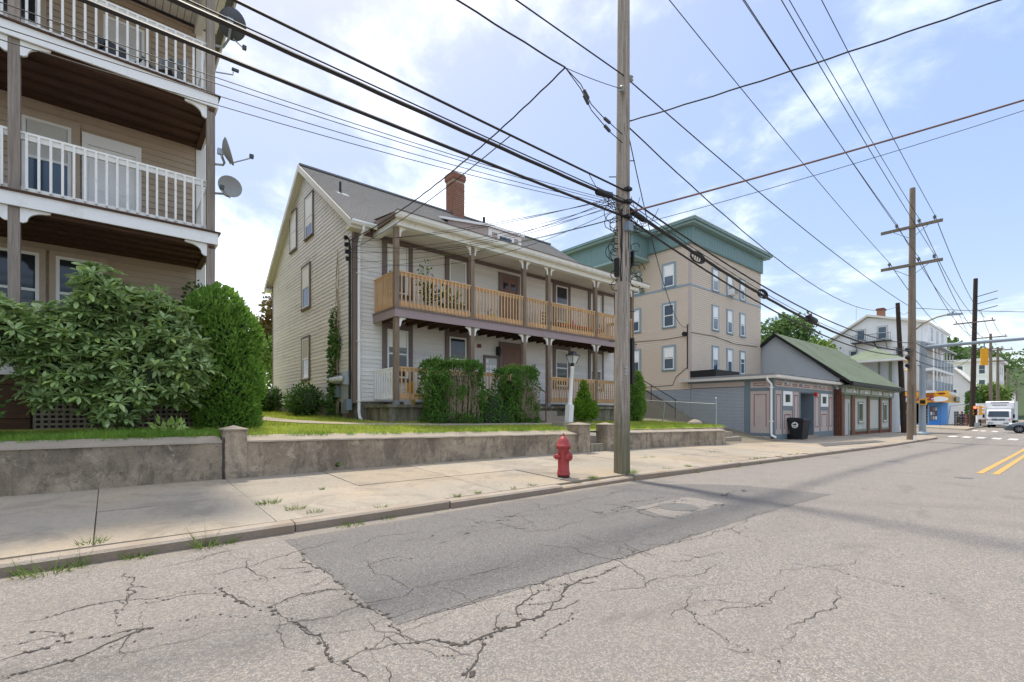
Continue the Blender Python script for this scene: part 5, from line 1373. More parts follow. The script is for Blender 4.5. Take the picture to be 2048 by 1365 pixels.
wire('lowest thick cable sloping to the near pole from the left', (-12, 5.4, 4.75), (PXN, 5.36, 4.82), 0.12, 0.022, g)
wire('wire strapped under the middle bundled cable', (-12, 5.38, 5.19), (PXN, 5.34, 5.115), 0.08, 0.009, g)
for k, (za, zb, sg) in enumerate([(4.28, 5.06, 0.02), (4.16, 5.03, 0.06), (4.05, 4.99, 0.08), (4.40, 5.10, 0.04)]):
    wire('thin slack wire passing the left house to the near pole, %s of four' % ('second', 'third', 'lowest', 'topmost')[k], (-6, 5.45, za), (PXN, 5.42, zb), sg + 0.22, 0.0045, 'thin slack wires from the left')
wire('straight upper neutral wire crossing the near pole near the frame top', (-12, 5.42, 7.05), (PXN + 0.1, 5.36, 7.40), 0.02, 0.012, g)
wire('straight neutral wire from the near pole to the tall pole', (PXN + 0.1, 5.36, 7.38), (P2X - 0.4, 5.5, 6.62), 0.25, 0.012, g)
tri = Vector((5.70, 5.40, 6.86))
wire('twisted service cable coming down to the splice left of the pole', (-12, 5.4, 7.15), tri, 0.25, 0.013, g, 0.006)
wire('bare tie wire from the splice to the insulator on the pole', tri, (PXN - 0.15, PYN - 0.1, 7.12), 0.02, 0.006, g)
for k in range(2):
    e = thing('spliced_tap', 'looping tap wires with clamps between splice and pole, strand %s' % ('upper' if k else 'lower'), 'wire', tri, g)
    q = [tri, tri + Vector((0.35, -0.02, -0.12 - 0.08 * k)), tri + Vector((0.65, 0, -0.33 - 0.1 * k)), tri + Vector((0.95, 0, -0.42 - 0.12 * k)), tri + Vector((1.2, 0, -0.46 - 0.16 * k)), Vector((PXN - 0.12, PYN - 0.1, 6.30 - 0.15 * k))]
    MB().tube(q, 0.008, 5).build('strand', 'wire_black', e)
    for j in (2, 4): cyl('splice', (q[j] + q[j - 1]) / 2, q[j] - q[j - 1], 0.028, 0.17, 'dish_dark', e, 8)
# service drops to the cream house
HC = Vector((5.36, 13.72, 6.25))
wire('twisted service drop from the splice down to the cream house corner', tri, HC, 0.30, 0.013, 'service drops to the cream house', 0.006)
wire('thin drop from the bundled cable to the cream house corner', (4.55, 5.40, 5.33), HC + Vector((0.02, 0, -0.28)), 0.15, 0.008, 'service drops to the cream house')
for k, (dz, sg, r) in enumerate([(0.0, 0.10, 0.006), (0.10, 0.22, 0.006), (-0.12, 0.3, 0.005), (-0.2, 0.42, 0.005), (0.05, 0.55, 0.006), (-0.3, 0.25, 0.005), (-0.42, 0.6, 0.005), (-0.8, 0.15, 0.005)]):
    wire('thin slack drop wire fanning from the pole to the cream house corner', (PXN - 0.15, PYN, 5.15 + dz * 0.45), HC + Vector((0.06, -0.05, -0.05 + dz)), sg, r, 'fan of drop wires')
wire('pale slack drop wire across the cream house porch', (PXN - 0.15, PYN, 4.80), HC + Vector((0.1, -0.05, -0.62)), 0.2, 0.006, 'fan of drop wires', mat='weed')
# right of the pole
g = 'cables right of the near pole'
e2 = (P2X - 0.2, 5.35)
wire('upper communication cable from the near pole to the tall pole', (PXN, 5.36, 5.20), (*e2, 4.75), 0.70, 0.018, g)
wire('heavy bundled cable from the near pole to the tall pole', (PXN, 5.36, 5.02), (*e2, 4.35), 0.72, 0.034, g, 0.004)
wire('lower communication cable from the near pole to the tall pole', (PXN, 5.36, 4.82), (*e2, 4.15), 0.78, 0.020, g)
wire('messenger wire above the heavy bundled cable', (PXN, 5.37, 5.12), (*e2, 4.45), 0.72, 0.008, g)
wire('twisted cable sagging from the near pole to the short dark pole', (PXN + 0.1, 5.4, 6.55), (47.1, 9.0, 9.6), 1.55, 0.013, g, 0.006)
for k in range(3): wire('slack cable from the tall pole to the far corner pole, %s of three' % ('lowest', 'middle', 'highest')[k], (P2X, P2Y, 4.0 + 0.45 * k), (73.4, 7.5, 7.6 + 0.5 * k), 0.9, 0.022, g)
wire('wire from the tall pole to the short dark pole', (P2X, P2Y, 6.6), (47.1, 9.0, 9.3), 0.4, 0.012, g)
wire('dark cable crossing the street high to the right', (PXN + 0.08, 5.38, 6.62), (14.2, -7.6, 9.05), 0.35, 0.013, g, 0.006)
wire('thick brown cable crossing the street from the pole to the right', (PXN + 0.08, 5.38, 4.93), (22.5, -9.5, 11.2), 0.30, 0.018, g, mat='rust_rail')
wire('thin wire crossing the street just under the thick brown cable', (PXN + 0.3, 5.38, 4.75), (22.5, -9.5, 11.9), 0.55, 0.006, g)
wire('thin drop curving from the pole to the beige building corner', (PXN + 0.1, 5.4, 6.45), (23.9, 13.5, 6.0), 1.35, 0.010, g)
wire('slack cable crossing the street behind the tall pole', (P2X, P2Y, 6.55), (52, -9, 7.6), 0.45, 0.014, g)
for (x, z) in ((7.62, 4.93), (6.62, 5.05)): cyl('splice_enclosure', (x, 5.34, z), (1, 0, 0.12 if x < 7 else -0.14), 0.055, 0.42, 'black', near)
def snow_loop(label, x, z):
    """coil of spare fibre hung on the bundle"""
    t = thing('cable_coil', label, 'cable coil', (x, 5.36, z), 'spare cable coils on the bundle')
    for j, (rx, rz) in enumerate(((0.30, 0.115), (0.27, 0.10), (0.24, 0.085))):
        MB().tube([(x + rx * math.cos(q * math.pi / 12), 5.36 + 0.02 * j, z + rz * math.sin(q * math.pi / 12)) for q in range(25)], 0.016, 5).build('coil_turn', 'wire_black', t)
    for q in range(5): MB().tube([(x - 0.2 + 0.1 * q, 5.35, z - 0.07), (x - 0.15 + 0.1 * q, 5.35, z + 0.08)], 0.01, 5).build('tie', 'black', t)
snow_loop('oval coil of spare cable nearer the pole', 9.85, 4.62); snow_loop('oval coil of spare cable in front of the beige building edge', 13.2, 4.36)
t = thing('splice_hub', 'dark splice housing with a red tag on the bundled cable', 'cable box', (16.6, 5.36, 4.1), None)
cyl('housing', (16.75, 5.36, 4.12), (1, 0, -0.05), 0.11, 0.65, 'black', t); MB().cbox((16.5, 5.30, 4.23), (0.12, 0.06, 0.05)).build('tag', 'red_line', t)
# ------------------------------------------------------------------ beige apartment block behind the garage
XA, YA, XE, YE = 23.95, 13.45, 32.76, 27.0
def apartment_block():
    t = thing('apartment_block', 'beige vinyl-sided apartment block with a teal cornice', 'building', (28, 20, 0.5))
    F = Face('Y', YA); G = Face('X', XA)
    MB().box(XA + 0.015, YA + 0.015, 0.3, XE, YE, 11.0).build('core', 'beige', t)
    m = MB(); lap_sheet(m, F, XA, XE, 3.48, 10.36, 0.115, 0.022); m.build('front_wall', 'beige', t)
    m = MB(); lap_sheet(m, G, YA, YE, 2.50, 10.36, 0.115, 0.022); m.build('side_wall', 'beige', t)
    bs = G.obj('base_wall', 'mortar_dark', t, YA, YE, 0.2, 2.50, 0.0, 0.004)
    bm = MB(); bricks_mesh(bm, G, YA, 18.5, 0.25, 2.48, 0.2, 0.062, 0.01, 0.011, 0.004); bm.build('brickwork', 'brick_grey', bs, kind='stuff')
    F.obj('corner_board', 'beige_panel', t, XA - 0.02, XA + 0.12, 3.5, 10.36, 0.0, 0.022); G.obj('corner_board', 'beige_panel', t, YA - 0.0215, YA + 0.12, 2.5, 10.36, 0.0, 0.0225)
    F.obj('belt_course', 'window_blue', t, XA - 0.03, XE, 8.10, 8.20, 0.0, 0.032); G.obj('belt_course', 'window_blue', t, YA - 0.031, YE, 8.10, 8.20, 0.0, 0.0325)
    sh = [0.45, 0.5, 0.45, 0.45, 0.5, 0.45, 0.5, 0.5, 0.3]
    i = 0
    for (v0, v1) in ((8.22, 9.40), (5.98, 7.30), (3.62, 4.96)):
        for (a, b) in ((26.33, 26.93), (28.1, 28.68), (29.78, 30.34)):
            window(F, t, a, b, v0, v1, 'window_blue', 0.10, 'glass_blue', shade=sh[i], d=0.012); i += 1
    for (v0, v1, s_) in ((8.27, 9.48, 0.5), (6.03, 7.28, 0.0), (3.64, 4.87, 0.45)):
        window(G, t, 14.42, 15.06, v0, v1, 'window_blue', 0.11, 'glass_blue', shade=s_, d=0.012)
        window(G, t, 16.68, 17.25, v0, v1, 'window_blue', 0.11, 'glass_blue', shade=0.55, d=0.012)
    ac = MB().box(28.14, YA - 0.42, 8.22, 28.64, YA - 0.06, 8.55).build('air_conditioner', 'bare_white', t); MB().box(28.17, YA - 0.44, 8.25, 28.61, YA - 0.421, 8.52).build('grille', 'dish', ac)
    # cornice: boarded frieze, stepped crown, and the canopy over the side porch
    cr = MB().box(XA - 0.12, YA - 0.12, 10.36, XE + 0.1, YE, 11.28).build('cornice', 'teal', t)
    x = XA - 0.1
    while x < XE: MB().box(x, YA - 0.135, 10.40, x + 0.17, YA - 0.1205, 11.26).build('frieze_board', 'teal', cr); x += 0.19
    y = YA - 0.1
    while y < 16.0: MB().box(XA - 0.135, y, 10.40, XA - 0.1205, y + 0.17, 11.26).build('frieze_board', 'teal', cr); y += 0.19
    MB().box(XA - 0.45, YA - 0.45, 11.28, XE + 0.45, YE, 11.40).build('crown', 'teal_light', cr); MB().box(XA - 0.55, YA - 0.55, 11.401, XE + 0.55, YE, 11.54).build('crown', 'teal', cr)
    MB().box(XA - 0.57, YA - 0.57, 11.541, XE + 0.57, YE, 11.58).build('roof_edge', 'old_white', cr)
    cp = MB().box(22.45, 16.05, 10.10, XA - 0.125, 22.3, 11.28).build('side_canopy', 'teal', t)
    MB().box(22.40, 16.0, 9.95, XA - 0.01, 22.3, 10.09).build('canopy_base', 'teal_light', cp)
    MB().box(22.15, 15.75, 11.281, XA - 0.46, 22.4, 11.40).build('crown', 'teal_light', cp); MB().box(22.05, 15.65, 11.401, XA - 0.56, 22.4, 11.54).build('crown', 'teal', cp)
    y = 16.05
    while y < 22.2: MB().box(22.436, y, 10.14, 22.4495, y + 0.17, 11.26).build('frieze_board', 'teal', cp); y += 0.19
    x = 22.47
    while x < XA - 0.3: MB().box(x, 16.036, 10.14, x + 0.17, 16.0495, 11.26).build('frieze_board', 'teal', cp); x += 0.19
    for y in (16.4, 19.4): MB().tube([(22.55, y, 10.0), (XA - 0.03, y, 8.25)], 0.085, 8).build('brace', 'green_trim', cp)
    # service cables on the siding
    for k in range(3): MB().tube([(XA - 0.03, 13.6 + 0.02 * k, 3.6), (XA - 0.03, 13.6 + 0.02 * k, 6.0), ], 0.012, 5).build('conduit', 'wire_black', t)
    MB().tube([(XA - 0.03, 13.6, 5.4), (XA - 0.03, 15.0, 5.35), (XA - 0.03, 17.5, 5.45)], 0.014, 5).build('cable', 'wire_black', t)
    MB().tube([(XA - 0.02, YA - 0.04, 5.55), (26.5, YA - 0.04, 5.6), (29.0, YA - 0.04, 5.4), (32.2, YA - 0.04, 5.5)], 0.014, 5).build('cable', 'wire_black', t)
    MB().tube([(XA - 0.03, 13.6, 3.7), (XA - 0.03, 14.3, 3.2), (XA - 0.03, 14.5, 2.75), (XA - 0.03, 16.8, 2.7)], 0.014, 5).build('cable', 'wire_black', t)
    cyl('meter', (XA - 0.09, 13.75, 5.5), (1, 0, 0), 0.12, 0.2, 'dark_metal', t)
apartment_block()
# stairs up the side of the block
t = thing('side_stairs', 'grey concrete stairs climbing beside the beige block', 'stairs', (23.2, 14.8, 0.9))
for i in range(10): MB().box(22.62, 13.25 + 0.31 * i, 0.2, 23.92, 13.57 + 0.31 * i, 0.95 + 0.175 * i).build('step', 'cap_concrete', t)
for (dz) in (0.92, 0.45): MB().tube([(22.6, 13.5, 0.95 + dz), (22.6, 16.4, 2.60 + dz)], 0.022, 6).build('handrail', 'black', t)
for y in (13.55, 15.0, 16.35): MB().tube([(22.6, y, 0.8 + 0.57 * (y - 13.3)), (22.6, y, 0.98 + 0.57 * (y - 13.5) + 0.92)], 0.022, 6).build('rail_post', 'black', t)
# chain-link fence at the edge of the lawn
t = thing('chain_link_fence', 'low galvanised chain-link fence beyond the lawn, right of the pole', 'fence', (17.9, 11, 0.8))
fz = lambda y: 0.80 + 0.062 * (y - 9)
for y in (9.0, 11.2, 13.4, 15.6): MB().tube([(17.9, y + (0.12 if y == 11.2 else 0), fz(y) - 0.15), (17.9, y, fz(y) + (0.95 if y == 9 else 0.80))], 0.028, 8).build('fence_post', 'galv', t)
MB().lathe([(0.04, 0), (0.04, 0.04), (0.0, 0.07)], (17.9, 9.0, fz(9) + 0.95), 8).build('post_cap', 'galv', t)
MB().tube([(17.9, 9.0, fz(9) + 0.76), (17.9, 15.6, fz(15.6) + 0.76)], 0.02, 6).build('top_rail', 'galv', t)
m = MB(); s_ = 0.062; y = 8.3
while y < 15.6:
    for sg in (-1, 1):
        pts_ = []
        for z in (0.0, 0.75):
            pts_.append((17.9 + 0.004 * sg, y + (z if sg > 0 else 0.75 - z), fz(y + (z if sg > 0 else 0.75 - z)) + z))
        (a, b) = pts_
        if a[1] < 9.0:
            if b[1] <= 9.02: continue
            k = (9.0 - a[1]) / (b[1] - a[1]); a = tuple(a[i] + (b[i] - a[i]) * k for i in range(3))
        if b[1] < 9.0:
            k = (9.0 - b[1]) / (a[1] - b[1]); b = tuple(b[i] + (a[i] - b[i]) * k for i in range(3))
        m.tube([a, b], 0.0035, 3, cap=False)
    y += s_
m.build('wire_mesh', 'galv', t, kind='stuff')
MB().lathe([(0.30, 0), (0.27, 0.10), (0.12, 0.2), (0.0, 0.22)], (17.6, 9.7, lawn(17.6, 9.7) - 0.03), 7).build('rock', 'cap_concrete', None, label='rough pale rock lying on the lawn by the fence end', cat='rock')

# ------------------------------------------------------------------ painted garage with red lined panels
def garage():
    t = thing('storefront', 'low flat-roofed shopfront with beige panels lined in red', 'building', (28, 11, -0.1))
    YG = 9.29; XR = 32.6; F = Face('Y', YG); G = Face('X', XA)
    zb, zt = -0.12, 2.86
    MB().box(XA + 0.02, YG + 0.02, -0.3, 27.40, YA - 0.05, zt).build('core', 'blue_grey', t); MB().box(29.30, YG + 0.02, -0.3, XR, YA - 0.05, zt).build('core', 'blue_grey', t)
    MB().box(27.40, YG + 1.2, -0.3, 29.30, YA - 0.05, zt).build('core', 'blue_grey', t); MB().box(27.40, YG + 0.02, 2.25, 29.30, YG + 1.2, zt).build('core', 'blue_grey', t)
    # recessed entrance
    MB().box(28.0, YG + 1.15, -0.1, 28.9, YG + 1.199, 2.1).build('door', 'blue_grey', t)
    MB().box(27.401, YG + 0.1, -0.1, 27.412, YG + 1.1, 2.2).build('side_panel', 'beige_panel', t)
    # brick side wall
    bm = MB(); bricks_mesh(bm, G, 10.60, 13.44, -0.1, 2.50, 0.2, 0.062, 0.01, 0.011, -0.005); bm.build('brickwork', 'brick_grey', t, kind='stuff')
    G.obj('mortar_bed', 'mortar_dark', t, 10.58, 13.445, -0.2, 2.52, -0.015, -0.004)
    G.obj('frieze_panel', 'beige_panel', t, 10.58, 13.40, 2.53, 2.76, -0.01, 0.01)
    G.obj('trim_board', 'blue_grey', t, 10.32, 10.58, -0.12, zt, -0.01, 0.03)
    G.obj('panel', 'beige_panel', t, YG + 0.12, 10.31, 0.25, 2.27, -0.01, 0.015); G.obj('panel', 'beige_panel', t, YG + 0.12, 10.31, 2.42, 2.74, -0.01, 0.014)
    G.obj('trim_board', 'blue_grey', t, YG + 0.1, 10.31, 2.27, 2.42, -0.01, 0.029); G.obj('trim_board', 'blue_grey', t, YG + 0.1, 10.31, -0.12, 0.25, -0.01, 0.028); G.obj('trim_board', 'blue_grey', t, YG - 0.028, YG + 0.12, -0.14, zt, -0.01, 0.0305)
    G.obj('trim_board', 'blue_grey', t, YG + 0.12, 13.6, 2.76, zt, -0.01, 0.0275)
    def outline(face, u0, u1, v0, v1, d, open_bottom=False, w=0.035):
        m = MB(); face.box(m, u0, u0 + w, v0, v1, d, d + 0.008); face.box(m, u1 - w, u1, v0, v1, d, d + 0.008); face.box(m, u0 + w, u1 - w, v1 - w, v1, d, d + 0.0079)
        if not open_bottom: face.box(m, u0 + w, u1 - w, v0, v0 + w, d, d + 0.0078)
        m.build('red_moulding', 'red_line', t)
    outline(G, YG + 0.27, 10.14, 0.55, 2.12, 0.015, True, 0.03); outline(G, YG + 0.32, 10.14, 2.52, 2.66, 0.014, False, 0.025)
    # front: frame boards, panels, windows
    F.obj('trim_board', 'blue_grey', t, XA - 0.03, XA + 0.28, -0.14, zt, -0.01, 0.028); F.obj('trim_board', 'blue_grey', t, XR - 0.12, XR, -0.14, zt, -0.01, 0.028)
    F.obj('trim_board', 'blue_grey', t, XA + 0.28, XR - 0.12, 2.30, 2.48, -0.01, 0.027); F.obj('trim_board', 'blue_grey', t, XA + 0.28, XR - 0.12, 2.76, zt, -0.01, 0.0265)
    F.obj('frieze_panel', 'beige_panel', t, XA + 0.28, XR - 0.12, 2.48, 2.76, -0.01, 0.012)
    for (a, b) in ((24.35, 24.95), (25.35, 26.0), (26.4, 26.9), (27.25, 28.7), (29.35, 29.9), (30.4, 31.1), (31.6, 32.2)): outline(F, a, b, 2.56, 2.68, 0.012, False, 0.03)
    F.obj('trim_board', 'blue_grey', t, XA + 0.28, 27.40, -0.14, 0.18, -0.01, 0.0265); F.obj('trim_board', 'blue_grey', t, 29.30, XR - 0.12, -0.14, 0.18, -0.01, 0.0265)
    for (a, b) in ((25.0, 25.12), (26.30, 26.45), (27.22, 27.40), (29.30, 29.42), (30.28, 30.42), (31.62, 31.76)): F.obj('trim_board', 'blue_grey', t, a, b, 0.18, 2.30, -0.01, 0.026)
    for (a, b) in ((24.23, 25.0), (26.45, 27.22), (29.42, 30.28), (31.76, XR - 0.12)):
        F.obj('panel', 'beige_panel', t, a, b, 0.18, 2.30, -0.01, 0.012); outline(F, a + 0.13, b - 0.13, 0.42, 2.12, 0.012, a < 26, 0.05)
    for (a, b) in ((25.12, 26.30), (30.42, 31.62)):
        F.obj('panel', 'beige_panel', t, a, b, 0.18, 1.34, -0.01, 0.012); outline(F, a + 0.2, b - 0.2, 0.42, 1.15, 0.012, True, 0.05); F.obj('trim_board', 'blue_grey', t, a, b, 1.34, 1.55, -0.01, 0.025)
        w = MB(); F.box(w, a, a + 0.26, 1.56, 2.29, -0.01, 0.04); F.box(w, b - 0.26, b, 1.56, 2.29, -0.01, 0.04); F.box(w, a + 0.26, b - 0.26, 2.13, 2.29, -0.01, 0.039); F.box(w, a + 0.26, b - 0.26, 1.56, 1.74, -0.01, 0.038)
        w = w.build('window', 'bare_white', t); F.obj('pane', 'glass', w, a + 0.26, b - 0.26, 1.74, 2.13, -0.01, 0.01)
    # roof edge, gutter, downspout, lamps
    rf = MB().box(XA - 0.25, YG - 0.30, 2.861, 34.3, 13.95, 2.95).build('roof', 'old_white', t)
    MB().box(XA - 0.15, YG - 0.15, 2.951, 33.8, YA - 0.06, 3.10).build('roof_membrane', 'shingle_grey', rf); MB().box(XA - 0.10, 12.0, 3.101, 26.5, YA - 0.03, 3.46).build('upstand', 'black', rf)
    MB().prism([(YG - 0.42, 2.98), (YG - 0.301, 2.98), (YG - 0.301, 2.87), (YG - 0.36, 2.86)], 'x', XA - 0.37, 34.35).build('gutter', 'white', rf); MB().prism([(XA - 0.37, 2.98), (XA - 0.251, 2.98), (XA - 0.251, 2.87), (XA - 0.31, 2.86)], 'y', YG - 0.42, 13.96).build('gutter', 'white', rf)
    MB().tube([(XA - 0.3, YG + 0.12, 2.88), (XA - 0.3, YG + 0.12, 2.78), (XA - 0.09, YG + 0.02, 2.58), (XA - 0.09, YG + 0.02, 0.25), (XA - 0.09, YG + 0.0, 0.14), (XA - 0.12, YG - 0.2, 0.06)], 0.05, 8).build('downspout', 'white', t, smooth=True)
    for z in (0.8, 2.4): MB().box(XA - 0.15, YG - 0.06, z, XA - 0.02, YG + 0.1, z + 0.04).build('strap', 'white', t)
    for x in (24.9, 26.9, 29.6, 32.3):
        l = MB().tube([(x, YG - 0.02, 2.82), (x, YG - 0.2, 2.80), (x + 0.02, YG - 0.25, 2.72)], 0.018, 6).build('gooseneck_lamp', 'galv', t); MB().lathe([(0.03, 0.12), (0.06, 0.08), (0.11, 0.0), (0.10, 0.0), (0.05, 0.07)], (x + 0.02, YG - 0.27, 2.58), 12).build('lamp_shade', 'galv', l)
    b = cyl('alarm_bell', (29.42, YG - 0.10, 2.22), (0, 1, 0), 0.10, 0.16, 'red_toy', t)
    MB().box(23.2, YG + 0.05, -0.15, XA - 0.05, 10.9, 0.10).build('stone_ledge', 'cap_concrete', t); MB().box(27.42, YG - 0.25, -0.15, 29.28, YG + 1.1, 0.02).build('door_step', 'cap_concrete', t)
garage()
# wheeled bin in front of it
bx, by = 25.9, 8.85; bz = sw(bx, by)
t = thing('wheelie_bin', 'black wheeled rubbish bin with a round white emblem', 'bin', (bx, by, bz))
TB = Matrix.Translation((bx, by, bz)) @ Matrix.Rotation(rad(-8), 4, 'Z')
MB().add([(-0.26, -0.30, 0.04), (0.26, -0.30, 0.04), (0.26, 0.22, 0.04), (-0.26, 0.22, 0.04), (-0.33, -0.40, 0.95), (0.33, -0.40, 0.95), (0.33, 0.36, 0.95), (-0.33, 0.36, 0.95)], [(0, 3, 2, 1), (4, 5, 6, 7), (0, 1, 5, 4), (1, 2, 6, 5), (2, 3, 7, 6), (3, 0, 4, 7)]).build('body', 'bin', t, T=TB)
MB().box(-0.35, -0.42, 0.88, 0.35, 0.38, 0.96).build('rim', 'bin', t, T=TB)
MB().add([(-0.36, -0.44, 0.965), (0.36, -0.44, 0.965), (0.36, 0.42, 0.965), (-0.36, 0.42, 0.965), (-0.30, -0.34, 1.06), (0.30, -0.34, 1.06), (0.30, 0.36, 1.08), (-0.30, 0.36, 1.08)], [(0, 3, 2, 1), (4, 5, 6, 7), (0, 1, 5, 4), (1, 2, 6, 5), (2, 3, 7, 6), (3, 0, 4, 7)]).build('lid', 'bin', t, T=TB)
MB().tube([(-0.3, 0.46, 0.98), (0.3, 0.46, 0.98)], 0.02, 6).build('handle', 'bin', t, T=TB)
for s_ in (-0.30, 0.30): MB().lathe([(0.13, -0.03), (0.14, 0), (0.13, 0.03)], (s_, 0.26, 0.14), 16, Matrix.Rotation(rad(90), 3, 'Y')).build('wheel', 'tyre', t, T=TB)
for face in ('L',):
    em = MB(); c = Vector((-0.328, 0.0, 0.76)); vv = [(c.x - 0.012 - 0.0 * math.cos(a), 0.15 * math.cos(a), 0.72 + 0.15 * math.sin(a)) for a in [i * math.pi / 12 for i in range(24)]]
    em.add([(x - 0.004, y, z) for x, y, z in vv] + [(x + 0.05, y, z) for x, y, z in vv], [tuple(range(24))] + [(i, 24 + i, 24 + (i + 1) % 24, (i + 1) % 24) for i in range(24)]); em = em.build('emblem', 'bare_white', t, T=TB)
    MB().add([(-0.346, -0.10, 0.74), (-0.346, -0.03, 0.82), (-0.346, 0.03, 0.75), (-0.346, 0.09, 0.80), (-0.346, 0.11, 0.72), (-0.346, 0.0, 0.70)], [(0, 1, 2, 3, 4, 5)]).build('emblem_mark', 'black', em, T=TB)
    for q in range(3): MB().box(-0.348, -0.08 + q * 0.06, 0.62, -0.3465, -0.04 + q * 0.06, 0.66).build('emblem_mark', 'black', em, T=TB)

# ------------------------------------------------------------------ green-roofed shop
def green_shop():
    t = thing('shop_building', 'low grey-green shop with a green shingle gable roof', 'building', (39, 11, -0.1))
    YG, xl, xr = 9.05, 32.95, 44.7; F = Face('Y', YG); G = Face('X', xl)
    yr, zr_ = 12.6, 6.30; ze = 2.95
    MB().box(xl + 0.02, YG + 0.02, -0.4, xr, 16.2, 3.3).build('core', 'sage', t)
    m = MB(); k = (zr_ - ze) / (yr - 8.9)
    lap_sheet(m, G, lambda z: 9.1 if z < 3.2 else 9.1 + (z - 3.2) / k, lambda z: 16.1 if z < 3.2 else 16.1 - (z - 3.2) / k, 2.6, zr_ - 0.15, 0.13, 0.026)
    m.build('gable_wall', 'grey_siding', t)
    MB().prism([(9.1, 3.25), (16.1, 3.25), (yr, zr_ - 0.05)], 'x', xl + 0.02, 44.7).build('gable_core', 'grey_siding', t)
    m = MB(); slope_roof(m, xl - 0.25, 45.05, 8.45, 3.06, yr, zr_ + 0.05, 0.16); slope_roof(m, xl - 0.25, 45.05, 2 * yr - 8.45, 3.06, yr, zr_ + 0.05, 0.16)
    rf = m.build('roof', 'shingle_green', t)
    for s_ in (-1, 1):
        ye = yr + s_ * (yr - 8.46)
        MB().hexa([(xl - 0.28, ye, 2.88), (45.07, ye, 2.88), (45.07, yr, zr_ - 0.12), (xl - 0.28, yr, zr_ - 0.12), (xl - 0.28, ye, 3.055), (45.07, ye, 3.055), (45.07, yr, zr_ + 0.045), (xl - 0.28, yr, zr_ + 0.045)]).build('roof_deck', 'black', rf)
    MB().box(xl - 0.28, 8.30, 2.80, 45.1, 8.455, 3.04).build('gutter', 'black', rf); MB().box(xl, 8.46, 2.72, 44.9, YG + 0.3, 2.86).build('soffit', 'green_trim', rf)
    # frieze and bays
    F.obj('frieze', 'sage', t, xl + 0.1, xr, 2.42, 2.80, -0.01, 0.2); F.obj('trim_board', 'green_trim', t, xl, xr + 0.02, 2.30, 2.42, -0.01, 0.22)
    for x in (33.1, 35.25, 35.9, 38.6, 41.55, 44.5): F.obj('trim_board', 'green_trim', t, x, x + 0.16, 2.42, 2.80, -0.01, 0.225)
    PXs = ((33.0, 33.5), (34.95, 35.55), (38.45, 38.85), (41.4, 41.8), (44.2, 44.7))
    for (a, b) in PXs:
        p = F.obj('brick_pier', 'mortar_dark', t, a, b, -0.35, 2.30, -0.01, 0.10); bm = MB(); bricks_mesh(bm, F, a - 0.005, b + 0.005, -0.2, 2.28, 0.2, 0.062, 0.01, 0.012, 0.10); bm.build('brickwork', 'brick', p, kind='stuff')
    bm = MB(); bricks_mesh(bm, G, YG - 0.09, 12.5, -0.2, 2.72, 0.2, 0.062, 0.01, 0.012, 0.0); bm.build('brickwork', 'brick_dark', t, kind='stuff')
    m = MB()
    for (a, b) in ((33.5, 34.95), (35.55, 38.45), (38.85, 41.4), (41.8, 44.2)): lap_sheet(m, F, a, b, 0.12, 2.12, 0.13, 0.015)
    m.build('front_siding', 'sage', t)
    for (a, b) in ((35.55, 38.45), (38.85, 41.4), (41.8, 44.2)): F.obj('kick_board', 'green_trim', t, a, b, 0.02, 0.16, -0.01, 0.035); F.obj('trim_board', 'green_trim', t, a, b, 2.12, 2.30, -0.01, 0.034); F.obj('plinth', 'brick_dark', t, a, b, -0.35, 0.02, -0.01, 0.03)
    F.obj('trim_board', 'green_trim', t, 33.5, 34.95, 2.05, 2.30, -0.01, 0.034)
    d = F.obj('door', 'grey_siding', t, 33.75, 34.45, -0.12, 1.78, -0.01, 0.025); F.obj('door_reveal', 'green_trim', t, 34.45, 34.62, -0.12, 1.80, -0.01, 0.03)
    MB().lathe([(0.0, 0), (0.03, 0.01), (0.032, 0.035), (0.0, 0.05)], (34.35, YG - 0.03, 0.85), 10, Matrix.Rotation(rad(90), 3, 'X')).build('door_knob', 'signal', d)
    for (a, b) in ((36.5, 37.6), (42.6, 43.6)):
        window(F, t, a + 0.04, b - 0.04, 0.60, 1.86, 'green_trim', 0.06, 'glass', split=0.02, d=0.016)
        for u in (a - 0.12, b + 0.05): F.obj('trim_board', 'sage', t, u, u + 0.06, 0.16, 2.12, -0.01, 0.022)
    for x in (33.8, 36.1, 39.3, 42.2):
        l = MB().tube([(x, YG - 0.2, 2.68), (x, YG - 0.42, 2.66), (x + 0.03, YG - 0.47, 2.58)], 0.02, 6).build('gooseneck_lamp', 'galv', t); MB().lathe([(0.03, 0.14), (0.06, 0.09), (0.13, 0.0), (0.12, 0.0), (0.05, 0.08)], (x + 0.03, YG - 0.49, 2.42), 12).build('lamp_shade', 'bare_white', l)
    return t
gs = green_shop()
# little tower with the hipped green roof at its far end
t = thing('corner_tower', 'small square tower with hipped green roof behind the green shop', 'building', (48.3, 10.8, -0.2))
ty0, ty1, tx0, tx1 = 9.4, 12.2, 47.0, 49.6
MB().box(tx0, ty0, -0.4, tx1, ty1, 5.4).build('wall', 'grey_siding', t)
Gt = Face('X', tx0)
for (a, b) in ((ty0, ty0 + 0.2), (10.15, 10.28), (ty1 - 0.2, ty1)): Gt.obj('trim_board', 'green_trim', t, a, b, 0, 5.4, 0.0, 0.04)
for z in (3.45, 1.6): Gt.obj('trim_board', 'green_trim', t, ty0, ty1, z, z + 0.2, 0.0, 0.038)
e = 0.85; cxm, cym = (tx0 + tx1) / 2, (ty0 + ty1) / 2
m = MB().add([(tx0 - e, ty0 - e, 5.42), (tx1 + e, ty0 - e, 5.42), (tx1 + e, ty1 + e, 5.42), (tx0 - e, ty1 + e, 5.42), (cxm, cym, 6.6)], [(0, 1, 4), (1, 2, 4), (2, 3, 4), (3, 0, 4), (0, 3, 2, 1)])
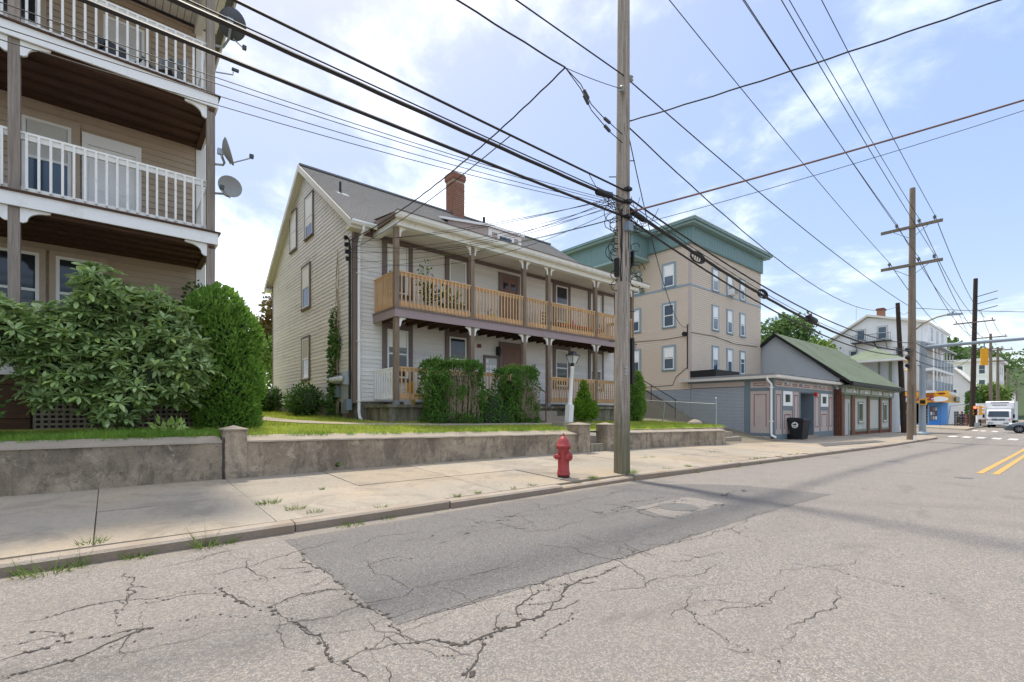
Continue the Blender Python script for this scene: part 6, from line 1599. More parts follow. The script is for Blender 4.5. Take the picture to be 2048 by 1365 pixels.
rf = m.build('roof', 'shingle_green', t)
MB().box(tx0 - e - 0.03, ty0 - e - 0.03, 5.26, tx1 + e + 0.03, ty1 + e + 0.03, 5.415).build('fascia', 'old_white', rf)
# ------------------------------------------------------------------ white house with the corner store
def store_house():
    t = thing('corner_store_house', 'white three-storey house over a blue corner store with yellow awning', 'building', (90, 17, -0.4))
    XS = 84.0; G = Face('X', XS); g0 = zr(84) + 0.13
    prof = [(11.75, 4.2), (25.2, 4.2), (25.2, 11.3), (19.6, 15.0), (13.6, 13.55), (13.6, 4.2)]
    prof = [(13.6, 4.2), (25.2, 4.2), (25.2, 11.3), (19.6, 15.0), (13.6, 13.55)]
    MB().prism(prof, 'x', XS + 0.02, 100).build('wall', 'white_siding', t)
    m = MB()
    def top(y): return 15.0 - (y - 19.6) * (3.7 / 5.6) if y > 19.6 else 15.0 - (19.6 - y) * (1.45 / 6.0)
    def ul(z):
        return 13.6 if z < 13.55 else 19.6 - (15.0 - z) / (1.45 / 6.0)
    def ur(z): return 25.2 if z < 11.3 else 19.6 + (15.0 - z) / (3.7 / 5.6)
    lap_sheet(m, G, ul, ur, 4.2, 14.95, 0.2, 0.025); m.build('gable_siding', 'white_siding', t)
    rf = MB().add([(XS - 0.5, 12.9, 13.25), (101, 12.9, 13.25), (101, 19.6, 15.1), (XS - 0.5, 19.6, 15.1), (XS - 0.5, 25.9, 10.95), (101, 25.9, 10.95),
                   (XS - 0.5, 12.9, 13.55), (101, 12.9, 13.55), (101, 19.6, 15.4), (XS - 0.5, 19.6, 15.4), (XS - 0.5, 25.9, 11.25), (101, 25.9, 11.25)],
                  [(6, 7, 8, 9), (9, 8, 11, 10), (0, 3, 2, 1), (3, 4, 5, 2), (0, 6, 9, 3), (3, 9, 10, 4), (0, 1, 7, 6), (4, 10, 11, 5)]).build('roof', 'soffit', t)
    ch = MB().box(86, 18.2, 14.6, 87.2, 19.0, 16.5).build('chimney', 'brick', rf); MB().box(85.9, 18.1, 16.2, 87.3, 19.1, 16.45).build('corbel_course', 'brick_dark', ch)
    MB().tube([(86, 21.5, 13.7), (86, 21.5, 17.2)], 0.03, 5).build('antenna', 'galv', rf)
    for (a, b, v0, v1) in ((19.95, 20.9, 11.8, 13.3), (17.4, 18.4, 11.75, 13.45), (20.85, 21.75, 8.9, 10.3), (15.55, 16.4, 5.3, 6.95), (18.6, 19.5, 5.3, 6.95), (15.6, 16.4, 8.7, 10.3), (18.2, 19.0, 8.7, 10.3)):
        window(G, t, a, b, v0, v1, 'grey_siding', 0.14, 'glass_blue', d=0.02)
    # fire escape landing
    fe = MB().box(XS - 1.1, 16.75, 11.3, XS - 0.03, 21.4, 11.4).build('fire_escape', 'dark_metal', t)
    MB().tube([(XS - 1.1, 16.75, 12.4), (XS - 1.1, 21.4, 12.4)], 0.03, 5).build('handrail', 'dark_metal', fe)
    for k in range(24): MB().tube([(XS - 1.1, 16.75 + 0.202 * k, 11.4), (XS - 1.1, 16.75 + 0.202 * k, 12.4)], 0.014, 4).build('baluster', 'dark_metal', fe)
    for y in (17.3, 20.9): MB().tube([(XS - 1.0, y, 11.3), (XS - 0.03, y, 10.2)], 0.04, 5).build('strut', 'dark_metal', fe)
    MB().tube([(XS - 0.6, 18.8, 11.3), (XS - 0.6, 17.3, 8.6)], 0.09, 5).build('ladder', 'dark_metal', fe)
    # street-side body under the eave
    MB().box(XS + 0.03, 13.0, 10.5, 99, 13.59, 13.4).build('upper_wall', 'white_siding', t)
    for x in (86.5, 90.5, 94.5): window(Face('Y', 13.0), t, x, x + 0.9, 11.3, 12.8, 'grey_siding', 0.14, 'glass_blue', d=0.0)
    # porches: two decks wrapping the corner, posts, solid and open rails
    for (zt) in (4.15, 7.1):
        d = MB().box(82, 12.03, zt - 0.32, 97, 13.55, zt).build('porch_deck', 'white_siding', t)
        m = MB(); y = 12.2
        MB().box(82.0, 12.1, zt + 1.22, 82.08, 13.55, zt + 1.32).build('handrail', 'grey_siding', d)
        for k in range(11): MB().box(82.02, 12.15 + 0.13 * k, zt, 82.05, 12.19 + 0.13 * k, zt + 1.22).build('baluster', 'grey_siding', d)
        for k in range(6): MB().box(82.1 + 2.45 * k, 12.05, zt + 0.05, 84.4 + 2.45 * k, 12.10, zt + 1.3).build('rail_panel', 'grey_metal', d)
        for k in range(7): MB().box(82.0 + 2.45 * k, 12.02, zt, 82.14 + 2.45 * k, 12.16, zt + 2.65).build('post', 'white_siding', d)
    MB().box(82.1, 13.55, 4.2, 97, 13.62, 10.4).build('porch_back_wall', 'white_siding', t)
    MB().box(84.02, 13.56, 4.2, 84.06, 13.6, 10.4).build('corner_board', 'white_siding', t)
    for z in (4.2, 7.15):
        MB().box(XS - 0.02, 13.0, z, XS + 0.03, 13.5, z + 2.1).build('porch_door', 'grey_siding', t)
    pr = MB().add([(81.6, 11.7, 9.95), (97.4, 11.7, 9.95), (97.4, 14.0, 10.75), (81.6, 14.0, 10.75), (81.6, 11.7, 10.12), (97.4, 11.7, 10.12), (97.4, 14.0, 10.92), (81.6, 14.0, 10.92)], [(0, 3, 2, 1), (4, 5, 6, 7), (0, 1, 5, 4), (1, 2, 6, 5), (2, 3, 7, 6), (3, 0, 4, 7)]).build('porch_roof', 'grey_siding', t)
    # store floor
    G.obj('store_wall', 'store_blue', t, 14.55, 17.3, g0, 4.2, -0.3, 0.0); MB().box(XS, 17.3, g0, 100, 25.2, 4.2).build('rear_wall', 'white_siding', t)
    MB().box(XS + 2.5, 11.75, g0, 97, 17.3, 4.2).build('store_back', 'interior', t)
    MB().box(XS, 11.75, 2.4, XS + 2.5, 17.3, 4.2).build('store_head', 'store_blue', t)
    MB().box(XS + 0.3, 11.72, g0, 90, 11.749, 3.9).build('side_wall', 'store_blue', t); MB().box(90, 11.70, g0, 97.2, 11.749, 4.2).build('side_wall', 'white_siding', t)
    for k in range(8): MB().box(90.1 + 0.9 * k, 11.66, g0, 90.2 + 0.9 * k, 11.699, 4.1).build('batten', 'white_siding', t)
    MB().box(XS, 11.75, g0, XS + 0.3, 12.9, 2.4).build('shop_window_frame', 'store_blue', t)
    G.obj('shop_window', 'glass_blue', t, 12.0, 12.75, 0.2, 2.1, 0.0, 0.03); G.obj('shop_window', 'glass_blue', t, 15.1, 16.6, 0.7, 2.3, 0.0, 0.03)
    for k in range(9): G.obj('poster', ('bare_white', 'dish', 'window_blue', 'frosted', 'red_line')[(k * 3) % 5], t, 12.03 + 0.24 * (k % 3), 12.2 + 0.24 * (k % 3), 0.3 + 0.6 * (k // 3), 0.75 + 0.6 * (k // 3), 0.031, 0.035)
    for k in range(3): G.obj('poster', ('green_toy', 'bare_white', 'dish')[k], t, 15.2 + 0.45 * k, 15.5 + 0.45 * k, 1.0 + 0.2 * k, 1.5 + 0.2 * k, 0.031, 0.035)
    G.obj('door_jamb', 'grey_siding', t, 12.86, 12.98, g0, 2.3, -0.02, 0.03)
    G.obj('door_step', 'store_blue', t, 11.8, 14.5, g0 - 0.02, g0 + 0.16, 0.0, 0.5)
    for k in range(6): MB().box(XS + 1.2, 13.15, g0 + 0.1 + 0.36 * k, XS + 1.7, 13.6, g0 + 0.34 + 0.36 * k).build('shelf_crate', 'grey_metal', t)
    # awning: curved yellow front and return
    cs = [(0.0, 4.10), (-0.55, 4.06), (-1.0, 3.85), (-1.35, 3.4), (-1.5, 2.55), (-1.45, 2.55), (-1.3, 3.35), (-0.95, 3.78), (-0.5, 3.98), (0.0, 4.02)]
    aw = MB().add([(XS + dx, 17.35, z) for dx, z in cs] + [(XS + dx, 10.7, z) for dx, z in cs], [(i, i + 1, 11 + i, 10 + i) for i in range(9)] + [tuple(range(10)), tuple(range(19, 9, -1))]).build('awning', 'awning', t)
    MB().add([(XS - 1.5, 10.7, 2.55), (88.5, 10.3, 2.55), (88.5, 11.7, 4.1), (XS, 11.7, 4.1), (XS - 1.35, 10.7, 3.4), (88.5, 10.4, 3.4)], [(0, 1, 5, 4), (4, 5, 2, 3), (0, 4, 3), (1, 2, 5)]).build('awning_return', 'awning_shaded', aw)
    TX = Matrix(((0, 0, -1, XS - 1.47), (-1, 0, 0, 0), (0, 1, 0, 0), (0, 0, 0, 1)))
    def sign(txt, y, z, size, mat, bold=0.02):
        T = Matrix.Translation((XS - 1.50 - 0.02, y, z)) @ Matrix(((0, 0, -1, 0), (-1, 0, 0, 0), (0, 1, 0, 0), (0, 0, 0, 1)))
        text_mesh('sign_lettering', txt, size, mat, aw, T, extrude=0.03, bold=bold)
    MB().add([(XS - 1.54, 17.4, 2.72), (XS - 1.54, 14.9, 2.72), (XS - 1.42, 14.9, 3.42), (XS - 1.42, 17.4, 3.42)], [(0, 1, 2, 3)]).build('sign_band', 'sign_blue', aw)
    sign('GROCERY', 16.75, 3.06, 0.92, 'bare_white', 0.03)
    sign('PALACE', 13.75, 3.14, 0.92, 'sign_red', 0.03)
    MB().add([(XS - 1.545, 11.55 + 0.85 * math.cos(a), 3.0 + 0.34 * math.sin(a)) for a in [i * math.pi / 10 for i in range(20)]], [tuple(range(20))]).build('sign_oval', 'bare_white', aw)
    MB().add([(XS - 1.40, 11.4 + 0.4 * math.cos(a), 3.72 + 0.12 * math.sin(a)) for a in [i * math.pi / 8 for i in range(16)]], [tuple(range(16))]).build('sign_badge', 'sign_dark', aw)
    for k in range(7):
        y = 17.2 - 0.9 * k; MB().box(XS - 1.535, y - 0.6, 2.58, XS - 1.515, y, 2.63).build('small_print', 'sign_dark', aw)
    MB().box(85.2, 10.25, 2.75, 87.8, 10.32, 3.35).build('side_sign', 'galv', aw)
store_house()
t = thing('awning_frame', 'bare metal tube frame standing beside the blue store', 'frame', (80.8, 10.3, -0.3))
for a, b in (((80.8, 10.6, -0.35), (80.8, 10.3, 2.1)), ((80.8, 10.3, 2.1), (80.8, 7.9, 2.35))): MB().tube([a, b], 0.05, 6).build('tube', 'grey_metal', t)
# crate stacks, people
CG = 'crate stacks outside the store'
for i, (x, y, n, m_) in enumerate([(80.8, 9.75, 6, 'crate'), (80.9, 9.3, 5, 'crate'), (80.7, 8.85, 5, 'crate_red'), (81.4, 8.25, 3, 'crate'), (80.9, 7.75, 5, 'crate_red')]):
    t = thing('crate_stack', ['tallest black crate stack against the blue store wall', 'second black crate stack beside the tallest one', 'reddish crate stack with a bottle on top near the white siding', 'lowest black crate stack, only three crates', 'reddish crate stack nearest the street pole'][i], 'crates', (x, y, zr(x) + 0.13), CG)
    for k in range(n):
        z = zr(x) + 0.13 + 0.30 * k
        MB().box(x - 0.19, y - 0.19, z, x + 0.19, y + 0.19, z + 0.27).build('crate', m_, t)
        MB().box(x - 0.2, y - 0.1, z + 0.12, x - 0.19, y + 0.1, z + 0.2).build('crate_label', 'dish', t)
def person(label, x, y, z, face, shirt, shorts=False):
    t = thing('person', label, 'person', (x, y, z))
    V = [(0, 0, 0.98), (0, 0, 1.2), (0, 0, 1.42), (0, 0, 1.52), (0.19, 0, 1.43), (0.25, 0.02, 1.15), (0.20, -0.14, 0.95), (-0.19, 0, 1.43), (-0.25, 0.02, 1.15), (-0.18, -0.16, 0.98),
         (0.10, 0, 0.92), (0.11, -0.02, 0.50), (0.11, 0.02, 0.08), (0.12, -0.13, 0.04), (-0.10, 0, 0.92), (-0.12, 0.08, 0.50), (-0.12, 0.20, 0.10), (-0.12, 0.06, 0.04)]
    E_ = [(0, 1), (1, 2), (2, 3), (2, 4), (4, 5), (5, 6), (2, 7), (7, 8), (8, 9), (0, 10), (10, 11), (11, 12), (12, 13), (0, 14), (14, 15), (15, 16), (16, 17)]
    rr = [(.16, .11), (.15, .10), (.17, .10), (.06, .06), (.07, .07), (.05, .05), (.038, .038), (.07, .07), (.05, .05), (.038, .038), (.10, .10), (.065, .065), (.045, .045), (.04, .035), (.10, .10), (.065, .065), (.045, .045), (.04, .035)]
    def skin(name, idx, mat, grow=1.0):
        me = bpy.data.meshes.new(name); mp = {j: i for i, j in enumerate(idx)}
        me.from_pydata([V[j] for j in idx], [(mp[a], mp[b]) for a, b in E_ if a in mp and b in mp], [])
        o = bpy.data.objects.new(name, me); me.materials.append(MATS[mat])
        col.objects.link(o)
        md = o.modifiers.new('skin', 'SKIN'); md.use_smooth_shade = True
        for i, j in enumerate(idx):
            me.skin_vertices[0].data[i].radius = (rr[j][0] * grow, rr[j][1] * grow); me.skin_vertices[0].data[i].use_root = (i == 0)
        o.modifiers.new('sub', 'SUBSURF').levels = 1
        dg = bpy.context.evaluated_depsgraph_get(); m2 = bpy.data.meshes.new_from_object(o.evaluated_get(dg)); bpy.data.objects.remove(o)
        m2.transform(Matrix.Translation((x, y, z)) @ Matrix.Rotation(face, 4, 'Z'))
        return attach(bpy.data.objects.new(name, m2), t)
    def mk(me): return me
    T = Matrix.Translation((x, y, z)) @ Matrix.Rotation(face, 4, 'Z')
    try:
        o = bpy.data.meshes.new('tmp'); 
        skin('body', list(range(18)), 'skin')
        skin('shirt', [0, 1, 2, 4, 5, 7, 8], shirt, 1.12)
        skin('trousers', [0, 10, 11, 14, 15] if shorts else [0, 10, 11, 12, 14, 15, 16], 'trousers', 1.15)
    except Exception as ex:
        print('person fallback', ex)
        MB().lathe([(0.1, 0), (0.14, 0.5), (0.17, 0.95), (0.2, 1.4), (0.06, 1.5)], (x, y, z), 10).build('body', 'skin', t, smooth=True)
    MB().lathe([(0.0, 1.50), (0.05, 1.51), (0.085, 1.58), (0.095, 1.66), (0.085, 1.73), (0.05, 1.775), (0.0, 1.785)], (0, 0, 0), 12).build('head', 'skin', t, smooth=True, T=T)
    MB().lathe([(0.098, 1.68), (0.09, 1.745), (0.052, 1.79), (0.0, 1.80)], (0, 0.008, 0), 12).build('hair', 'black', t, smooth=True, T=T)
person('person in a white shirt standing behind the crate stacks', 81.8, 9.35, zr(82) + 0.13, rad(0), 'shirt')
person('person in dark shorts half hidden behind the open truck door', 78.6, 7.95, zr(78) + 0.13, rad(60), 'trousers', True)

# ------------------------------------------------------------------ traffic signals
mx_, my_ = 39.75, 6.4
t = thing('signal_mast', 'grey steel signal mast with a long arm over the street', 'traffic signal', (mx_, my_, sw(40, 7)))
zb = sw(40, 7)
MB().tube([(mx_, my_, zb), (mx_, my_, 5.75)], [0.19, 0.15], 16).build('mast', 'mast', t, smooth=True)
MB().lathe([(0.34, 0), (0.34, 0.1), (0.24, 0.16), (0.2, 0.24)], (mx_, my_, zb), 14).build('base_plate', 'mast', t)
MB().tube([(mx_, my_, 5.40), (mx_ + 0.7, my_ - 2.2, 5.50), (mx_ + 1.4, my_ - 4.4, 5.58), (mx_ + 3.2, my_ - 9.0, 5.75)], [0.12, 0.10, 0.09, 0.06], 12).build('mast_arm', 'mast', t, smooth=True)
MB().tube([(mx_, my_, 5.15), (mx_ + 0.3, my_ - 0.9, 5.43)], 0.03, 6).build('arm_brace', 'mast', t)
def signal_head(parent, c, d, lamp=None, n=3):
    d = Vector(d).normalized(); s_ = Vector((-d.y, d.x, 0))
    c = Vector(c); rz = math.atan2(d.y, d.x)
    T = Matrix.Translation(c) @ Matrix.Rotation(rz, 4, 'Z')
    h = MB().box(-0.09, -0.16, -0.17 * n, 0.09, 0.16, 0.17 * n).build('signal_head', 'signal', parent, T=T)
    MB().box(0.0905, -0.15, -0.165 * n, 0.096, 0.15, 0.165 * n).build('face_plate', 'black', h, T=T)
    for k in range(n):
        z = 0.34 * (k - (n - 1) / 2)
        MB().lathe([(0.125, 0), (0.11, 0.02)], (0.097, 0, z), 14, Matrix.Rotation(rad(90), 3, 'Y')).build('lens', 'red_signal' if (lamp == 'red' and k == n - 1) else 'black', h, T=T)
        m = MB(); a0 = [i * math.pi / 8 - 0.2 for i in range(10)]
        m.add([(0.09, 0.135 * math.cos(a), z + 0.135 * math.sin(a)) for a in a0] + [(0.30, 0.13 * math.cos(a), z + 0.13 * math.sin(a)) for a in a0], [(i, i + 1, 11 + i, 10 + i) for i in range(9)])
        m.build('visor', 'signal', h, T=T)
signal_head(t, (40.62, 3.65, 4.62), (0.95, 0.3, 0)); MB().tube([(40.62, 3.65, 5.15), (40.62, 3.65, 5.55)], 0.03, 6).build('hanger', 'mast', t)
signal_head(t, (39.35, 6.85, 4.25), (0.3, 0.95, 0)); MB().box(39.2, 6.5, 4.2, 39.75, 6.56, 4.26).build('hanger', 'mast', t)
s2 = MB().box(39.4, 6.15, 1.72, 39.62, 6.5, 2.1).build('pedestrian_signal', 'signal', t); MB().box(39.36, 6.2, 1.8, 39.399, 6.45, 2.02).build('lens', 'black', s2)
t = thing('corner_signal', 'short white signal post showing red at the far corner', 'traffic signal', (71.6, 7.0, zr(71) + 0.13))
gz = zr(71.6) + 0.13
MB().tube([(71.6, 7.0, gz), (71.6, 7.0, 2.2)], 0.09, 10).build('post', 'bare_white', t); MB().cbox((71.6, 7.0, gz + 0.25), (0.35, 0.35, 0.5)).build('base', 'galv', t)
signal_head(t, (71.35, 7.12, 1.45), (-1, -0.15, 0), 'red'); signal_head(t, (71.6, 6.75, 1.45), (0.15, -1, 0))
# thin tower-top span wire between mast and poles is among the wires above

# ------------------------------------------------------------------ box truck
def truck():
    fx = 78.0; g0 = zr(79); yc = 5.86
    t = thing('box_truck', 'white delivery truck with refrigerated box parked past the intersection', 'truck', (fx + 3, yc, g0))
    T = Matrix.Translation((fx, yc, g0))
    # cab
    prof = [(0.0, 0.45), (-0.05, 0.75), (0.02, 1.15), (0.28, 1.95), (0.42, 2.10), (1.75, 2.12), (1.75, 0.45)]
    cab = MB().prism([(x, z) for x, z in prof], 'y', -0.98, 0.98).build('cab', 'truck_white', t, T=T)
    MB().add([(0.045, -0.86, 1.26), (0.045, 0.86, 1.26), (0.265, 0.80, 1.90), (0.265, -0.80, 1.90), (0.035, -0.86, 1.25), (0.035, 0.86, 1.25), (0.255, 0.80, 1.91), (0.255, -0.80, 1.91)], [(4, 5, 6, 7), (0, 3, 2, 1), (4, 0, 1, 5), (5, 1, 2, 6), (6, 2, 3, 7), (7, 3, 0, 4)]).build('windscreen', 'windscreen', cab, T=T @ Matrix.Translation((-0.025, 0, 0)))
    for k, (z, w) in enumerate(((1.0, 0.62), (0.88, 0.66))): MB().box(-0.065, -w, z - 0.04, -0.03, w, z + 0.035).build('grille_bar', 'dark_metal', cab, T=T)
    MB().lathe([(0.10, 0), (0.08, 0.02)], (-0.06, 0, 0.98), 12, Matrix.Rotation(rad(-90), 3, 'Y') @ Matrix.Scale(0.6, 3, (1, 0, 0))).build('emblem', 'galv', cab, T=T)
    for s_ in (-1, 1):
        MB().box(-0.075, s_ * 0.70 - 0.16, 0.82, -0.02, s_ * 0.70 + 0.16, 1.03).build('headlight', 'frosted', cab, T=T)
        MB().box(-0.078, s_ * 0.90 - 0.05, 0.84, -0.02, s_ * 0.90 + 0.05, 1.03).build('indicator', 'orange', cab, T=T)
        MB().box(0.05, s_ * 1.22 - 0.09, 1.15, 0.16, s_ * 1.22 + 0.09, 1.55).build('mirror', 'black', cab, T=T)
        MB().tube([(0.15, s_ * 0.98, 1.75), (0.10, s_ * 1.22, 1.6), (0.12, s_ * 1.2, 1.1), (0.2, s_ * 0.98, 1.0)], 0.018, 6).build('mirror_arm', 'black', cab, T=T)
    MB().box(-0.12, -0.99, 0.38, 0.1, 0.99, 0.72).build('bumper', 'truck_white', t, T=T)
    for s_ in (-0.62, 0.62): MB().box(-0.13, s_ - 0.22, 0.5, -0.12, s_ + 0.22, 0.6).build('vent', 'dark_metal', t, T=T)
    MB().box(-0.135, -0.2, 0.48, -0.121, 0.2, 0.62).build('number_plate', 'bare_white', t, T=T)
    # box with rounded front edges and a nose vent
    bp = []
    for (cx_, cz, a0) in ((1.05, 2.88, 180), (1.05, 2.98, 90)): pass
    bx_ = MB().prism([(1.8, 0.85), (1.8, 2.0), (1.42, 2.2), (1.30, 2.45), (1.32, 2.9), (1.5, 3.08), (6.8, 3.1), (6.8, 0.85)], 'y', -1.16, 1.16).build('cargo_box', 'truck_white', t, T=T)
    MB().box(1.28, -0.75, 2.86, 1.45, 0.75, 2.96).build('nose_vent', 'dark_metal', bx_, T=T); MB().box(1.27, -0.6, 2.55, 1.36, 0.6, 2.66).build('nose_vent', 'dish', bx_, T=T)
    for s_ in (-1, 1): MB().box(1.7, s_ * 1.165 - 0.01, 0.85, 1.78, s_ * 1.165 + 0.01, 3.08).build('edge_trim', 'galv', bx_, T=T)
    MB().box(1.9, 1.165, 0.95, 3.3, 1.175, 3.0).build('doorway', 'truck_blue', bx_, T=T)
    MB().box(1.80, 1.18, 0.95, 1.86, 2.25, 2.85).build('open_door', 'truck_white', bx_, T=T)
    MB().box(1.2, -0.5, 0.45, 6.7, 0.5, 0.84).build('chassis', 'dark_metal', t, T=T)
    for (x, w) in ((0.95, 0.24), (5.2, 0.45)):
        for s_ in (-1, 1):
            wh = MB().lathe([(0.25, -w / 2), (0.40, -w / 2), (0.42, -w / 4), (0.42, w / 4), (0.40, w / 2), (0.25, w / 2)], (x, s_ * 0.84, 0.42), 20, Matrix.Rotation(rad(90), 3, 'X')).build('wheel', 'tyre', t, T=T)
            MB().lathe([(0.24, -w / 2 - 0.005), (0.24, w / 2 + 0.005)], (x, s_ * 0.84, 0.42), 14, Matrix.Rotation(rad(90), 3, 'X')).build('rim', 'galv', wh, T=T)
truck()
# ------------------------------------------------------------------ grey car entering the crossing
def car():
    X_, y0 = 53.4, 3.75; g0 = zr(54)
    t = thing('car', 'grey saloon car entering the intersection at the right edge', 'car', (X_ + 0.9, y0 - 2.2, g0))
    T = Matrix.Translation((X_ + 0.9, y0, g0)) @ Matrix.Rotation(rad(-90), 4, 'Z')
    # local: x runs back from the nose ... the car faces -x locally after rotation: nose towards +Y
    sec = [  # x, half width, z low, z belt, z top, roof half width
        (0.0, 0.62, 0.32, 0.52, 0.60, 0.55), (0.12, 0.78, 0.22, 0.58, 0.70, 0.66), (0.5, 0.87, 0.20, 0.66, 0.78, 0.72), (1.15, 0.90, 0.20, 0.74, 0.90, 0.74), (1.35, 0.90, 0.20, 0.78, 0.98, 0.72),
        (2.05, 0.91, 0.20, 0.82, 1.40, 0.58), (2.9, 0.91, 0.20, 0.84, 1.44, 0.57), (3.7, 0.90, 0.20, 0.86, 1.20, 0.60), (4.15, 0.88, 0.24, 0.84, 0.98, 0.66), (4.45, 0.78, 0.34, 0.70, 0.86, 0.60)]
    vs, fs = [], []
    for (x, hw, zl, zbt, ztp, rw) in sec: vs += [(x, -hw * 0.95, zl), (x, -hw, (zl + zbt) / 2), (x, -hw * 0.97, zbt), (x, -rw, ztp), (x, rw, ztp), (x, hw * 0.97, zbt), (x, hw, (zl + zbt) / 2), (x, hw * 0.95, zl)]
    for i in range(len(sec) - 1):
        for k in range(8): a = i * 8 + k; b = i * 8 + (k + 1) % 8; fs.append((a, b, b + 8, a + 8))
    fs += [tuple(range(8)), tuple(range(len(vs) - 1, len(vs) - 9, -1))]
    # T maps local x backwards along -Y
    TT = Matrix(((0, 1, 0, X_ + 0.9), (-1, 0, 0, y0), (0, 0, 1, g0), (0, 0, 0, 1)))
    body = MB().add(vs, fs).build('body', 'car_grey', t, T=TT, smooth=True)
    for s_ in (-1, 1):
        for x in (0.85, 3.55):
            wh = MB().lathe([(0.20, -0.11), (0.31, -0.11), (0.33, -0.06), (0.33, 0.06), (0.31, 0.11), (0.20, 0.11)], (x, s_ * 0.82, 0.33), 24, Matrix.Rotation(rad(90), 3, 'X')).build('wheel', 'tyre', t, T=TT)
            MB().lathe([(0.215, -0.112), (0.215, 0.112)], (x, s_ * 0.82, 0.33), 18, Matrix.Rotation(rad(90), 3, 'X')).build('hub', 'dark_metal', wh, T=TT)
            for q in range(7):
                a = q * 2 * math.pi / 7; MB().tube([(x + 0.03 * math.cos(a), s_ * 0.935, 0.33 + 0.03 * math.sin(a)), (x + 0.21 * math.cos(a), s_ * 0.935, 0.33 + 0.21 * math.sin(a))], 0.018, 5).build('spoke', 'galv', wh, T=TT)
        MB().add([(1.42, s_ * 0.86, 0.86), (2.1, s_ * 0.65, 1.32), (2.75, s_ * 0.64, 1.34), (2.75, s_ * 0.87, 0.88)], [(0, 1, 2, 3)]).build('side_window', 'windscreen', t, T=TT)
        MB().box(0.1, s_ * 0.66 - 0.14, 0.56, 0.32, s_ * 0.66 + 0.14, 0.68).build('headlight', 'frosted', t, T=TT)
        MB().box(1.5, s_ * 0.98 - 0.09, 0.88, 1.65, s_ * 0.98 + 0.07, 1.02).build('mirror', 'car_grey', t, T=TT)
    MB().add([(1.38, -0.66, 1.0), (1.38, 0.66, 1.0), (2.04, 0.54, 1.40), (2.04, -0.54, 1.40)], [(0, 1, 2, 3)]).build('windscreen', 'windscreen', t, T=TT @ Matrix.Translation((-0.02, 0, 0.02)))
car()

# ------------------------------------------------------------------ buildings further down the street
t = thing('far_apartment', 'pale grey three-storey block beyond the corner store', 'building', (142, 14, -0.6))
MB().box(135, 10.4, -1, 150, 21, 11.7).build('wall', 'white_siding', t)
MB().box(134.4, 9.8, 11.7, 150.5, 21.5, 12.2).build('cornice', 'white_siding', t)
Gf = Face('X', 135)
for (a, b) in ((12.0, 12.95), (15.3, 16.2), (18.3, 19.2)):
    for (v0, v1) in ((9.1, 10.9), (6.0, 7.9), (2.9, 4.7)): window(Gf, t, a, b, v0, v1, 'bare_white', 0.3, 'glass_blue', d=0.0)
Ff = Face('Y', 10.4)
for x in (137, 141, 145):
    for (v0, v1) in ((9.1, 10.9), (6.0, 7.9)): window(Ff, t, x, x + 1.3, v0, v1, 'bare_white', 0.2, 'glass', d=0.0)
t = thing('far_cottage', 'small grey gabled house between store and far block', 'building', (112, 13.5, -0.5))
MB().prism([(11.5, -0.6), (16, -0.6), (16, 6.0), (13.7, 8.8), (11.5, 6.0)], 'x', 110, 118).build('wall', 'white_siding', t)
for s_ in (-1, 1): MB().hexa([(109.6, 13.7, 8.8), (118.4, 13.7, 8.8), (118.4, 13.7 + s_ * 2.7, 5.6), (109.6, 13.7 + s_ * 2.7, 5.6), (109.6, 13.7, 9.05), (118.4, 13.7, 9.05), (118.4, 13.7 + s_ * 2.7, 5.85), (109.6, 13.7 + s_ * 2.7, 5.85)]).build('roof_slope', 'soffit', t)
window(Face('X', 110), t, 13.2, 14.1, 3.6, 5.2, 'bare_white', 0.2, 'glass_blue', d=0.0)
MB().box(109.6, 9.6, -0.6, 110, 21, 0.55).build('garden_wall', 'old_concrete', None, label='low stone garden wall beyond the crate stacks', cat='wall')
grid('far_lawn', 'lawn', rngf(110, 134, 4), lambda x: (9.8, 22), lambda x, y: 0.0 + zr(x) + 1.0, 2, kind='structure')
for i, (x, y, w, h, lab) in enumerate([(225, 13, 12, 7.5, 'distant low white house with grey roof past the poles'), (290, 22, 14, 11, 'distant pale house on the wooded slope')]):
    t = thing('distant_house', lab, 'house', (x, y, -1))
    MB().prism([(y, -2), (y + w, -2), (y + w, h), (y + w / 2, h + 3.5), (y, h)], 'x', x, x + 10).build('wall', 'white_siding', t)
    for s_ in (-1, 1):
        yy = y + w / 2 + s_ * (w / 2 + 0.6)
        MB().hexa([(x - .5, y + w / 2, h + 3.5), (x + 10.5, y + w / 2, h + 3.5), (x + 10.5, yy, h - 0.3), (x - .5, yy, h - 0.3), (x - .5, y + w / 2, h + 3.9), (x + 10.5, y + w / 2, h + 3.9), (x + 10.5, yy, h + 0.1), (x - .5, yy, h + 0.1)]).build('roof_slope', 'shingle_grey', t)
    for k in range(3): window(Face('X', x), t, y + 1.5 + 3.4 * k, y + 2.9 + 3.4 * k, h - 3.5, h - 1.2, 'bare_white', 0.2, 'glass', d=0.0)
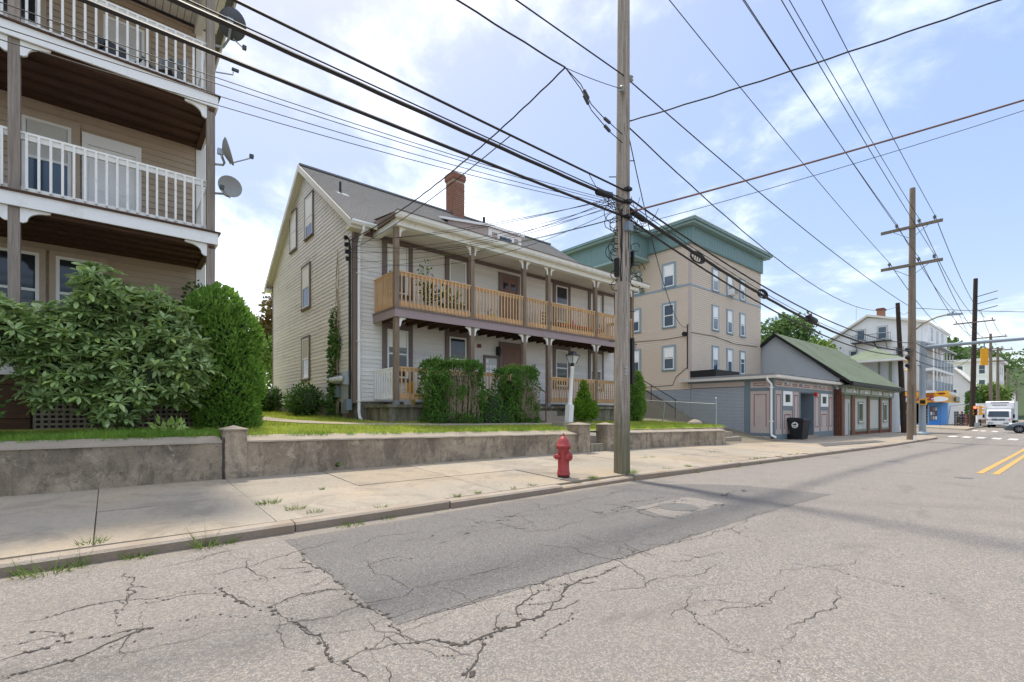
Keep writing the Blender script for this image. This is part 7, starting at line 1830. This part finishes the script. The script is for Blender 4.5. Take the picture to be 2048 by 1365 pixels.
# ------------------------------------------------------------------ trees and shrubs
def lobes(c, rx, ry, rz, n, seed):
    q = random.Random(seed); cs, rs = [tuple(c)], [(rx * 0.62, ry * 0.62, rz * 0.62)]
    for i in range(n):
        a = q.uniform(0, 6.28); e = q.uniform(-0.5, 1.2); k = q.uniform(0.45, 0.72)
        cs.append((c[0] + rx * k * math.cos(a) * math.cos(e), c[1] + ry * k * math.sin(a) * math.cos(e), c[2] + rz * k * math.sin(e))); s_ = q.uniform(0.26, 0.46); rs.append((rx * s_, ry * s_, rz * s_ * 0.9))
    return cs, rs
def tree(label, x, y, z0, h, r, nl, mat, leaf, seed, group=None, trunk=0.25, name='tree', base=0.30):
    t = thing(name, label, 'tree', (x, y, z0), group)
    c = (x, y, z0 + h * (base + (1 - base) * 0.52)); rz = h * (1 - base) * 0.52
    q = random.Random(seed); m = MB()
    m.tube([(x, y, z0 - 0.3), (x + 0.1 * r, y, z0 + h * base * 0.7), (x, y + 0.05 * r, c[2] + rz * 0.4)], [trunk, trunk * 0.75, trunk * 0.2], 10)
    m.build('trunk', 'bark', t)
    for k in range(8):
        a = q.uniform(0, 6.28); zz_ = z0 + h * q.uniform(base * 0.8, 0.7)
        MB().tube([(x, y, zz_), (x + 0.4 * r * math.cos(a), y + 0.4 * r * math.sin(a), zz_ + 0.12 * h), (x + 0.8 * r * math.cos(a), y + 0.8 * r * math.sin(a), zz_ + 0.2 * h)], [trunk * 0.4, trunk * 0.25, trunk * 0.06], 6).build('limb', 'bark', t)
    cs, rs = lobes(c, r, r, rz, 16, seed)
    p, n = blob_points(nl, cs, rs, 0.55)
    p = p + NP.normal(size=p.shape) * leaf * 0.5
    d = n * 0.7 + NP.normal(size=n.shape) * 0.7
    ln = NP.uniform(leaf * 0.6, leaf * 1.3, nl)
    leaves('crown', p, d, ln, ln * 0.7, mat, t)
TG = 'trees behind the roofs'
tree('broad dark tree rising behind the green shop roof', 82, 30.5, -0.5, 16.6, 6.6, 6200, 'leaf_tree', 0.62, 3, TG, 0.4)
tree('paler rounded tree in front of the dark one behind the green shop', 76, 25.2, -0.5, 12.8, 4.6, 4200, 'leaf_tree_light', 0.55, 4, TG, 0.35)
tree('smaller tree between green roof and the white house gable', 96, 29.5, -0.5, 13.6, 4.2, 3200, 'leaf_tree', 0.6, 5, TG, 0.3)
tree('dark tree behind the left end of the green roof', 62, 27.5, -0.4, 10.0, 3.2, 2600, 'leaf_tree', 0.5, 6, TG, 0.3)
tree('tall tree showing over the porches of the white house', 150, 21, -1, 20.5, 7.5, 4200, 'leaf_tree', 0.95, 7, TG, 0.5)
tree('second tall tree over the roof of the far grey block', 160, 15, -1, 18.5, 6.5, 3600, 'leaf_tree', 0.95, 8, TG, 0.5)
tree('leafy small tree on the far lawn behind the truck', 114, 9.6, 0.2, 6.2, 3.3, 2600, 'leaf_tree_light', 0.45, 9, TG, 0.2)
tree('reddish-leaved tree beside the back corner of the cream house', 9.9, 38, 1.6, 8.6, 2.0, 3600, 'leaf_rust', 0.26, 10, TG, 0.2)
tree('green tree lower behind the cream house', 9.0, 36, 1.6, 5.6, 2.0, 3600, 'leaf_tree_light', 0.26, 12, TG, 0.2, base=0.1)
tree('dense green tree filling the gap left of the cream house', 9.4, 46, 1.8, 7.0, 3.2, 3400, 'leaf_tree', 0.32, 13, TG, 0.25, base=0.1)
# vine-clad wall by the store
t = thing('ivy_hedge', 'tall clipped dark green hedge beside the white siding', 'hedge', (104, 10.3, -0.4))
p, n = blob_points(2200, [(104, 10.6, 1.8), (104, 10.6, 3.6)], [(3.0, 0.8, 2.6), (2.6, 0.8, 1.2)], 0.4); leaves('foliage', p, n + NP.normal(size=n.shape) * 0.6, NP.uniform(0.2, 0.4, len(p)), NP.uniform(0.15, 0.3, len(p)), 'leaf_yew', t); MB().tube([(104, 10.6, -0.5), (104, 10.6, 3)], 0.2, 8).build('stem', 'bark', t)
# wooded hill at the end of the street
hm = MB(); hv, hf = [], []
def hill(x, y): return -3 + 30 * math.exp(-((x - 420) / 130) ** 2) * (0.55 + 0.45 * math.exp(-((y + 10) / 160) ** 2)) + 1.5 * math.sin(x * 0.05) * math.sin(y * 0.07)
xs, ys = rngf(180, 620, 16), rngf(-260, 420, 16)
for x in xs:
    for y in ys: hv.append((x, y, hill(x, y) if x > 185 else -5))
ny_ = len(ys)
for i in range(len(xs) - 1):
    for j in range(ny_ - 1): a = i * ny_ + j; hf.append((a, a + ny_, a + ny_ + 1, a + 1))
hm.v, hm.f = hv, hf; hm.build('hill', 'hill_ground', None, smooth=True, kind='structure')
cs, rs = [], []
q = random.Random(77)
for k in range(330):
    x, y = q.uniform(300, 460), q.uniform(-40, 190); r = q.uniform(4, 7)
    if y < 14 + (x - 300) * 0.01 and x < 380: continue
    cs.append((x, y, hill(x, y) + r * 0.9)); rs.append((r, r, r * 1.2))
p, n = blob_points(30000, cs, rs, 0.4); ln = NP.uniform(0.9, 1.9, len(p))
leaves('woods', p, n + NP.normal(size=n.shape) * 0.6, ln, ln * 0.8, 'leaf_tree', None, label='dark green wooded hillside at the end of the street', cat='woods')

# rhododendron: whorls of long leaves on the ends of yellow-green shoots
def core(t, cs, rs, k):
    """dark filler inside a shrub, so that no light shows straight through"""
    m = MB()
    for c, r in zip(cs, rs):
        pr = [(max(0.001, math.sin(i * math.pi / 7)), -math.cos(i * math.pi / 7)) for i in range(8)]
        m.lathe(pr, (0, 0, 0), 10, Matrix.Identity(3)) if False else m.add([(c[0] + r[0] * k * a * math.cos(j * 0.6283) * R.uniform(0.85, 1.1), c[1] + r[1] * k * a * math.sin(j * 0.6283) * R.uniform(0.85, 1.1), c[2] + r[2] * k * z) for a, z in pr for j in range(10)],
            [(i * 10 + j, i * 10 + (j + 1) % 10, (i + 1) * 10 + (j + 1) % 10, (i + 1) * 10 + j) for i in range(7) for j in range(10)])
    m.build('inner_shade', 'leaf_shadow', t, kind='stuff')  # solid lumps; the shrub's inner shade is put into their colour
def rhododendron():
    t = thing('rhododendron', 'large glossy rhododendron in front of the left porch', 'shrub', (0.1, 9.7, 0.9))
    cs = [(-0.15, 9.9, 3.15), (0.1, 9.95, 2.05), (-0.55, 9.9, 2.35), (-0.05, 9.95, 2.85), (0.75, 9.9, 2.55), (1.05, 9.75, 2.05), (-1.0, 9.85, 2.3), (0.4, 9.7, 1.75), (-0.5, 9.7, 1.75), (0.95, 9.85, 1.7), (-1.75, 9.9, 2.3), (0.1, 9.6, 1.35), (-1.4, 9.9, 2.75), (0.6, 9.95, 2.95)]
    rs = [(0.36, 0.36, 0.40), (0.9, 0.62, 0.75), (0.6, 0.5, 0.55), (0.5, 0.45, 0.5), (0.58, 0.5, 0.5), (0.45, 0.42, 0.5), (0.5, 0.5, 0.5), (0.6, 0.45, 0.45), (0.55, 0.45, 0.5), (0.4, 0.4, 0.42), (0.5, 0.5, 0.55), (0.45, 0.35, 0.35), (0.45, 0.4, 0.35), (0.35, 0.35, 0.35)]
    p, n = blob_points(820, cs, rs, 0.45)
    keep = p[:, 2] > 1.02; p, n = p[keep], n[keep]
    tips = p; ax = n * 0.7 + np.array([0, -0.3, 0.9]); ax /= np.linalg.norm(ax, axis=1, keepdims=True)
    P_, D_, RL, W_ = [], [], [], []
    sm = MB()
    for i in range(len(tips)):
        k = R.randint(7, 10); a0 = R.uniform(0, 6.28); A = Vector(ax[i]); u = A.orthogonal().normalized(); v = A.cross(u)
        droop = R.uniform(0.1, 0.55)
        for j in range(k):
            a = a0 + 2 * math.pi * j / k + R.uniform(-0.2, 0.2); rdir = u * math.cos(a) + v * math.sin(a)
            d = rdir + A * (0.55 - droop + R.uniform(-0.15, 0.2)); P_.append(tips[i] + np.array(rdir) * 0.012); D_.append(np.array(d)); RL.append(np.array(rdir.cross(A))); W_.append(R.uniform(0.12, 0.19))
        b = Vector(tips[i]) - A * R.uniform(0.14, 0.26); sm.tube([b, Vector(tips[i])], [0.005, 0.004], 4, cap=False)
    P_, D_, W_ = np.array(P_), np.array(D_), np.array(W_)
    roll = np.array([np.cross(d, r) for d, r in zip(D_, RL)])
    up = np.tile(np.array([0, 0, 1.0]), (len(D_), 1)); x = np.cross(D_, up)
    rollv = np.cross(x, D_) * 0 + up + NP.normal(size=D_.shape) * 0.25
    # the nearest 280 leaves are pieces of their own, the rest one mass
    dist = P_[:, 1] - 0.15 * W_
    order = np.argsort(dist); near_i, far_i = order[:280], order[280:]
    xx, yy, nn = frames(D_[near_i], rollv[near_i])
    S, Fc = LEAF8
    me = tri_mesh('leaf', S * np.array([0.36, 1, 1]), np.array(Fc), 'leaf_rhodo'); me2 = tri_mesh('leaf', S * np.array([0.36, 1, 1]), np.array(Fc), 'leaf_rhodo_young')
    for k, i in enumerate(near_i):
        o = bpy.data.objects.new('leaf', me2 if R.random() < 0.14 else me)
        M4 = Matrix(((xx[k][0], yy[k][0], nn[k][0], P_[i][0]), (xx[k][1], yy[k][1], nn[k][1], P_[i][1]), (xx[k][2], yy[k][2], nn[k][2], P_[i][2]), (0, 0, 0, 1))) @ Matrix.Scale(float(W_[i]), 4)
        col.objects.link(o); o.parent = t; o.matrix_parent_inverse = Matrix.Translation(-wt(t)); o.matrix_basis = M4
    young = NP.random(len(far_i)) < 0.12
    a, b = far_i[~young], far_i[young]
    leaves('foliage', P_[a], D_[a], W_[a], W_[a] * 0.36, 'leaf_rhodo', t, LEAF8, rollv[a]); leaves('young_foliage', P_[b], D_[b], W_[b], W_[b] * 0.36, 'leaf_rhodo_young', t, LEAF8, rollv[b])
    sm.build('shoots', 'leaf_rhodo_young', t, kind='stuff')
    # inner leaves so that the depth is dark and closed
    p, n = blob_points(4200, cs, [(a * 0.85, b * 0.8, c * 0.8) for a, b, c in rs], 0.6); ln = NP.uniform(0.10, 0.16, len(p))
    leaves('inner_foliage', p, n * 0.4 + NP.normal(size=n.shape), ln, ln * 0.4, 'leaf_rhodo', t, LEAF8)
    core(t, cs, rs, 0.5)
    for k in range(9):
        a = R.uniform(-0.9, 0.9); MB().tube([(0.1 + a * 0.15, 10.0, 0.85), (0.1 + a * 0.6, 9.95, 1.3), (0.1 + a * 1.1, 9.9, 2.0)], [0.03, 0.022, 0.01], 7).build('branch', 'bark', t)
rhododendron()
def dense(label, name, cs, rs, n, mat, lo, hi, wr, shell=0.3, up=0.5, stem=None, cat='shrub', group=None, inner='black'):
    x, y = cs[0][0], cs[0][1]
    t = thing(name, label, cat, (x, y, lawn(x, y)), group)
    p, nn = blob_points(n, cs, rs, shell); p = p + nn * (NP.normal(size=(n, 1)) * 0.022 + 0.05 * np.sin(p[:, :1] * 9 + p[:, 2:] * 7) * min(1.0, rs[0][0])); k = p[:, 2] > lawn(x, y) + 0.01; p, nn = p[k], nn[k]
    d = nn * 0.8 + np.array([0, 0, up]) + NP.normal(size=nn.shape) * 0.45; ln = NP.uniform(lo, hi, len(p)); leaves('foliage', p, d, ln, ln * wr, mat, t)
    if stem:
        core(t, cs, rs, 0.72)
        for k in range(stem[0]):
            a = R.uniform(0, 6.28); MB().tube([(x + 0.06 * math.cos(a), y + 0.06 * math.sin(a), lawn(x, y) - 0.1), (x + stem[1] * math.cos(a), y + stem[1] * 0.6 * math.sin(a), lawn(x, y) + stem[2])], [0.022, 0.008], 5).build('stem', 'bark', t)
    return t
# big rounded arborvitae beside it
dense('tall rounded bright green arborvitae at the corner of the left house', 'arborvitae', [(1.68, 10.35, 1.75), (1.66, 10.35, 2.55), (1.55, 10.35, 3.05), (1.72, 10.35, 1.15)], [(0.62, 0.6, 0.9), (0.60, 0.55, 0.75), (0.46, 0.45, 0.50), (0.54, 0.5, 0.5)], 22000, 'leaf_arbor', 0.05, 0.11, 0.42, 0.22, 0.9, (6, 0.2, 1.5))
dense('small leafy plant at the foot of the rhododendron', 'ground_plant', [(0.75, 9.15, 0.98)], [(0.22, 0.14, 0.14)], 60, 'leaf_rhodo_young', 0.10, 0.16, 0.45, 0.8, 0.6)
dense('dark leafy shrub cut by the left picture edge', 'side_shrub', [(-1.35, 9.2, 1.3), (-1.45, 9.25, 1.9)], [(0.28, 0.3, 0.4), (0.25, 0.3, 0.35)], 420, 'leaf_yew', 0.09, 0.15, 0.42, 0.6, 0.4, (4, 0.15, 0.8))
# clipped hedges before the porch: box-like, with bare twiggy fronts
def hedge(label, x0, x1, y0, y1, z0, z1, n, bare, seed):
    t = thing('clipped_hedge', label, 'hedge', ((x0 + x1) / 2, (y0 + y1) / 2, z0), 'clipped hedges before the porch')
    q = np.random.default_rng(seed)
    f = q.choice(5, size=n, p=[0.40, 0.16, 0.16, 0.18, 0.10]); u, v, w = q.random(n), q.random(n), q.random(n) ** 2 * 0.14
    X = x0 + (x1 - x0) * u; Y = y0 + (y1 - y0) * v; Z = z0 + (z1 - z0) * v
    nx = np.zeros((n, 3)); p = np.zeros((n, 3))
    bul = 0.07 * np.sin(X * 5 + Z * 4) + 0.06 * np.sin(Z * 7 + 2 + X * 2) + 0.03 * np.sin(X * 13 + Z * 11)
    m = f == 0; p[m] = np.stack([X, np.full(n, y0) + w + bul, Z], 1)[m]; nx[m] = (0, -1, 0)
    m = f == 1; p[m] = np.stack([np.full(n, x0) + w + bul, y0 + (y1 - y0) * u, Z], 1)[m]; nx[m] = (-1, 0, 0)
    m = f == 2; p[m] = np.stack([np.full(n, x1) - w + bul, y0 + (y1 - y0) * u, Z], 1)[m]; nx[m] = (1, 0, 0)
    m = f == 3; p[m] = np.stack([X, Y, np.full(n, z1) - w + 0.06 * np.sin(X * 3.3)], 1)[m]; nx[m] = (0, 0, 1)
    m = f == 4; p[m] = np.stack([X, y0 + (y1 - y0) * (0.3 + 0.6 * q.random(n)), Z], 1)[m]; nx[m] = (0, -0.4, 0.6)
    # round the shoulders
    top = np.clip((p[:, 2] - (z1 - 0.3)) / 0.3, 0, 1) ** 2
    p[:, 0] += (((x0 + x1) / 2) - p[:, 0]) * 0.10 * top; p[:, 1] += (((y0 + y1) / 2) - p[:, 1]) * 0.12 * top
    bx0, bx1, bz0, bz1 = bare
    inb = (p[:, 0] > bx0) & (p[:, 0] < bx1) & (p[:, 2] > bz0) & (p[:, 2] < bz1) & (p[:, 1] < y0 + 0.3) & (np.sin(p[:, 0] * 9 + 1.3 * np.sin(p[:, 2] * 5)) + 0.8 * np.sin(p[:, 2] * 7.7 + p[:, 0] * 3) > -0.75) & (q.random(n) < 0.8)
    p, nx = p[~inb], nx[~inb]
    d = nx * 0.8 + np.array([0, 0, 0.6]) + q.normal(size=p.shape) * 0.55; ln = q.uniform(0.04, 0.11, len(p)); leaves('foliage', p, d, ln, ln * 0.5, 'leaf_hedge', t)
    k2 = 260; px_ = q.uniform(x0 + 0.1, x1 - 0.1, k2); sp_ = np.stack([px_, q.uniform(y0 + 0.05, y1 - 0.1, k2), np.full(k2, z1 - 0.03) + q.random(k2) ** 2 * 0.14], 1); leaves('stray_shoots', sp_, q.normal(size=(k2, 3)) * 0.4 + np.array([0, 0, 1.0]), q.uniform(0.07, 0.13, k2), q.uniform(0.02, 0.04, k2), 'leaf_thuja', t)
    # dead twigs where the leaves are gone
    m = MB()
    for k in range(170):
        x = q.uniform(bx0 - 0.05, bx1 + 0.05); zb_ = z0 + q.uniform(0, 0.5); h = q.uniform(0.5, z1 - z0 - 0.35); y = y0 + q.uniform(0.03, 0.30)
        m.tube([(x, y, zb_), (x + q.uniform(-.08, .08), y + q.uniform(-.05, .05), zb_ + h * 0.5), (x + q.uniform(-.16, .16), y - 0.02, zb_ + h)], [q.uniform(0.006, 0.014), 0.007, 0.003], 4, cap=False)
    m.build('dead_twigs', 'dead_twig', t, kind='stuff')
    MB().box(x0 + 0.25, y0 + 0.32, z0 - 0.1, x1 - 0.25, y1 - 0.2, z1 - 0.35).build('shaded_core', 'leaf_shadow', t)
hedge('wide clipped hedge left of the porch steps, bare and twiggy in front', 6.58, 8.20, 10.95, 11.75, 0.90, 2.62, 12500, (7.05, 8.0, 1.15, 2.42), 21)
hedge('narrower clipped hedge beside the porch steps, bare at its right', 9.15, 10.36, 10.95, 11.75, 0.90, 2.56, 10000, (9.62, 10.36, 1.05, 2.25), 22)
dense('low pale undergrowth between the two clipped hedges', 'undergrowth', [(8.65, 11.15, 1.3), (8.5, 11.05, 1.05), (8.95, 11.05, 1.05)], [(0.38, 0.25, 0.62), (0.4, 0.2, 0.35), (0.4, 0.2, 0.35)], 1500, 'leaf_vine', 0.05, 0.10, 0.6, 0.5, 0.4, (4, 0.1, 0.5))
dense('pointed bright green dwarf conifer right of the lamp post', 'dwarf_conifer', [(12.95, 11.4, 1.28), (13.0, 11.4, 1.7), (12.98, 11.4, 2.05), (13.35, 11.35, 1.3), (12.75, 11.4, 1.35)], [(0.34, 0.3, 0.38), (0.26, 0.24, 0.36), (0.13, 0.13, 0.32), (0.26, 0.22, 0.36), (0.26, 0.24, 0.34)], 6500, 'leaf_thuja', 0.05, 0.11, 0.38, 0.4, 1.1, (4, 0.1, 0.8))
dense('tall narrow clipped evergreen just right of the utility pole', 'clipped_evergreen', [(16.35, 11.6, 1.5), (16.35, 11.6, 2.1), (16.35, 11.6, 2.5), (16.3, 11.6, 1.1)], [(0.42, 0.38, 0.6), (0.40, 0.36, 0.6), (0.30, 0.28, 0.42), (0.34, 0.3, 0.4)], 8000, 'leaf_arbor', 0.05, 0.10, 0.42, 0.22, 0.8, (4, 0.1, 1.0))
dense('round dark shrub against the cream gable wall, nearer the corner', 'foundation_shrub', [(4.75, 15.9, 1.6), (4.8, 15.5, 1.55), (4.75, 16.5, 1.5)], [(0.5, 0.6, 0.55), (0.4, 0.5, 0.5), (0.4, 0.4, 0.42)], 2600, 'leaf_yew', 0.06, 0.11, 0.55, 0.5, 0.5, (5, 0.3, 0.8))
dense('low dark shrub at the back of the cream gable wall', 'foundation_shrub', [(4.55, 19.6, 1.7), (4.6, 20.4, 1.65)], [(0.55, 0.8, 0.5), (0.5, 0.6, 0.45)], 2600, 'leaf_yew', 0.06, 0.12, 0.55, 0.5, 0.5, (5, 0.3, 0.6))
# creeper up the gable wall
t = thing('creeper', 'leafy creeper climbing the cream gable wall above the meters', 'vine', (5.4, 15.0, 1.1))
for k in range(7):
    yy = 14.95 + R.uniform(-0.2, 0.25); pts_ = [(5.40, yy + R.uniform(-.1, .1), 1.0)]
    zz_ = 1.0
    while zz_ < (6.0 if k < 4 else 4.3): zz_ += 0.35; yy += R.uniform(-0.08, 0.06); pts_.append((5.42 + R.uniform(-.03, .02), yy, zz_))
    MB().tube(pts_, [0.014 * (1 - 0.7 * i / len(pts_)) + 0.003 for i in range(len(pts_))], 5).build('stem', 'dead_twig', t)
p, n = blob_points(1500, [(5.36, 15.0, 1.5), (5.36, 14.95, 2.2), (5.36, 14.95, 3.0), (5.35, 14.8, 3.4), (5.36, 14.95, 4.0)], [(0.16, 0.34, 0.6), (0.13, 0.28, 0.6), (0.15, 0.26, 0.6), (0.15, 0.26, 0.4), (0.08, 0.13, 0.6)], 0.8)
ln = NP.uniform(0.06, 0.13, len(p)); leaves('foliage', p, n + NP.normal(size=n.shape) * 0.5 + np.array([-0.4, 0, -0.3]), ln, ln * 0.8, 'leaf_vine', t)
t = thing('creeper', 'thin dark creeper along the lower left porch corner', 'vine', (1.3, 12.7, 3.0))
p, n = blob_points(420, [(1.45, 12.6, 3.75), (1.15, 12.75, 3.55), (0.7, 12.8, 3.7)], [(0.2, 0.15, 0.4), (0.35, 0.1, 0.12), (0.3, 0.06, 0.08)], 0.8); ln = NP.uniform(0.05, 0.1, len(p)); leaves('foliage', p, n + NP.normal(size=n.shape) * 0.5, ln, ln * 0.7, 'leaf_yew', t)
MB().tube([(1.55, 12.7, 2.1), (1.5, 12.65, 3.2), (1.2, 12.75, 3.55), (0.3, 12.85, 3.8), (0.05, 12.85, 4.1)], 0.012, 5).build('stem', 'dead_twig', t)
# rusty bed-end like railing seen past the back corner
t = thing('rusty_rail', 'short rusty metal railing in the back yard beside the house', 'railing', (4.2, 27, 1.5))
for z in (2.75, 2.45, 2.2): MB().tube([(2.6, 27, z), (5.6, 27, z)], 0.03, 6).build('rail', 'rust_rail', t)
for k in range(16): MB().tube([(2.6 + 0.2 * k, 27, 1.4), (2.6 + 0.2 * k, 27, 2.75)], 0.018, 5).build('bar', 'rust_rail', t)

# ------------------------------------------------------------------ grass
def blades(name, n, xr, yr, ok, zf, lo, hi, w, mat, label, cat='grass', lean=0.45, parent=None):
    x = NP.uniform(*xr, n); y = NP.uniform(*yr, n); k = ok(x, y); x, y = x[k], y[k]
    p = np.stack([x, y, zf(x, y) - 0.005], 1); d = np.stack([NP.normal(size=len(x)) * lean, NP.normal(size=len(x)) * lean, np.ones(len(x))], 1)
    ln = NP.uniform(lo, hi, len(x)) * (0.7 + 0.6 * (np.sin(x * 2.1) * np.sin(y * 1.7 + x) * 0.5 + 0.5)); leaves(name, p, d, ln, np.full(len(x), w), mat, parent, BLADE, label=label, cat=cat)
lv = lambda x, y: 0.86 - 0.008 * np.maximum(0, x - 2) + 0.037 * (y - 8.6)
WPa = np.array(WP)
def offwalk(x, y):
    ok = np.ones(len(x), bool)
    for a, b in zip(WPa[:-1], WPa[1:]):
        ab = b - a; tt = np.clip(((x - a[0]) * ab[0] + (y - a[1]) * ab[1]) / (ab @ ab), 0, 1); ok &= np.hypot(x - a[0] - tt * ab[0], y - a[1] - tt * ab[1]) > 0.46
    return ok & ~((x > 5.4) & (y > 12.0)) & ~((x > 9.5) & (x < 10.3) & (y < 9.7))
blades('grass', 70000, (1.2, 17.8), (8.53, 13.6), offwalk, lv, 0.035, 0.085, 0.010, 'grass', 'sunlit mown lawn grass before the cream house')
blades('grass', 22000, (1.3, 5.4), (13.0, 27), offwalk, lv, 0.05, 0.10, 0.014, 'grass', 'lawn grass in the side yard between the two houses')
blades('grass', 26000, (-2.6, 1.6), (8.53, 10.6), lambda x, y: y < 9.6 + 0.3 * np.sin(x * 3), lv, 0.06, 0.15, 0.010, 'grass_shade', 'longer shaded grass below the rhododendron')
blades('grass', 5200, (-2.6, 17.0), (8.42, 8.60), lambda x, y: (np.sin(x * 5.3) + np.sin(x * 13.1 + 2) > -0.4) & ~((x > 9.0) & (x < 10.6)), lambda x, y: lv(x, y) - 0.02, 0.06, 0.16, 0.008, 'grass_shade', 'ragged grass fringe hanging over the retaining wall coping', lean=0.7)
blades('grass', 5000, (1.2, 17.8), (8.6, 13.0), lambda x, y: offwalk(x, y) & (np.sin(x * 2.7 + 1.5 * np.sin(y * 2)) * np.sin(y * 3.1) > 0.45), lv, 0.08, 0.17, 0.010, 'weed', 'taller weedy clumps scattered over the sunlit lawn', lean=0.5)
# tufts and weeds in the joints and along the kerb
def tuft(label, x, y, z, n, r, lo, hi, mat='weed'):
    a = NP.uniform(0, 6.28, n); q = np.sqrt(NP.random(n)) * r; p = np.stack([x + q * np.cos(a), y + q * np.sin(a) * 0.6, np.full(n, z)], 1)
    d = np.stack([np.cos(a) * NP.uniform(0.2, 1.3, n), np.sin(a) * NP.uniform(0.2, 1.3, n), NP.uniform(0.5, 1.2, n)], 1); ln = NP.uniform(lo, hi, n)
    leaves('weed_tuft', p, d, ln, np.full(n, 0.008), mat, None, BLADE, kind='thing', label=label, cat='weed', group='weeds along kerb and joints')
def gw(x, y): return sw(x, y) if y > 5.15 else zr(x)
big = [(-0.35, 5.08, 130, 0.20, 0.08, 0.20, 'spreading grass clump at the kerb foot by the left picture edge'), (0.18, 5.10, 50, 0.10, 0.05, 0.12, 'small low weed at the kerb foot right of the large clump'), (0.66, 5.10, 40, 0.08, 0.14, 0.26, 'upright long-bladed grass tuft at the kerb joint'), (0.82, 5.12, 60, 0.10, 0.04, 0.12, 'brownish weed at the kerb joint beside the long-bladed tuft'), (2.0, 5.06, 60, 0.16, 0.03, 0.08, 'flat pale weed at the kerb above the patch corner'), (-0.12, 5.42, 45, 0.10, 0.04, 0.08, 'weed in the sidewalk joint behind the kerb at the left'), (1.45, 6.2, 80, 0.13, 0.05, 0.10, 'tall weed growing in the diagonal sidewalk joint'), (1.62, 5.75, 60, 0.10, 0.04, 0.09, 'second weed lower in the diagonal sidewalk joint'), (1.75, 5.48, 40, 0.10, 0.03, 0.06, 'weed where the diagonal joint meets the kerb'),
       (PXN + 0.12, PYN - 0.12, 90, 0.14, 0.05, 0.15, 'green weeds at the foot of the near utility pole'), (3.0, 8.12, 40, 0.03, 0.03, 0.08, 'green tuft sprouting from the drain hole in the wall')]
for (x, y, n, r, lo, hi, lab) in big: tuft(lab, x, y, (gw(x, y) if lab[6:10] != 'tuft' or y < 8 else 0.33), n, r, lo, hi, 'weed' if 'green' not in lab else 'grass_shade')
for k in range(34):
    x = R.uniform(2.2, 16); y = R.choice((5.33, 5.36, 6.72, 5.10, 8.12)) + R.uniform(-0.03, 0.03)
    if y > 8 and x > 7.2: y = 5.34
    tuft('small weed in a sidewalk joint or along the kerb', x, y, gw(x, y), R.randint(14, 40), R.uniform(0.03, 0.13), 0.02, 0.07)
# a few fallen leaves and bits of litter on the pavement
